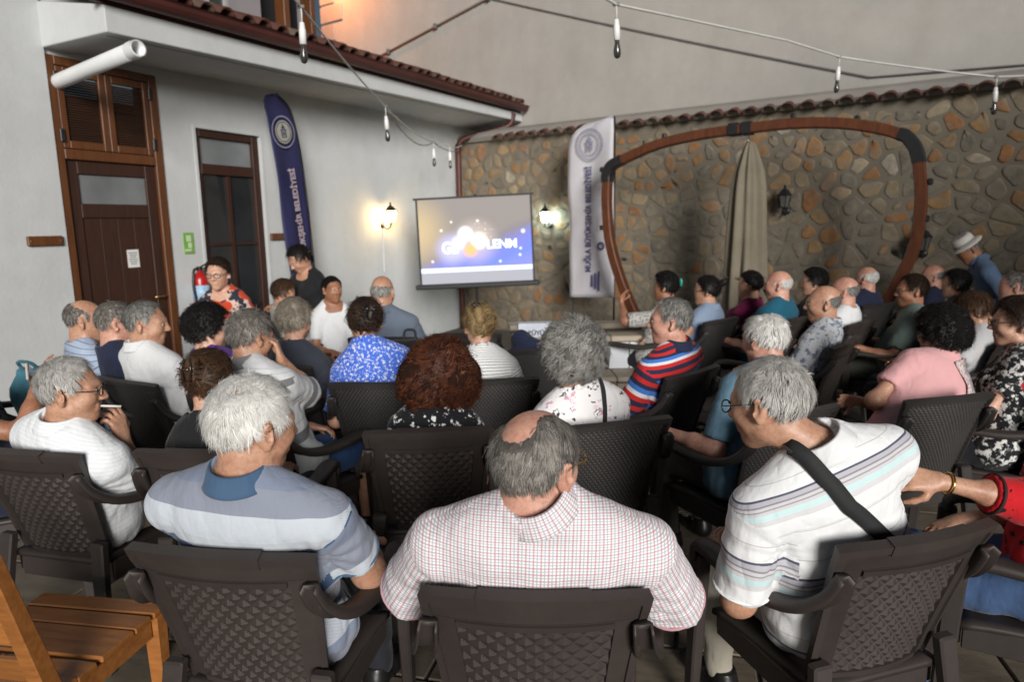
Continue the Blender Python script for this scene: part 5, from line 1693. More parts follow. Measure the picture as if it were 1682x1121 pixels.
PEOPLE = {}
def person(key, label, head, yaw, hyaw=None, pitch=10, roll=0, hip=None, hipf=.11, lod=2, fem=False, fat=1.0, wd=1.0, hs=1.0, skin='tan', hair=None, hmat='salt',
           shirt=None, sleeve=.5, neck=.0, collar=None, pants=None, pant_cut=.07, arms=('rest', 'rest'), stand=False, face=False, spec=None, shoe='black', slump=.018, twist=0.0, bareleg=False, ease=.012, zseat=.425, cuff=None, nko=(0, 0, 0), sd=.118):
    hyaw = yaw if hyaw is None else hyaw
    g = np.random.default_rng(abs(hash(key)) % 1000 if False else sum(ord(c) * (i + 3) for i, c in enumerate(key)))
    Ry = np.array(Matrix.Rotation(R(yaw), 3, 'Z'))
    head = np.asarray(head, float)
    if hip is None:
        o = Ry @ np.array([0, hipf, 0]); hip = (head[0] + o[0], head[1] + o[1])
    root = empty('person', (hip[0], hip[1], 0), R(yaw))
    tag(root, label, 'person', 'people at the screening')
    Hc = Ry.T @ (head - np.array([hip[0], hip[1], 0]))
    M = rotm(R(hyaw - yaw), R(pitch), R(roll))
    Z = np.array([0, 0, 1.0])
    hb = .215 * fem * 0 + 0
    P0 = np.array([0, 0, zseat + .10]) if not stand else np.array([0, 0, min(.90, max(.74, Hc[2] - .60))])
    HB = Hc + M @ (np.array((0, -.030, -.070)) * hs)
    Nk = HB - (.062 if not fem else .070) * vnorm(.8 * vnorm(HB - P0) + .35 * Z) + np.array([0, -.012, 0]) + Ry.T @ np.asarray(nko, float)
    T = np.linalg.norm(Nk - P0); up = (Nk - P0) / T
    ct, st_ = math.cos(R(twist)), math.sin(R(twist))
    rt = np.array([ct, st_, 0]); rt = vnorm(rt - up * (rt @ up)); fw = np.cross(up, rt)
    sp = lambda f, o=0.0: P0 + up * T * f + fw * (o - slump * math.sin(math.pi * f))
    w = (.166 if not fem else .146) * wd
    A = .006
    def torso(e, tagk='torso'):
        fl = fat
        pr = [cap(P0 - [.075 * wd, 0, 0], P0 + [.075 * wd, 0, 0], .112 * fl + e, k=.05, tag_=tagk)]
        for s in (-1, 1):
            pr.append(cap(sp(.05) + rt * .050 * s * wd, sp(.45) + rt * .055 * s * wd, .110 * fl + e, .106 * fl + e, sq=(fw, .84), k=.05, tag_=tagk))
            pr.append(cap(sp(.42) + rt * .055 * s * wd, sp(.80) + rt * .070 * s * wd - fw * .005, .106 * fl ** .5 + e, .084 + e, sq=(fw, .86), k=.05, tag_=tagk))
            pr.append(cap(Nk + up * .016 - fw * .006, Nk - up * (sd - .018) + rt * s * (w - .01), .046 + e, .050 + e, k=.045, tag_=tagk))
        pr.append(cap(Nk - up * sd - rt * (w - .025), Nk - up * sd + rt * (w - .025), .052 + e, k=.04, tag_=tagk))
        pr.append(cap(sp(.22, .035 * fl), sp(.42, .03 * fl), .105 * fl + e, .095 * fl + e, k=.06, tag_=tagk))
        pr.append(cap(sp(.30, -.012), sp(.80, -.012), .100 * fl ** .5 + e, .088 + e, sq=(fw, .84), k=.04, tag_=tagk))
        if fem:
            for s in (-1, 1): pr.append(cap(sp(.62, .085) + rt * .06 * s, sp(.60, .095) + rt * .07 * s, .062 + e, k=.05, tag_=tagk))
        return pr
    SJ, E, W, HD = {}, {}, {}, {}
    am = (1.0 if not fem else .88) * (.6 + .4 * fat)
    for s, spec_a in ((1, arms[1]), (-1, arms[0])):
        S = Nk - up * sd + rt * s * (w + .004)
        if spec_a == 'rest': wt, pole, hd, pn, cu = np.array([s * .280, .225, .695]), (s * .22, -.5, -.85), (0, 1, -.12), (0, 0, -1), .45
        elif spec_a == 'lap': wt, pole, hd, pn, cu = np.array([s * .085, .27, .625]), (s * .45, -.5, -.7), (-s * .6, .7, -.25), (0, -.1, -1), .6
        elif spec_a == 'hang': wt, pole, hd, pn, cu = np.array([s * .25, .07, P0[2] - .07]), (s * .1, -1, 0), (0, .2, -1), (-s, 0, 0), .4
        elif spec_a == 'fold': wt, pole, hd, pn, cu = np.array([-s * .05, .24, .74]), (s * .8, -.1, -.6), (-s, .1, 0), (0, -1, 0), .5
        else: wt, pole, hd, pn, cu = np.array(spec_a['w'], float), spec_a.get('pole', (s * .6, -.5, -.5)), spec_a.get('hd'), spec_a.get('pn', (0, 0, -1)), spec_a.get('curl', .6)
        e_, w_ = ik(S, wt, .285 * (1 if not fem else .94), .25 * (1 if not fem else .94), pole)
        if hd is None: hd = w_ - e_
        SJ[s], E[s], W[s], HD[s] = S, e_, w_, (vnorm(hd), pn, cu, spec_a.get('fing') if isinstance(spec_a, dict) else None)
    # ---- body skin
    hv = (.0047, .0080, .0115)[lod]; av = (.0066, .0106, .0145)[lod]
    hp, _ = head_prims(Hc, M, hs, fem, face or lod < 2)
    hp += [cap(Nk - up * .01, HB, .057 if not fem else .048, .053 if not fem else .045, k=.03), cap(Nk - up * .02 - rt * .06, Nk - up * .02 + rt * .06, .045, k=.04)]
    if neck > 0: hp += [cap(Nk - up * .060 - rt * (w - .05), Nk - up * .060 + rt * (w - .05), .050, k=.04), cap(sp(.8, .012) - rt * .05, sp(.8, .012) + rt * .05, .074, k=.05)]
    gs = [mesh_field(hp, hv)]
    for s in (-1, 1):
        ap = [cap(SJ[s], E[s], .048 * am, .040 * am, k=.03), cap(E[s], E[s] * .6 + W[s] * .4, .040 * am, .038 * am, k=.03), cap(E[s], W[s], .038 * am, .0245 * am, k=.03)]
        hd, pn, cu, fing = HD[s]
        ap += hand_prims(W[s], hd, pn, s, cu, fing=fing, s=(1 if not fem else .92))
        gs.append(mesh_field(ap, av))
    if stand:
        hj = [np.array([s * .085, 0, P0[2] - .03]) for s in (-1, 1)]; kn = [np.array([s * .09, .02, .46]) for s in (-1, 1)]; an = [np.array([s * .095, -.01, .085]) for s in (-1, 1)]
    else:
        hj = [np.array([s * .085, .02, zseat + .085]) for s in (-1, 1)]; kn = [np.array([s * .125, .42, .475]) for s in (-1, 1)]; an = [np.array([s * .13, .40 + .03 * s, .085]) for s in (-1, 1)]
    lg = lambda e: [q for i in (0, 1) for q in (cap(hj[i], kn[i], .084 * fat + e, .056 + e, k=.03), cap(kn[i], an[i], .053 + e, .034 + e * 1.3, k=.03))]
    gs.append(mesh_field(torso(-.010) + lg(-.008), .030))
    if bareleg: gs.append(mesh_field([cap(kn[i], an[i], .050, .033, k=.03) for i in (0, 1)] + [cap(an[i] - [0, .03, .03], an[i] + [0, .12, -.055], .03, .022, k=.03) for i in (0, 1)], .013))
    v, f = cat_geo(gs)
    link('body', mesh_np('body', v, f), SKIN[skin], root)
    if face: eyes(root, Hc, M, hs)
    # ---- shirt
    gv = (.0088, .0135, .018)[lod]
    am_ = am
    sl = []
    sl_end = {}
    for s in (-1, 1):
        if sleeve <= 0: continue
        ua = E[s] - SJ[s]
        if sleeve <= 1:
            e_ = SJ[s] + ua * sleeve; d_ = vnorm(ua)
            sl.append(cap(SJ[s], e_ + d_ * .05, .050 * am_ + ease, .048 * am_ + ease * 1.6, k=.028, cut=(e_, d_), tag_='arm%d' % s)); sl_end[s] = (e_, d_)
        else:
            fa = W[s] - E[s]; e_ = E[s] + fa * min(1, sleeve - 1); d_ = vnorm(fa)
            sl.append(cap(SJ[s], E[s], .054 * am_ + ease, .046 * am_ + ease, k=.035, tag_='arm%d' % s))
            sl.append(cap(E[s], e_ + d_ * .03, .046 * am_ + ease, .032 * am_ + ease * 1.4, k=.03, cut=(e_, d_), tag_='arm%d' % s)); sl_end[s] = (e_, d_)
    nkr = .058 if not fem else .052
    pr = torso(ease) + sl
    if neck > 0:
        pr.append(cap(Nk + up * .10 + fw * .02, Nk - up * .005 + fw * .015, nkr + neck, nkr + neck * .8, op='s', k=.006))
    else:
        pr.append(cap(Nk - up * .02, HB + up * .05, nkr + .003, op='s', k=.004))
        pr.append(half(Nk + up * .052, up * .9 - fw * .3))
    pr.append(half(P0 - np.array([0, 0, .105]), (0, 0, -1)))
    k1, k2, k3 = g.normal(size=(3, 3)) * np.array([[26], [40], [15]])
    ph0 = g.uniform(0, 6)
    amp = .0060 if lod < 2 else .0040
    def wr(P):
        a = np.sin(P @ k1 + 2.2 * np.sin(P @ k3)); b = np.sin(P @ k2 + 1.6 * np.sin(P @ k1 * .5))
        dn = np.clip((Nk - P) @ up / .45, 0.25, 1.1)
        ac = (P - Nk) @ rt; dw = (Nk - P) @ up
        o_ = amp * ((1 - 2 * np.abs(a)) * .45 + b * .35) * dn
        o_ = o_ + amp * .8 * np.sin(ac * 52 + 2.5 * np.sin(dw * 11 + ph0)) * np.clip((dw - .12) / .25, 0, 1)
        for s in (-1, 1):
            q_ = P - (SJ[s] - up * .085 - rt * s * .015); r_ = np.sqrt((q_ ** 2).sum(-1))
            an_ = np.arctan2(q_ @ up, (q_ @ rt) * s)
            o_ = o_ - amp * 1.5 * np.abs(np.sin(an_ * 5.5 + ph0 * s + 9 * r_)) * np.exp(-(r_ / .13) ** 2)
        return o_
    v, f = mesh_field(pr, gv, wr)
    me = mesh_np('shirt', v, f)
    kk = 4
    if lod == 0 and sl:                                # a clean armhole edge: split the cloth exactly along the seam plane
        bm = bmesh.new(); bm.from_mesh(me)
        for s in (-1, 1):
            sd_ = vnorm(.75 * vnorm(E[s] - SJ[s]) + .45 * rt * s); co_ = SJ[s] + sd_ * .012
            fs = [q_ for q_ in bm.faces if np.linalg.norm(np.array(q_.calc_center_median()) - co_) < .17]
            gm = set(fs)
            for q_ in fs: gm.update(q_.edges); gm.update(q_.verts)
            bmesh.ops.bisect_plane(bm, geom=list(gm), plane_co=Vector(co_), plane_no=Vector(sd_), dist=1e-6)
        bmesh.ops.triangulate(bm, faces=list(bm.faces))
        bm.to_mesh(me); bm.free(); me.update(); kk = 3
        me.polygons.foreach_set('use_smooth', np.ones(len(me.polygons), bool))
    # uv in metres: torso = (across, down from the neck); sleeve = (round, along)
    uvl = me.uv_layers.new(name='UVMap')
    nl = len(me.loops)
    li = np.empty(nl, np.int32); me.loops.foreach_get('vertex_index', li)
    vc = np.empty(len(me.vertices) * 3, np.float32); me.vertices.foreach_get('co', vc); vc = vc.reshape(-1, 3).astype(float)
    nf = len(me.polygons)
    ctr = vc[li].reshape(nf, kk, 3).mean(1)
    def grp(tg): return np.min([p_eval(q, ctr) for q in pr if q['tag'] == tg], axis=0) if any(q['tag'] == tg for q in pr) else np.full(nf, 9.0)
    dt = grp('torso') - .004; da, db = grp('arm1'), grp('arm-1')
    part = np.zeros(nf, int)
    for pi_, s, dd_ in ((1, 1, da), (2, -1, db)):
        sd_ = vnorm(.75 * vnorm(E[s] - SJ[s]) + .45 * rt * s)
        al_ = (ctr - SJ[s]) @ sd_; part[(al_ > .012) & (dd_ < dt + np.where(al_ < .10, .05, .006))] = pi_
    lp = np.repeat(part, kk); lv = vc[li]
    dn_ = (Nk - lv) @ up; fo = (lv - Nk) @ fw; aa = np.clip((.13 - dn_) / .13, 0, 1) ** 1.3
    UV = np.stack([(lv - P0) @ rt + 2.0, dn_ + .16 - aa * (fo + .10)], 1)
    for pi, s in ((1, 1), (2, -1)):
        mm = lp == pi
        if not mm.any(): continue
        ax = vnorm(E[s] - SJ[s]); q = lv[mm] - SJ[s]
        al = q @ ax; e1 = vnorm(np.cross(ax, (.1, 1, .2))); e2 = np.cross(ax, e1)
        UV[mm] = np.stack([np.arctan2(q @ e2, q @ e1) * .06 + 5, al + (10.0 if cuff == 'sep' else .06)], 1)
    uvl.data.foreach_set('uv', UV.astype(np.float32).ravel())
    me.materials.append(shirt)
    link('shirt', me, None, root)
    # ---- collar
    if collar is not None:
        prof = [(.000, -.030), (.001, .020), (.004, .028), (.009, .024), (.024, -.010), (.029, -.020), (.026, -.023), (.020, -.016), (.006, .010), (.005, -.028)]
        axn = vnorm(.6 * up + .4 * vnorm(HB - Nk)); r_ = vnorm(rt - axn * (rt @ axn)); f_ = np.cross(axn, r_)
        c0 = Nk + axn * .022 + f_ * .002
        th = np.radians(np.linspace(22, 338, 40)); V = []; Fc = []
        for t in th:
            dr = r_ * math.sin(t) + f_ * math.cos(t) * 1.08
            drop = -.020 * max(0, math.cos(t)) ** 2
            for (pr_, ph_) in prof: V.append(c0 + dr * (nkr + .006 + pr_) + axn * (ph_ + drop))
        n = len(prof)
        for i in range(len(th) - 1):
            for k in range(n): Fc.append((i * n + k, i * n + (k + 1) % n, (i + 1) * n + (k + 1) % n, (i + 1) * n + k))
        Fc.append(tuple(range(n))[::-1]); Fc.append(tuple((len(th) - 1) * n + k for k in range(n)))
        mc = poly_mesh('collar', V, Fc); ul = mc.uv_layers.new(name='UVMap')
        ci = np.empty(len(mc.loops), np.int32); mc.loops.foreach_get('vertex_index', ci)
        ul.data.foreach_set('uv', np.stack([th[ci // n] * .075 + 3, np.array([p_[0] * 1.3 - p_[1] for p_ in prof])[ci % n] + .5], 1).astype(np.float32).ravel())
        link('collar', mc, collar, root)
    # ---- trousers
    if pants is not None:
        pr2 = lg(.010) + [cap(P0 - [.075 * wd, 0, 0], P0 + [.075 * wd, 0, 0], .112 * fat + .006, k=.05)] + [half((0, 0, pant_cut), (0, 0, -1))]
        k1b = g.normal(size=3) * 22
        v, f = mesh_field(pr2, (.016, .020, .028)[lod], lambda P: .004 * np.sin(P @ k1b + 2 * np.sin(P @ (k1b[::-1] * .6))))
        mt = mesh_np('trousers', v, f); mt.materials.append(pants); link('trousers', mt, None, root)
    for i in (0, 1):
        o = link('shoe', shoe_mesh(M_SHOE[shoe]), None, root); o.location = (an[i][0], an[i][1] + .02, 0.004); o.rotation_euler = (0, 0, R((-1, 1)[i] * -9))
    # ---- hair
    if hair is not None:
        v, f, lk = build_hair(hair, fem, lod, g)
        v = Hc + (v * hs) @ M.T
        mh = mesh_np('hair', v, f); mh.attributes.new('lock', 'FLOAT', 'POINT').data.foreach_set('value', lk.astype(np.float32)); mh.materials.append(HAIR[hmat]); mh.materials.append(HCAP[hmat]); nc_ = int((lk[f[:, 0]] == .12).sum()); mh.polygons.foreach_set('material_index', np.concatenate([np.ones(nc_, np.int32), np.zeros(len(mh.polygons) - nc_, np.int32)])); link('hair', mh, None, root)
    if spec is not None: glasses(root, Hc, M, hs, spec)
    PEOPLE[key] = dict(root=root, Hc=Hc, M=M, hs=hs, Nk=Nk, up=up, rt=rt, fw=fw, pr=pr, W=W, E=E, SJ=SJ, P0=P0, HD=HD, sl_end=sl_end, am=am, ease=ease)
    return root
# ------------------------------------------------------------------ cloths
WHITE = (0.74, 0.75, 0.76)
C_POLO1 = f_bands('blue_grey_striped_polo', 0.62, [(0, (0.20, 0.235, 0.32)), (.03, (0.24, 0.265, 0.33)), (.100, (0.24, 0.265, 0.33)), (.135, (0.50, 0.545, 0.60)), (.215, (0.46, 0.49, 0.53)), (.245, (0.075, 0.125, 0.215)), (.285, (0.34, 0.38, 0.44)), (.30, (0.10, 0.15, 0.24)), (.31, (0.40, 0.44, 0.50)), (.33, (0.10, 0.15, 0.24)), (.345, (0.40, 0.44, 0.50)), (.37, (0.06, 0.11, 0.20)), (.41, (0.36, 0.40, 0.46)), (.48, (0.07, 0.12, 0.21)), (.53, (0.42, 0.46, 0.52))], 0.12, clampv=True)
C_NAVYRIB = f_plain('steel_blue_rib', (0.055, 0.105, 0.185))
C_CHECK = f_check('white_red_grey_check', (0.80, 0.79, 0.80), (0.46, 0.24, 0.27), (0.33, 0.38, 0.44), 0.0165)
aq = (0.52, 0.68, 0.69); li = (0.44, 0.43, 0.47)
C_STRIPE3 = f_bands('white_polo_grey_aqua_bands', 0.285, [(0, WHITE), (.045, (0.50, 0.49, 0.48)), (.048, WHITE), (.098, (0.085, 0.09, 0.14)), (.106, li), (.122, (0.24, 0.23, 0.27)), (.128, (0.55, 0.54, 0.56)), (.137, (0.30, 0.29, 0.31)), (.142, (0.56, 0.55, 0.57)), (.152, aq), (.172, (0.60, 0.59, 0.61)), (.188, WHITE), (.232, (0.42, 0.42, 0.40)), (.2335, WHITE), (.237, (0.42, 0.42, 0.40)), (.2385, WHITE)], 0.05)
C_WCOL = f_plain('white_knit', WHITE, 0.03)
C_FINEW = f_bands('white_fine_stripe', 0.022, [(0, (0.70, 0.72, 0.74)), (.019, (0.56, 0.60, 0.65))])
C_BLACK = f_plain('black_jersey', (0.012, 0.012, 0.014))
C_POLO7 = f_bands('white_grey_block_polo', 0.30, [(0, (0.60, 0.61, 0.62)), (.055, (0.48, 0.49, 0.51)), (.062, (0.64, 0.65, 0.66)), (.10, (0.50, 0.51, 0.53)), (.107, (0.66, 0.67, 0.68)), (.15, (0.19, 0.19, 0.195)), (.20, (0.60, 0.61, 0.62))])
C_GREYC = f_plain('grey_collar', (0.20, 0.205, 0.215))
C_PURPLE = f_plain('purple_jersey', (0.085, 0.03, 0.20))
C_BLUEF = f_spots('blue_white_floral', (0.70, 0.73, 0.80), [(70, .38, .47, (0.06, 0.15, 0.62), 1, 'n'), (95, .58, .64, (0.03, 0.08, 0.42), 4, 'n'), (60, .16, .22, (0.76, 0.78, 0.84), 7, 'v')])
C_BWLEAF = f_spots('black_white_leaf', (0.010, 0.010, 0.012), [(30, .56, .60, (0.66, 0.66, 0.66), 2, 'n'), (60, .48, .52, (0.010, 0.010, 0.012), 5, 'n'), (22, .64, .66, (0.70, 0.70, 0.70), 9, 'n')])
C_WSTR = f_bands('white_black_pinstripe', 0.017, [(0, (0.70, 0.70, 0.69)), (.0138, (0.10, 0.10, 0.12))])
C_WFLOR = f_spots('white_pink_black_floral', (0.78, 0.76, 0.76), [(16, .61, .65, (0.62, 0.32, 0.44), 3, 'n'), (13, .612, .622, (0.03, 0.03, 0.035), 8, 'n'), (13, .632, .65, (0.80, 0.78, 0.78), 8, 'n'), (30, .635, .65, (0.05, 0.05, 0.05), 2, 'n')])
rd = (0.50, 0.022, 0.022); nv = (0.022, 0.023, 0.055); bl = (0.045, 0.16, 0.50); wt_ = (0.60, 0.60, 0.62)
C_RBW = f_bands('red_blue_white_stripe', 0.155, [(0, nv), (.022, rd), (.047, nv), (.070, bl), (.098, wt_), (.120, rd), (.148, nv)])
C_TEALB = f_plain('dusty_blue_knit', (0.105, 0.195, 0.265))
C_BLEAF = f_spots('white_blue_leaf', (0.55, 0.57, 0.60), [(26, .52, .60, (0.16, 0.19, 0.26), 3, 'n'), (44, .60, .66, (0.10, 0.12, 0.20), 6, 'n')])
C_PINK = f_plain('pink_knit', (0.62, 0.335, 0.34), 0.05)
C_LACE = f_spots('pink_lace', (0.50, 0.40, 0.40), [(70, .48, .56, (0.22, 0.18, 0.18), 3, 'n'), (120, .55, .6, (0.66, 0.62, 0.62), 5, 'n')])
C_REDF = f_spots('red_black_white_floral', (0.012, 0.012, 0.014), [(30, .50, .56, (0.60, 0.60, 0.58), 2, 'n'), (9, .22, .27, (0.42, 0.012, 0.02), 5, 'vs'), (55, .56, .60, (0.012, 0.012, 0.014), 8, 'n')])
C_TEAL = f_plain('petrol_tee', (0.012, 0.095, 0.15))
C_MAG = f_plain('magenta_top', (0.16, 0.012, 0.06))
C_LBLUE = f_plain('light_blue_sleeveless', (0.20, 0.26, 0.36))
C_NAVY = f_plain('navy_knit', (0.016, 0.021, 0.048))
C_WHITE = f_plain('white_shirt_cloth', (0.66, 0.67, 0.68), 0.04)
C_DIMW = f_plain('off_white_cloth', (0.46, 0.46, 0.47), 0.06)
C_SAGE = f_plain('sage_green_tee', (0.135, 0.175, 0.155))
C_DENIM = f_plain('denim_blue', (0.045, 0.085, 0.18), 0.2)
C_SHIRTB = f_plain('chambray_blue', (0.10, 0.155, 0.25))
C_LBSTR = f_bands('pale_blue_wide_stripe', 0.055, [(0, (0.36, 0.43, 0.56)), (.040, (0.09, 0.11, 0.18)), (.046, (0.36, 0.43, 0.56))])
C_ORF = f_spots('navy_orange_floral', (0.022, 0.026, 0.040), [(12, .54, .57, (0.58, 0.42, 0.36), 3, 'n'), (9, .42, .48, (0.50, 0.055, 0.02), 6.6, 'vs')])
C_GREYT = f_plain('charcoal_blue_tee', (0.038, 0.042, 0.058))
C_GB = f_plain('grey_blue_shirt', (0.115, 0.14, 0.185))
C_REDB = f_spots('red_black_embroidery', (0.48, 0.010, 0.016), [(20, .17, .19, (0.010, 0.008, 0.008), 4, 'vs'), (48, .60, .63, (0.012, 0.008, 0.008), 2, 'n')])
C_LACEG = f_spots('grey_lace', (0.42, 0.41, 0.38), [(60, .5, .58, (0.18, 0.175, 0.16), 3, 'n')])
P_DARK = f_plain('dark_trousers', (0.016, 0.017, 0.022)); P_KHAKI = f_plain('khaki_trousers', (0.17, 0.13, 0.095)); P_BEIGE = f_plain('beige_trousers', (0.42, 0.385, 0.32))
P_OLIVE = f_plain('olive_trousers', (0.060, 0.062, 0.050)); P_BLUE = f_plain('blue_shorts', (0.03, 0.075, 0.19)); P_BROWN = f_plain('brown_trousers', (0.075, 0.055, 0.045))
M_GFRAME = simple('dark_spectacle_frame', (0.02, 0.017, 0.016), 0.3)
M_GGOLD = simple('gold_spectacle_frame', (0.38, 0.25, 0.10), 0.3, metal=0.8)

SHORT = dict(style='short', th=.008, len=.028, n=6500, w=.0008, jit=.35, lift=.22)
def H(**kw):
    d = dict(SHORT); d.update(kw); return d
FRINGE = H(top=[-40, 5, 22, 30], th=.006, len=.022, recede=70)
CURLY = dict(style='bob', th=.030, len=.060, curl=.010, turns=1.5, n=6500, w=.0011, jit=.6, wander=.5, lift=.30, lump=.28, lf=9, grav=.7, back=.7, clump=.72, locks=300)
UPDO = lambda gt, **k: dict(dict(style='up', th=.013, len=.085, n=5200, w=.0009, jit=.10, lift=.02, gather=gt, lump=.08), **k)
ah = at_height

def at_y(u, v, y):
    d = cam.matrix_world.to_3x3() @ Vector(((u - 841) / 1121.3, -(v - 560.5) / 1121.3, -1.0))
    return np.array(cam.matrix_world.translation + d * (y / d.y))
def seat(kind, label, hip, yaw, back=.05):
    c, s = math.cos(R(yaw)), math.sin(R(yaw))
    place_chair(kind, hip[0] - s * back, hip[1] + c * back, yaw, label)
def hip_of(chair_mid, yaw, fwd=.29):
    """hips above a chair whose top rail has its middle at chair_mid"""
    c, s = math.cos(R(yaw)), math.sin(R(yaw))
    return (chair_mid[0] - s * fwd, chair_mid[1] + c * fwd)
def wloc(hip, yaw, p):
    Ry = np.array(Matrix.Rotation(R(yaw), 3, 'Z')); return Ry.T @ (np.asarray(p, float) - np.array([hip[0], hip[1], 0]))
def wdir(yaw, d):
    return np.array(Matrix.Rotation(R(yaw), 3, 'Z')).T @ np.asarray(d, float)

# ------------------------------------------------------------------ front row
h = hip_of((-.74, 1.56), -9)
person('white_polo', 'white haired man in blue and grey striped polo, seen from behind in front row', ah(417, 700, 1.175), -9, hyaw=-40, pitch=8, roll=3, hip=h, lod=0, fat=1.1, wd=1.26, hs=1.02, skin='tan',
       hair=H(th=.014, len=.026, n=12500, w=.00075, lift=.22, jit=.4, lump=.22, wander=.40, clump=.25, bald=[((.28, -.55, .78), 5)]), hmat='white', shirt=C_POLO1, sleeve=.64, collar=C_NAVYRIB, pants=P_DARK, arms=('lap', {'w': (.19, .24, .66), 'pole': (.55, -.6, -.6), 'hd': (-.5, .8, -.1)}), slump=.022)
seat('quilt', 'brown quilted armchair under the white haired man in striped polo', h, -9)
h = hip_of((.04, 1.35), -3, .325)
person('check_man', 'balding man in white and red checked shirt at bottom centre', ah(882, 762, 1.145), -3, hyaw=-38, pitch=6, roll=2, hip=h, lod=0, fat=1.06, wd=1.42, hs=1.03, skin='pink',
       hair=H(th=.009, len=.027, n=12000, w=.0008, lift=.16, jit=.3, clump=.2, recede=26, bsoft=15, bald=[((-.04, -.66, .75), 24), ((-.25, -.15, .95), 29), ((-.15, .4, .9), 30)], whorl=(-.1, .2, .97), grav=.6), hmat='salt', shirt=C_CHECK, sleeve=.88, collar=C_CHECK, pants=P_DARK, arms=({'w': (-.33, .20, .69), 'pole': (-.5, -.4, -.8)}, {'w': (.33, .20, .69), 'pole': (.5, -.4, -.8)}), slump=.022, spec=M_GGOLD, ease=.020, nko=(.035, -.005, .035), sd=.142)
seat('quilt', 'brown quilted armchair at bottom centre under the checked shirt man', h, -3, .015)
h = hip_of((1.04, 1.60), 17)
person('strap_man', 'grey haired man with glasses and black shoulder strap across white striped polo', ah(1262, 662, 1.185), 17, hyaw=44, pitch=14, hip=h, nko=(.070, -.025, .01), lod=0, fat=1.06, wd=1.24, hs=1.0, skin='tan',
       hair=H(th=.009, len=.026, n=11000, w=.0008, lift=.25, jit=.4, recede=16, bald=[((0, .25, .97), 16)]), hmat='silver', shirt=C_STRIPE3, sleeve=.86, collar=C_WCOL, pants=P_BEIGE,
       arms=({'w': wloc(h, 17, at_y(1200, 938, 2.00)), 'pole': (-.4, -.5, -.8), 'hd': wdir(17, (-.35, .45, .75)), 'pn': wdir(17, (.9, .3, .1)), 'curl': .75}, 'lap'), slump=.022, spec=M_GFRAME, ease=.018)
seat('quilt', 'brown quilted armchair turned left under the man with the shoulder strap', h, 17)
h = (1.74, 2.03)
person('red_blouse', 'woman in red embroidered blouse and jeans at right edge, reaching to the striped polo', (1.74, 1.98, 1.17), 60, hip=h, lod=0, fem=True, fat=1.1, skin='tan', hair=H(th=.03, len=.05, n=1200), hmat='dark', shirt=C_REDB, sleeve=1.42, neck=.03, pants=C_DENIM,
       arms=({'w': wloc(h, 60, at_y(1545, 792, 1.83)), 'pole': wdir(60, (.6, -.3, -.8)), 'hd': wdir(60, (-1, .15, .10)), 'pn': wdir(60, (.1, .75, -.6)), 'curl': .75, 'fing': [.75, .85, .9, .95]}, 'lap'), ease=.017)
seat('quilt', 'brown quilted armchair under the woman in red at right edge', h, 60)
# ------------------------------------------------------------------ second line
h = hip_of((-1.80, 2.36), -14)
person('smoker', 'grey haired man with glasses in white shirt smoking at left', ah(117, 642, 1.075), -22, hyaw=-72, pitch=4, hip=h, lod=0, fat=1.02, wd=1.1, skin='tan',
       hair=H(th=.012, len=.03, n=7000, lift=.25, recede=14, w=.0009), hmat='silver', shirt=C_FINEW, sleeve=.70, collar=C_FINEW, pants=P_KHAKI,
       arms=('lap', {'w': wloc(h, -22, at_y(203, 722, 2.60)), 'pole': wdir(-22, (.10, -.22, -1)), 'hd': wdir(-22, (-.16, -.05, 1)), 'pn': wdir(-22, (-.95, .2, -.2)), 'curl': .6, 'fing': [.55, .62, .85, .95]}), spec=M_GFRAME, face=True, ease=.022)
seat('quilt', 'brown quilted armchair under the smoking man at left', h, -14)
h = hip_of((-1.13, 2.33), -5)
person('clip_woman', 'woman in black top with brown hair held up by a claw clip', ah(345, 625, 1.075), -5, hyaw=-8, pitch=8, hip=h, lod=1, fem=True, fat=1.05, hs=.98, skin='fair', hair=UPDO((0, -.125, .045), th=.016, vol=[((0, -.115, .02), (0, -.118, .075), .028, .030, 2.0)]), hmat='brown', shirt=C_BLACK, sleeve=.5, neck=.030, pants=P_DARK, arms=('lap', 'lap'))
seat('quilt', 'brown quilted armchair behind the woman with the claw clip', h, -5)
h = hip_of((-.33, 2.55), 5)
person('auburn_woman', 'woman with bushy auburn curls and black and white leaf top', ah(722, 612, 1.045), 3, pitch=5, hip=h, lod=1, fem=True, fat=1.06, hs=1.0, skin='fair', hair=dict(CURLY, th=.034, len=.075, curl=.014, turns=1.5, n=17000, w=.00092, back=.4, sidev=.3, lump=.35, locks=420, **{'raise': -16}, body=[cap((-.050, -.035, -.045), (.050, -.035, -.045), .068, k=.05), cap((-.07, -.04, -.01), (.07, -.04, -.01), .058, k=.05)]), hmat='auburn', shirt=C_BWLEAF, sleeve=.5, neck=.028, pants=P_DARK, arms=('lap', 'lap'))
seat('quilt', 'brown quilted armchair with upright back, centre, behind the auburn haired woman', h, 5)
h = hip_of((.42, 2.62), 18)
person('grey_curls', 'woman with wavy grey hair in white floral top with black bag strap', ah(942, 582, 1.115), 16, hyaw=10, pitch=4, hip=h, lod=1, fem=True, fat=1.08, wd=1.08, hs=1.02, skin='tan', hair=dict(CURLY, th=.036, len=.070, curl=.012, turns=1.1, n=17000, w=.00085, back=.5, sidev=.35, lump=.3, locks=360, jit=.6, **{'raise': -8}), hmat='grey', shirt=C_WFLOR, sleeve=.5, neck=.032, pants=P_DARK, arms=('lap', 'lap'))
seat('wicker', 'woven back armchair behind the wavy grey haired woman, right of the checked shirt man', h, 18)
h = hip_of((1.20, 2.74), 26)
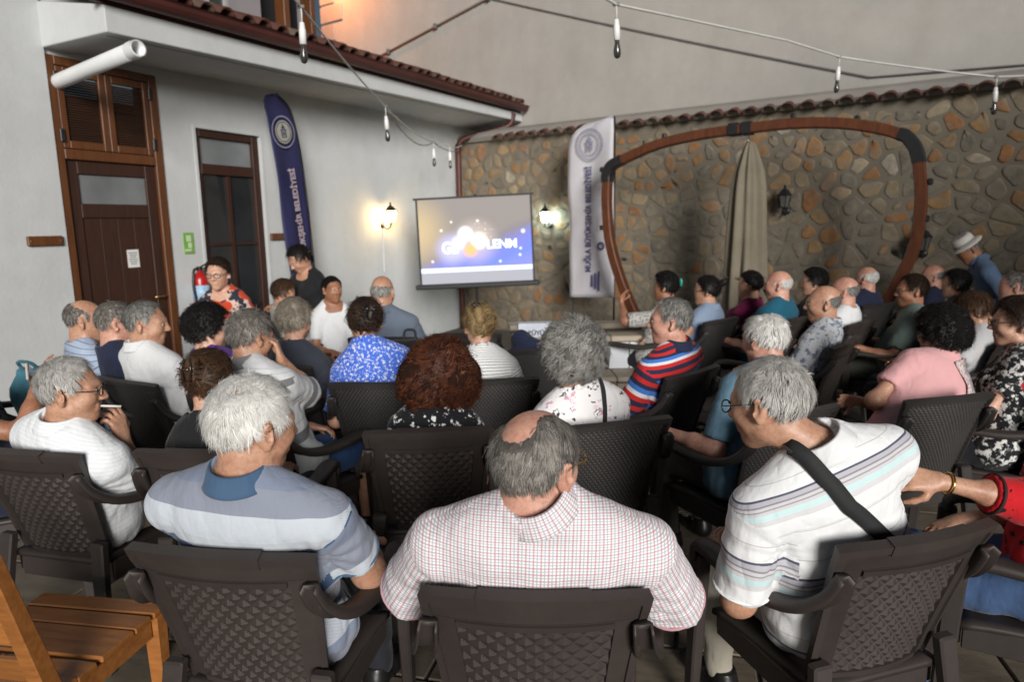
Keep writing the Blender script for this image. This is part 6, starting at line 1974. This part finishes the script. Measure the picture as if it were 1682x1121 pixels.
person('dusty_blue', 'white haired man in dusty blue polo behind the man with the strap', ah(1255, 558, 1.125), 26, hyaw=30, pitch=10, hip=h, lod=1, fat=1.05, wd=1.1, skin='pink', hair=H(th=.012, len=.032, recede=10, bald=[((0, -.05, 1), 20)]), hmat='white', shirt=C_TEALB, sleeve=.85, pants=P_OLIVE, arms=('rest', 'lap'), slump=.022)
seat('wicker', 'woven back armchair under the man in dusty blue polo', h, 26)
h = hip_of((1.97, 2.94), 16)
person('pink_woman', 'woman with black curly hair in pink top with lace shoulder', ah(1543, 548, 1.085), 16, hyaw=20, pitch=6, hip=h, lod=1, fem=True, fat=1.14, wd=1.12, hs=1.0, skin='tan', hair=dict(CURLY, th=.042, len=.045, curl=.007, back=.5), hmat='black', shirt=C_PINK, sleeve=.62, neck=.018, pants=P_DARK, arms=('fold', 'fold'))
seat('wicker', 'woven back armchair under the woman in pink', h, 16)
h = (2.50, 3.30)
person('red_floral', 'woman with short brown hair and glasses in red, black and white floral top, right edge', ah(1668, 530, 1.13), 55, hyaw=66, pitch=4, hip=(2.48, 3.38), lod=1, fem=True, fat=1.1, skin='fair', hair=H(th=.030, len=.040, lump=.2), hmat='dark', shirt=C_REDF, sleeve=.55, neck=.02, pants=P_DARK, arms=('lap', 'lap'), spec=M_GFRAME, face=True)
seat('quilt', 'dark armchair under the woman in red, black and white floral top', (2.48, 3.38), 55)
# ------------------------------------------------------------------ third line
h = hip_of((-.69, 3.36), -3)
person('blue_floral', 'woman in blue and white floral dress with dark hair clipped up', ah(600, 528, 1.15), -3, hyaw=8, pitch=6, roll=4, hip=h, lod=1, fem=True, fat=1.14, wd=1.12, hs=1.0, skin='tan', hair=UPDO((.035, -.115, .05), th=.020, vol=[((.03, -.11, .03), (.045, -.105, .08), .030, .028, 2.0)]), hmat='dark', shirt=C_BLUEF, sleeve=.8, neck=.012, pants=C_BLUEF, pant_cut=.16, arms=('rest', 'rest'), ease=.02)
seat('wicker', 'woven back armchair behind the woman in blue floral dress', h, -3)
h = hip_of((-.11, 3.40), 9)
person('blond_woman', 'blond woman with hair pinned up in black and white pinstriped top', ah(787, 535, 1.11), 6, hyaw=14, pitch=8, hip=h, lod=1, fem=True, fat=1.05, hs=.98, skin='fair', hair=UPDO((-.015, -.115, .055), th=.017, vol=[((-.02, -.112, .03), (-.02, -.10, .085), .026, .026, 2.0)]), hmat='blond', shirt=C_WSTR, sleeve=.55, neck=.022, pants=P_DARK, arms=('rest', 'rest'))
seat('wicker', 'woven back armchair behind the blond woman in pinstriped top', h, 9)
h = hip_of((.95, 3.60), 43, .28)
person('rbw_man', 'grey haired man in red, blue and white striped polo looking left', ah(1100, 528, 1.145), 43, hyaw=76, pitch=2, hip=(.79, 3.76), lod=1, fat=1.1, wd=1.12, skin='pink', hair=H(th=.013, len=.032, recede=22, n=7000), hmat='grey', shirt=C_RBW, sleeve=.8, collar=C_NAVY, pants=P_DARK, arms=('rest', 'lap'), face=True)
seat('wicker', 'woven back armchair under the man in red and blue striped polo', (.79, 3.76), 43)
h = (-1.11, 3.20)
person('grey_polo', 'salt and pepper haired man in white and grey block polo, hand at chin', ah(413, 553, 1.165), -26, hyaw=-34, pitch=10, hip=h, lod=1, fat=1.05, wd=1.1, skin='tan', hair=H(th=.015, len=.03, n=7000, lift=.35), hmat='salt', shirt=C_POLO7, sleeve=.85, collar=C_GREYC, pants=P_BLUE, pant_cut=.43, bareleg=True, arms=('lap', {'w': wloc(h, -26, at_y(462, 592, 3.18)), 'pole': wdir(-26, (.5, .1, -1)), 'hd': wdir(-26, (-.25, .1, 1)), 'pn': wdir(-26, (-.9, -.2, 0)), 'curl': .8}), ease=.018)
seat('quilt', 'dark armchair under the man in white and grey block polo', h, -26)
person('purple_woman', 'woman with black curly hair in purple top', ah(342, 540, 1.13), -14, hyaw=-45, pitch=6, hip=(-1.47, 3.75), lod=1, fem=True, skin='fair', hair=dict(CURLY, th=.030, len=.04, curl=.006, back=.3), hmat='black', shirt=C_PURPLE, sleeve=.5, pants=P_DARK, arms=('lap', 'lap'))
seat('wicker', 'dark armchair under the woman in purple', (-1.44, 3.77), -8)
# ------------------------------------------------------------------ left block, facing right
for key, lab, (u, v, z), kw in (
    ('ltblue', 'balding man in pale blue striped shirt by the wooden door', (141, 527, 1.15), dict(hair=H(top=[-40, 18, 40, 50], th=.006, len=.02, recede=70), hmat='salt', shirt=C_LBSTR, pants=P_DARK, hyaw=-62)),
    ('navy_l', 'grey haired man in navy shirt between two men by the door', (192, 531, 1.145), dict(hair=H(th=.008), hmat='salt', shirt=C_NAVY, pants=P_DARK, hyaw=-55, skin='pink')),
    ('white_l', 'grey haired man in plain white shirt looking right by the door', (241, 532, 1.16), dict(hair=H(th=.009, recede=12), hmat='grey', shirt=C_WHITE, collar=C_WHITE, pants=P_KHAKI, hyaw=-78, face=True))):
    yw = -28 if key == 'white_l' else -45
    person(key, lab, ah(u, v, z), yw, pitch=6, lod=1 if key == 'white_l' else 2, wd=1.08, arms=('lap', 'lap'), ease=.018, sleeve=.8, **kw)
    p = PEOPLE[key]['root'].location
    seat('wicker', 'dark armchair under the ' + lab.split(' by the')[0].split(' looking')[0].split(' between')[0], (p.x, p.y), yw)
h = (-2.36, 2.98)
person('edge_navy', 'man in navy shirt cut off by the left edge, arms forward', (-2.44, 2.92, 1.12), -60, hip=h, lod=1, wd=1.08, skin='brown', hair=H(th=.008), hmat='grey', shirt=C_NAVY, pants=C_DENIM, arms=('lap', {'w': wloc(h, -60, at_y(64, 622, 2.95)), 'pole': wdir(-60, (.1, -.6, -1)), 'hd': wdir(-60, (.9, .1, .25)), 'pn': wdir(-60, (0, -.8, .5)), 'curl': .8}))
seat('quilt', 'dark armchair under the man in navy at the left edge', h, -60)
# ------------------------------------------------------------------ far left group
person('floral_standing', 'standing woman with dark hair and glasses in navy and orange floral blouse', (-2.28, 5.33, 1.315), 175, hyaw=180, pitch=8, hipf=-.10, lod=1, fem=True, fat=1.06, skin='fair', hair=H(th=.014, len=.03, raise_=0), hmat='dark', shirt=C_ORF, sleeve=.6, neck=.02, pants=P_DARK, arms=('hang', 'hang'), stand=True, face=True, spec=M_GFRAME)
person('black_standing', 'standing woman in black tee with tied dark hair bending over a child', (-1.932, 6.27, 1.376), 150, hyaw=140, pitch=36, hipf=-.09, lod=1, fem=True, skin='tan', hair=UPDO((0, -.11, .0), th=.014, vol=[((0, -.115, -.02), (.02, -.12, -.10), .028, .014, 2.0)]), hmat='black', shirt=C_BLACK, sleeve=.6, neck=.018, pants=P_DARK, arms=({'w': (-.24, .16, .92)}, {'w': (.22, .22, .95)}), stand=True, face=True)
person('bending_child', 'person with brown hair in grey top leaning right in front of the woman in black', ah(467, 482, 1.09), -60, hyaw=-70, pitch=14, hs=.95, fem=True, skin='tan', hair=H(th=.022, len=.05), hmat='brown', shirt=C_LACEG, pants=P_DARK, sleeve=.9, arms=({'w': (-.28, .10, .80)}, 'lap'))
seat('wicker', 'dark armchair under the person leaning right before the woman in black', ah(467, 482, 1.09)[:2] + np.array([.08, .05]), -60)
person('boy', 'boy with short black hair in white printed tee beside the woman in black', ah(546, 476, 1.12), 205, hyaw=222, pitch=2, hipf=.04, hs=.92, skin='brown', wd=.76, fat=.78, hair=H(th=.014, len=.022), hmat='black', shirt=C_WHITE, sleeve=.7, neck=.012, pants=P_BROWN, arms=('lap', 'lap'), face=True, lod=1)
seat('wicker', 'dark armchair under the boy in white tee', ah(546, 476, 1.12)[:2], 205)
person('greyblue_bald', 'bald man in grey blue shirt sitting nearest the screen, seen from behind', ah(629, 480, 1.19), -4, hyaw=-10, pitch=4, hip=(-.90, 5.06), skin='tan', lod=1, fat=1.05, wd=1.12, hair=H(top=[-40, 0, 12, 16], th=.005, len=.016, recede=70), hmat='grey', shirt=C_GB, sleeve=.8, collar=C_GB, pants=P_DARK, arms=('lap', 'rest'))
seat('wicker', 'dark armchair under the bald man in grey blue shirt', (-.90, 5.06), -4)
person('ash_woman', 'woman with short ash blond hair in charcoal blue tee, far left group', ah(485, 526, 1.115), -28, hyaw=-22, pitch=4, lod=1, fem=True, skin='fair', fat=1.08, hair=H(th=.024, len=.04, lump=.25, n=6000), hmat='ash', shirt=C_GREYT, sleeve=.6, neck=.02, pants=P_DARK, arms=('rest', 'rest'))
seat('wicker', 'dark armchair under the ash blond woman', ah(485, 526, 1.115)[:2] + np.array([.05, .1]), -28)
# ------------------------------------------------------------------ right block, facing left towards the screen
RIGHT = (
    ('leaf_man', 'bald man in white shirt with blue leaf print looking left', (1352, 499, 1.12), 48, 72, dict(hair=H(top=[-40, 8, 16, 22], th=.004, len=.012, recede=70, n=3000), hmat='grey', skin='tan', shirt=C_BLEAF, sleeve=.85, collar=C_BLEAF, pants=P_KHAKI, face=True, lod=1, wd=1.08)),
    ('petrol_man', 'bald man in petrol blue tee among the far right rows', (1278, 469, 1.14), 40, 62, dict(hair=H(top=[-40, 6, 14, 20], th=.005, len=.016, recede=70), hmat='white', skin='pink', shirt=C_TEAL, sleeve=.8, pants=P_DARK, lod=1, wd=1.15, fat=1.1)),
    ('ponytail', 'woman with dark ponytail in magenta top before the folded parasol', (1231, 468, 1.10), 48, 66, dict(fem=True, hair=UPDO((0, -.115, .0), vol=[((0, -.12, -.01), (0, -.15, -.10), .026, .016, 1.0)]), hmat='black', skin='tan', shirt=C_MAG, sleeve=.12, neck=.03, pants=P_DARK)),
    ('bun_woman', 'woman with dark bun in light blue sleeveless shirt', (1160, 478, 1.10), 42, 66, dict(fem=True, hair=UPDO((0, -.11, .06), vol=[((0, -.125, .055), (0, -.145, .065), .028, .026, 2.5)]), hmat='black', skin='tan', shirt=C_LBLUE, sleeve=.10, collar=C_LBLUE, pants=P_DARK)),
    ('tealclip', 'woman with black hair and turquoise clip, hand raised to her face', (1092, 471, 1.125), 56, 62, dict(fem=True, hair=H(th=.020, len=.04), hmat='black', skin='brown', shirt=C_LACEG, sleeve=.9, pants=P_DARK, arms=({'w': (-.10, .24, .98), 'hd': (.1, -.2, 1), 'pn': (0, -1, 0)}, 'lap'))),
    ('dark_short', 'woman with short black hair behind the bald man in leaf print', (1336, 464, 1.10), 45, 70, dict(fem=True, hair=H(th=.026, len=.04), hmat='black', skin='fair', shirt=C_BLACK, sleeve=.6, pants=P_DARK)),
    ('bald_white', 'ruddy bald man in white shirt with dark strap, far right rows', (1386, 480, 1.10), 42, 55, dict(hair=H(top=[-40, 4, 14, 20], th=.005, len=.014, recede=70), hmat='grey', skin='pink', shirt=C_WHITE, sleeve=.8, pants=P_DARK, wd=1.1)),
    ('bald_navy', 'white haired balding man in navy printed shirt near the stone wall', (1422, 459, 1.10), 30, 40, dict(hair=H(top=[-40, 10, 24, 30], th=.007, len=.018, recede=70), hmat='white', skin='pink', shirt=C_NAVY, sleeve=.8, pants=P_DARK, wd=1.05)),
    ('sage_man', 'dark haired man with glasses in sage green tee, legs crossed, looking left', (1497, 478, 1.115), 62, 78, dict(hair=H(th=.018, len=.034, recede=14), hmat='dark', skin='brown', shirt=C_SAGE, sleeve=.75, pants=P_OLIVE, pant_cut=.40, bareleg=True, face=True, lod=1, spec=M_GFRAME, wd=1.08)),
    ('bald_back', 'bald man near the stone wall partly behind the man in sage green', (1531, 455, 1.10), 50, 64, dict(hair=H(top=[-40, 6, 16, 22], th=.005, len=.014, recede=70), hmat='grey', skin='pink', shirt=C_NAVY, sleeve=.8, pants=P_DARK)),
    ('longhair', 'woman with long black hair in dark top near the man in white hat', (1569, 466, 1.10), 52, 60, dict(fem=True, hair=H(th=.016, len=.07, vol=[((.05, -.07, -.04), (.055, -.07, -.16), .030, .020, .6), ((-.05, -.07, -.04), (-.055, -.07, -.16), .030, .020, .6)]), hmat='black', skin='fair', shirt=C_BLACK, sleeve=.8, pants=P_DARK)),
    ('edge_dark', 'man with cropped dark hair cut off by the right edge', (1664, 472, 1.12), 50, 62, dict(hair=H(th=.008, recede=8), hmat='salt', skin='pink', shirt=C_BLACK, sleeve=.8, pants=P_DARK)),
    ('brown_bent', 'woman with brown hair bowed forward in white shirt, arm along a chair', (1598, 512, 1.05), 58, 64, dict(fem=True, hair=H(th=.024, len=.05), hmat='brown', skin='tan', shirt=C_DIMW, sleeve=.5, pants=P_DARK, pitch=34, arms=({'w': (-.22, .24, .70)}, 'lap'))),
)
for key, lab, (u, v, z), yaw, hy, kw in RIGHT:
    kw = dict(kw); kw.setdefault('arms', ('rest', 'rest')); kw.setdefault('pitch', 4); kw.setdefault('ease', .016)
    person(key, lab, ah(u, v, z), yaw, hyaw=hy, **kw)
    p = PEOPLE[key]['root'].location
    seat('wicker' if len(key) % 2 else 'quilt', 'dark armchair under the ' + ' '.join(lab.split(',')[0].split()[:11]), (p.x, p.y), yaw)
person('hat_man', 'man in white hat and blue shirt bending forward by the stone wall', (4.20, 6.32, 1.37), 70, hyaw=78, pitch=38, hipf=-.30, skin='brown', hair=H(th=.006), hmat='grey', shirt=C_SHIRTB, sleeve=.8, collar=C_SHIRTB, pants=P_DARK, arms=('hang', 'hang'), stand=True, wd=1.1)

# ------------------------------------------------------------------ things worn: straps, clips, hat, bracelet, pocket
def strap(key, line, w, mat, name='shoulder_strap', off=.009, lift=.05, over=True):
    """a band laid on the cloth; line: list of (across, down from the neck) on the back, shot onto the shirt from behind"""
    q = PEOPLE[key]; pts = []
    L = catmull([(a, b, 0) for a, b in line], 8)[:, :2]
    o = np.array([q['Nk'] + q['rt'] * a - q['up'] * max(b, .07) for a, b in L])
    c_ = np.clip((L[:, 1] + .02) / .12, 0, 1)[:, None]
    nr = -q['fw'] * c_ + q['up'] * (1 - c_); nr /= np.linalg.norm(nr, axis=1)[:, None]
    t = np.full(len(o), .40)
    for _ in range(60):
        d = f_eval(q['pr'], o + nr * t[:, None]); t -= np.maximum(d - off, .0005) * .8 * (d > off)
    P = o + nr * t[:, None]
    # near the shoulder the band turns over the top
    tan = np.gradient(P, axis=0); tan /= np.linalg.norm(tan, axis=1)[:, None]
    e = 1e-3; n = np.stack([(f_eval(q['pr'], P + np.eye(3)[i] * e) - f_eval(q['pr'], P - np.eye(3)[i] * e)) for i in range(3)], 1)
    n /= np.linalg.norm(n, axis=1)[:, None] + 1e-9
    side = np.cross(tan, n); side /= np.linalg.norm(side, axis=1)[:, None]
    V = []; Fc = []
    for p, s_, nn in zip(P, side, n): V += [p - s_ * w / 2, p + s_ * w / 2, p + s_ * w / 2 + nn * .003, p - s_ * w / 2 + nn * .003]
    for i in range(len(P) - 1):
        for k in range(4): Fc.append((i * 4 + k, i * 4 + (k + 1) % 4, (i + 1) * 4 + (k + 1) % 4, (i + 1) * 4 + k))
    Fc.append((3, 2, 1, 0)); m = (len(P) - 1) * 4; Fc.append((m, m + 1, m + 2, m + 3))
    return link(name, poly_mesh(name, V, Fc), mat, q['root'])
M_STRAP = simple('black_webbing', (0.016, 0.017, 0.018), 0.8, 0.1, bmp=0.3, bscale=400)
strap('strap_man', [(-.095, -.03), (-.080, .02), (-.045, .07), (.0, .13), (.06, .23), (.12, .34), (.17, .45)], .042, M_STRAP)
strap('grey_curls', [(.090, -.03), (.086, .03), (.070, .09), (.05, .18), (.02, .30)], .018, M_STRAP)
# front shirt details: yoke seam and sleeve hems
def hem(key, s, mat, r=.0035):
    q = PEOPLE[key]; e, d = q['sl_end'][s]
    e1 = vnorm(np.cross(d, (.1, 1, .2))); e2 = np.cross(d, e1); pts = []
    for a in np.linspace(0, 2 * math.pi, 29)[:-1]:
        dr = e1 * math.cos(a) + e2 * math.sin(a); lo, hi = .03, .12
        for _ in range(16):
            m = (lo + hi) / 2
            if f_eval(q['pr'], (e - d * .012 + dr * m)[None])[0] < 0: lo = m
            else: hi = m
        pts.append(e - d * .010 + dr * (lo + .0005))
    tube_obj('sleeve_hem', pts, [r] * len(pts), mat, q['root'], 6, closed=True)
def seam(key, s, mat, r=.0045):
    q = PEOPLE[key]; ax = vnorm(q['E'][s] - q['SJ'][s]); d = vnorm(.75 * ax + .45 * q['rt'] * s); c = q['SJ'][s] + d * .012
    e1 = vnorm(np.cross(d, (.1, 1, .2))); e2 = np.cross(d, e1); pts = []
    for a in np.linspace(0, 2 * math.pi, 41)[:-1]:
        dr = e1 * math.cos(a) + e2 * math.sin(a); lo, hi = .02, .16
        for _ in range(16):
            m = (lo + hi) / 2
            if f_eval(q['pr'], (c + dr * m)[None])[0] < 0: lo = m
            else: hi = m
        if lo < .14: pts.append(c + dr * (lo - .001))
    if len(pts) > 6: tube_obj('armhole_seam', pts, [r] * len(pts), mat, q['root'], 6)
seam('white_polo', 1, C_NAVYRIB); seam('white_polo', -1, C_NAVYRIB)
hem('white_polo', 1, C_NAVYRIB, .005); hem('white_polo', -1, C_NAVYRIB, .005)
hem('strap_man', -1, C_WCOL, .004); hem('check_man', 1, C_CHECK, .004); hem('check_man', -1, C_CHECK, .004); hem('smoker', 1, C_FINEW, .004)
hem('red_blouse', -1, simple('black_ruffle', (0.03, 0.006, 0.008), 0.8), .005)

M_CLIP = simple('tortoise_clip', (0.03, 0.018, 0.010), 0.2)
def claw_clip(key, pos, mat, s=1.0, stones=False):
    q = PEOPLE[key]; T = lambda p: q['Hc'] + q['M'] @ (np.array(p, float) * q['hs'])
    x, y, z = pos; g = []
    for sg in (-1, 1):
        g.append(tube_np([T((x + sg * .010 * s, y - .012, z + .045 * s)), T((x + sg * .020 * s, y - .020, z + .01)), T((x + sg * .012 * s, y - .014, z - .045 * s))], .0045 * s, 7))
        for k in range(4):
            zz = z + (.03 - .02 * k) * s
            g.append(tube_np([T((x + sg * .017 * s, y - .018, zz)), T((x + sg * .034 * s, y - .006, zz - .004)), T((x + sg * .040 * s, y + .020, zz - .006))], .0028 * s, 6))
    g.append(tube_np([T((x - .016 * s, y - .020, z + .004)), T((x + .016 * s, y - .020, z + .004))], .0055 * s, 8))
    link('hair_clip', poly_mesh('hair_clip', *join_geo(g)), mat, q['root'])
claw_clip('clip_woman', (0, -.140, .050), M_CLIP, 1.0)
claw_clip('blue_floral', (.035, -.132, .062), simple('black_clip', (0.008, 0.008, 0.009), 0.15), .9)
claw_clip('blond_woman', (-.03, -.09, .105), simple('dark_clip', (0.02, 0.015, 0.012), 0.2), .7)
claw_clip('tealclip', (0.03, -.118, .030), simple('turquoise_clip', (0.02, 0.42, 0.36), 0.3), .7)
q = PEOPLE['hat_man']
hat = empty('hat', tuple(q['root'].matrix_basis @ Vector(q['Hc'] + q['M'] @ np.array((0, -.01, .055)))))
tag(hat, 'white brimmed hat on the head of the bending man in blue', 'hat')
hat.rotation_euler = (q['root'].matrix_basis.to_3x3() @ Matrix(q['M'].tolist())).to_euler()
link('crown', lathe_mesh('crown', [(0.098, 0.0), (0.096, 0.03), (0.090, 0.07), (0.078, 0.088), (0.04, 0.083), (0.0, 0.080)], 24), simple('straw_white', (0.55, 0.53, 0.49), 0.8, 0.1, 30, bmp=.3, bscale=200), hat)
link('brim', lathe_mesh('brim', [(0.094, 0.003), (0.145, -0.012), (0.148, -0.008), (0.096, 0.010)], 28), simple('straw_brim', (0.52, 0.50, 0.46), 0.8, 0.1, 30), hat)
link('band', lathe_mesh('band', [(0.0985, 0.004), (0.100, 0.004), (0.0985, 0.03), (0.0965, 0.03)], 24), simple('hat_band', (0.25, 0.24, 0.22), 0.8), hat)
# gold bracelet of the woman in red
q = PEOPLE['red_blouse']; wv = q['W'][-1]; ax = vnorm(q['W'][-1] - q['E'][-1]); e1 = vnorm(np.cross(ax, (0, 0, 1))); e2 = np.cross(ax, e1)
tube_obj('bracelet', [wv - ax * .02 + (e1 * math.cos(a) * .030 + e2 * math.sin(a) * .030) for a in np.linspace(0, 2 * math.pi, 25)[:-1]], .0035, simple('gold', (0.75, 0.50, 0.16), 0.22, metal=1.0), q['root'], 6, closed=True)
# pink woman's lace yoke
q = PEOPLE['pink_woman']
strap('pink_woman', [(.02, .035), (.075, .055), (.125, .075), (.165, .10)], .10, C_LACE, 'lace_yoke', off=.003)
# earrings of the woman with the claw clip
q = PEOPLE['clip_woman']
for x in (-1, 1):
    p = q['Hc'] + q['M'] @ np.array((x * .082, -.008, -.048))
    bm = bmesh.new(); bmesh.ops.create_uvsphere(bm, u_segments=8, v_segments=6, radius=.006); bmesh.ops.translate(bm, verts=bm.verts, vec=Vector(p))
    link('earring', bm_mesh('earring', bm, True), M_BRASS, q['root'])
# cigarette at the smoker's lips
q = PEOPLE['smoker']; rb = q['root'].matrix_basis
p0 = np.array(rb @ Vector(q['Hc'] + q['M'] @ np.array((.004, .094, -.060)))); p1 = np.array(rb @ Vector(q['Hc'] + q['M'] @ np.array((.006, .165, -.064))))
cg = empty('cigarette', tuple(p0)); tag(cg, 'white cigarette between the lips of the man in white shirt at left', 'cigarette')
tube_obj('paper', [(0, 0, 0), tuple(p1 - p0)], .0045, M_PAPER, cg, 8)

# ------------------------------------------------------------------ bags and small things on chairs
place_chair('wicker', -2.72, 3.86, -40, 'dark armchair holding the teal bag by the left wall')
tb = empty('cloth_bag', (-2.74, 3.86, 0.45), R(-30)); tag(tb, 'teal cloth bag slumped on a chair by the left wall', 'bag')
bm = bmesh.new(); bmesh.ops.create_cube(bm, size=1.0); bmesh.ops.subdivide_edges(bm, edges=list(bm.edges), cuts=9, use_grid_fill=True)
for vv in bm.verts:
    c = vv.co; rr_ = max(.85, (abs(c.x * 2) ** 5 + abs(c.y * 2) ** 5 + abs(c.z * 2) ** 5) ** .2)
    p = Vector((c.x / rr_ * .44, c.y / rr_ * .17 * (1.0 - .35 * (c.z + .5)), c.z / rr_ * .44 + .22))
    k_ = math.sin(p.x * 31 + 2 * math.sin(p.z * 19)) * .012 + math.sin(p.z * 27 + p.x * 14) * .009
    vv.co = p + Vector((0, k_, .02 * math.sin(p.x * 17) * (c.z > .3)))
link('body', bm_mesh('body', bm, True), f_plain('teal_nylon', (0.05, 0.18, 0.24), .15), tb)
tube_obj('handle', catmull([(-.10, -.02, .41), (-.08, -.06, .47), (.06, -.06, .48), (.10, -.02, .42)], 5), .010, f_plain('teal_webbing', (0.04, 0.15, 0.2)), tb)
bp = empty('backpack', (-.66, 4.28, 0.43), R(-10)); tag(bp, 'black backpack with red patch on a chair behind the blue floral dress', 'backpack')
pr = [cap((-.10, 0, .12), (.10, 0, .12), .11, k=.05), cap((-.08, 0, .42), (.08, 0, .42), .10, k=.05), cap((-.07, -.10, .15), (.07, -.10, .15), .06, k=.03), half((0, 0, 0), (0, 0, -1))]
v, f = mesh_field(pr, .014, lambda P: .004 * np.sin(P @ np.array([25, 22, 30])))
link('body', mesh_np('body', v, f), f_plain('black_nylon', (0.010, 0.010, 0.011)), bp)
box_obj('patch', (.09, -.115, .40), (.05, .012, .05), simple('red_patch', (0.45, 0.03, 0.03), 0.5), bp, bevel=.004)
tube_obj('grab_handle', catmull([(-.04, .03, .51), (-.03, .04, .57), (.03, .04, .57), (.04, .03, .51)], 4), .009, M_STRAP, bp)
place_chair('wicker', -.66, 4.30, -6, 'dark armchair holding the black backpack')
place_chair('wicker', -.33, 5.25, 0, 'empty dark armchair right of the bald man before the screen')
place_chair('quilt', 1.52, 4.55, 52, 'empty dark armchair right of the man in red and blue stripes')
jk = empty('jacket', (.10, 4.55, .43), R(20)); tag(jk, 'dark navy jacket bundled on a chair right of the blond woman', 'jacket')
pr = [cap((-.10, -.02, .10), (.12, .02, .12), .11, .10, k=.06), cap((-.08, 0, .30), (.08, .02, .33), .10, .08, k=.06), cap((.05, -.02, .40), (-.03, .03, .46), .08, .06, k=.06), half((0, 0, 0), (0, 0, -1))]
v, f = mesh_field(pr, .014, lambda P: .010 * np.sin(P @ np.array([34, 15, 22]) + 2.4 * np.sin(P @ np.array([12, 26, 17]))))
link('cloth', mesh_np('cloth', v, f), C_NAVY, jk)
place_chair('wicker', .10, 4.57, 12, 'dark armchair holding the navy jacket')
ph = empty('phone', tuple(at_y(48, 615, 2.93)), R(-60)); tag(ph, 'phone with pale case held by the man at the left edge', 'phone')
box_obj('case', (0, 0, 0), (.075, .010, .15), simple('phone_case', (0.45, 0.40, 0.34), 0.4), ph, Matrix.Rotation(R(70), 3, 'Y'), bevel=.004)
box_obj('screen', (0, .0062, 0), (.066, .002, .135), simple('phone_glass', (0.02, 0.02, 0.025), 0.1), ph, Matrix.Rotation(R(70), 3, 'Y'))
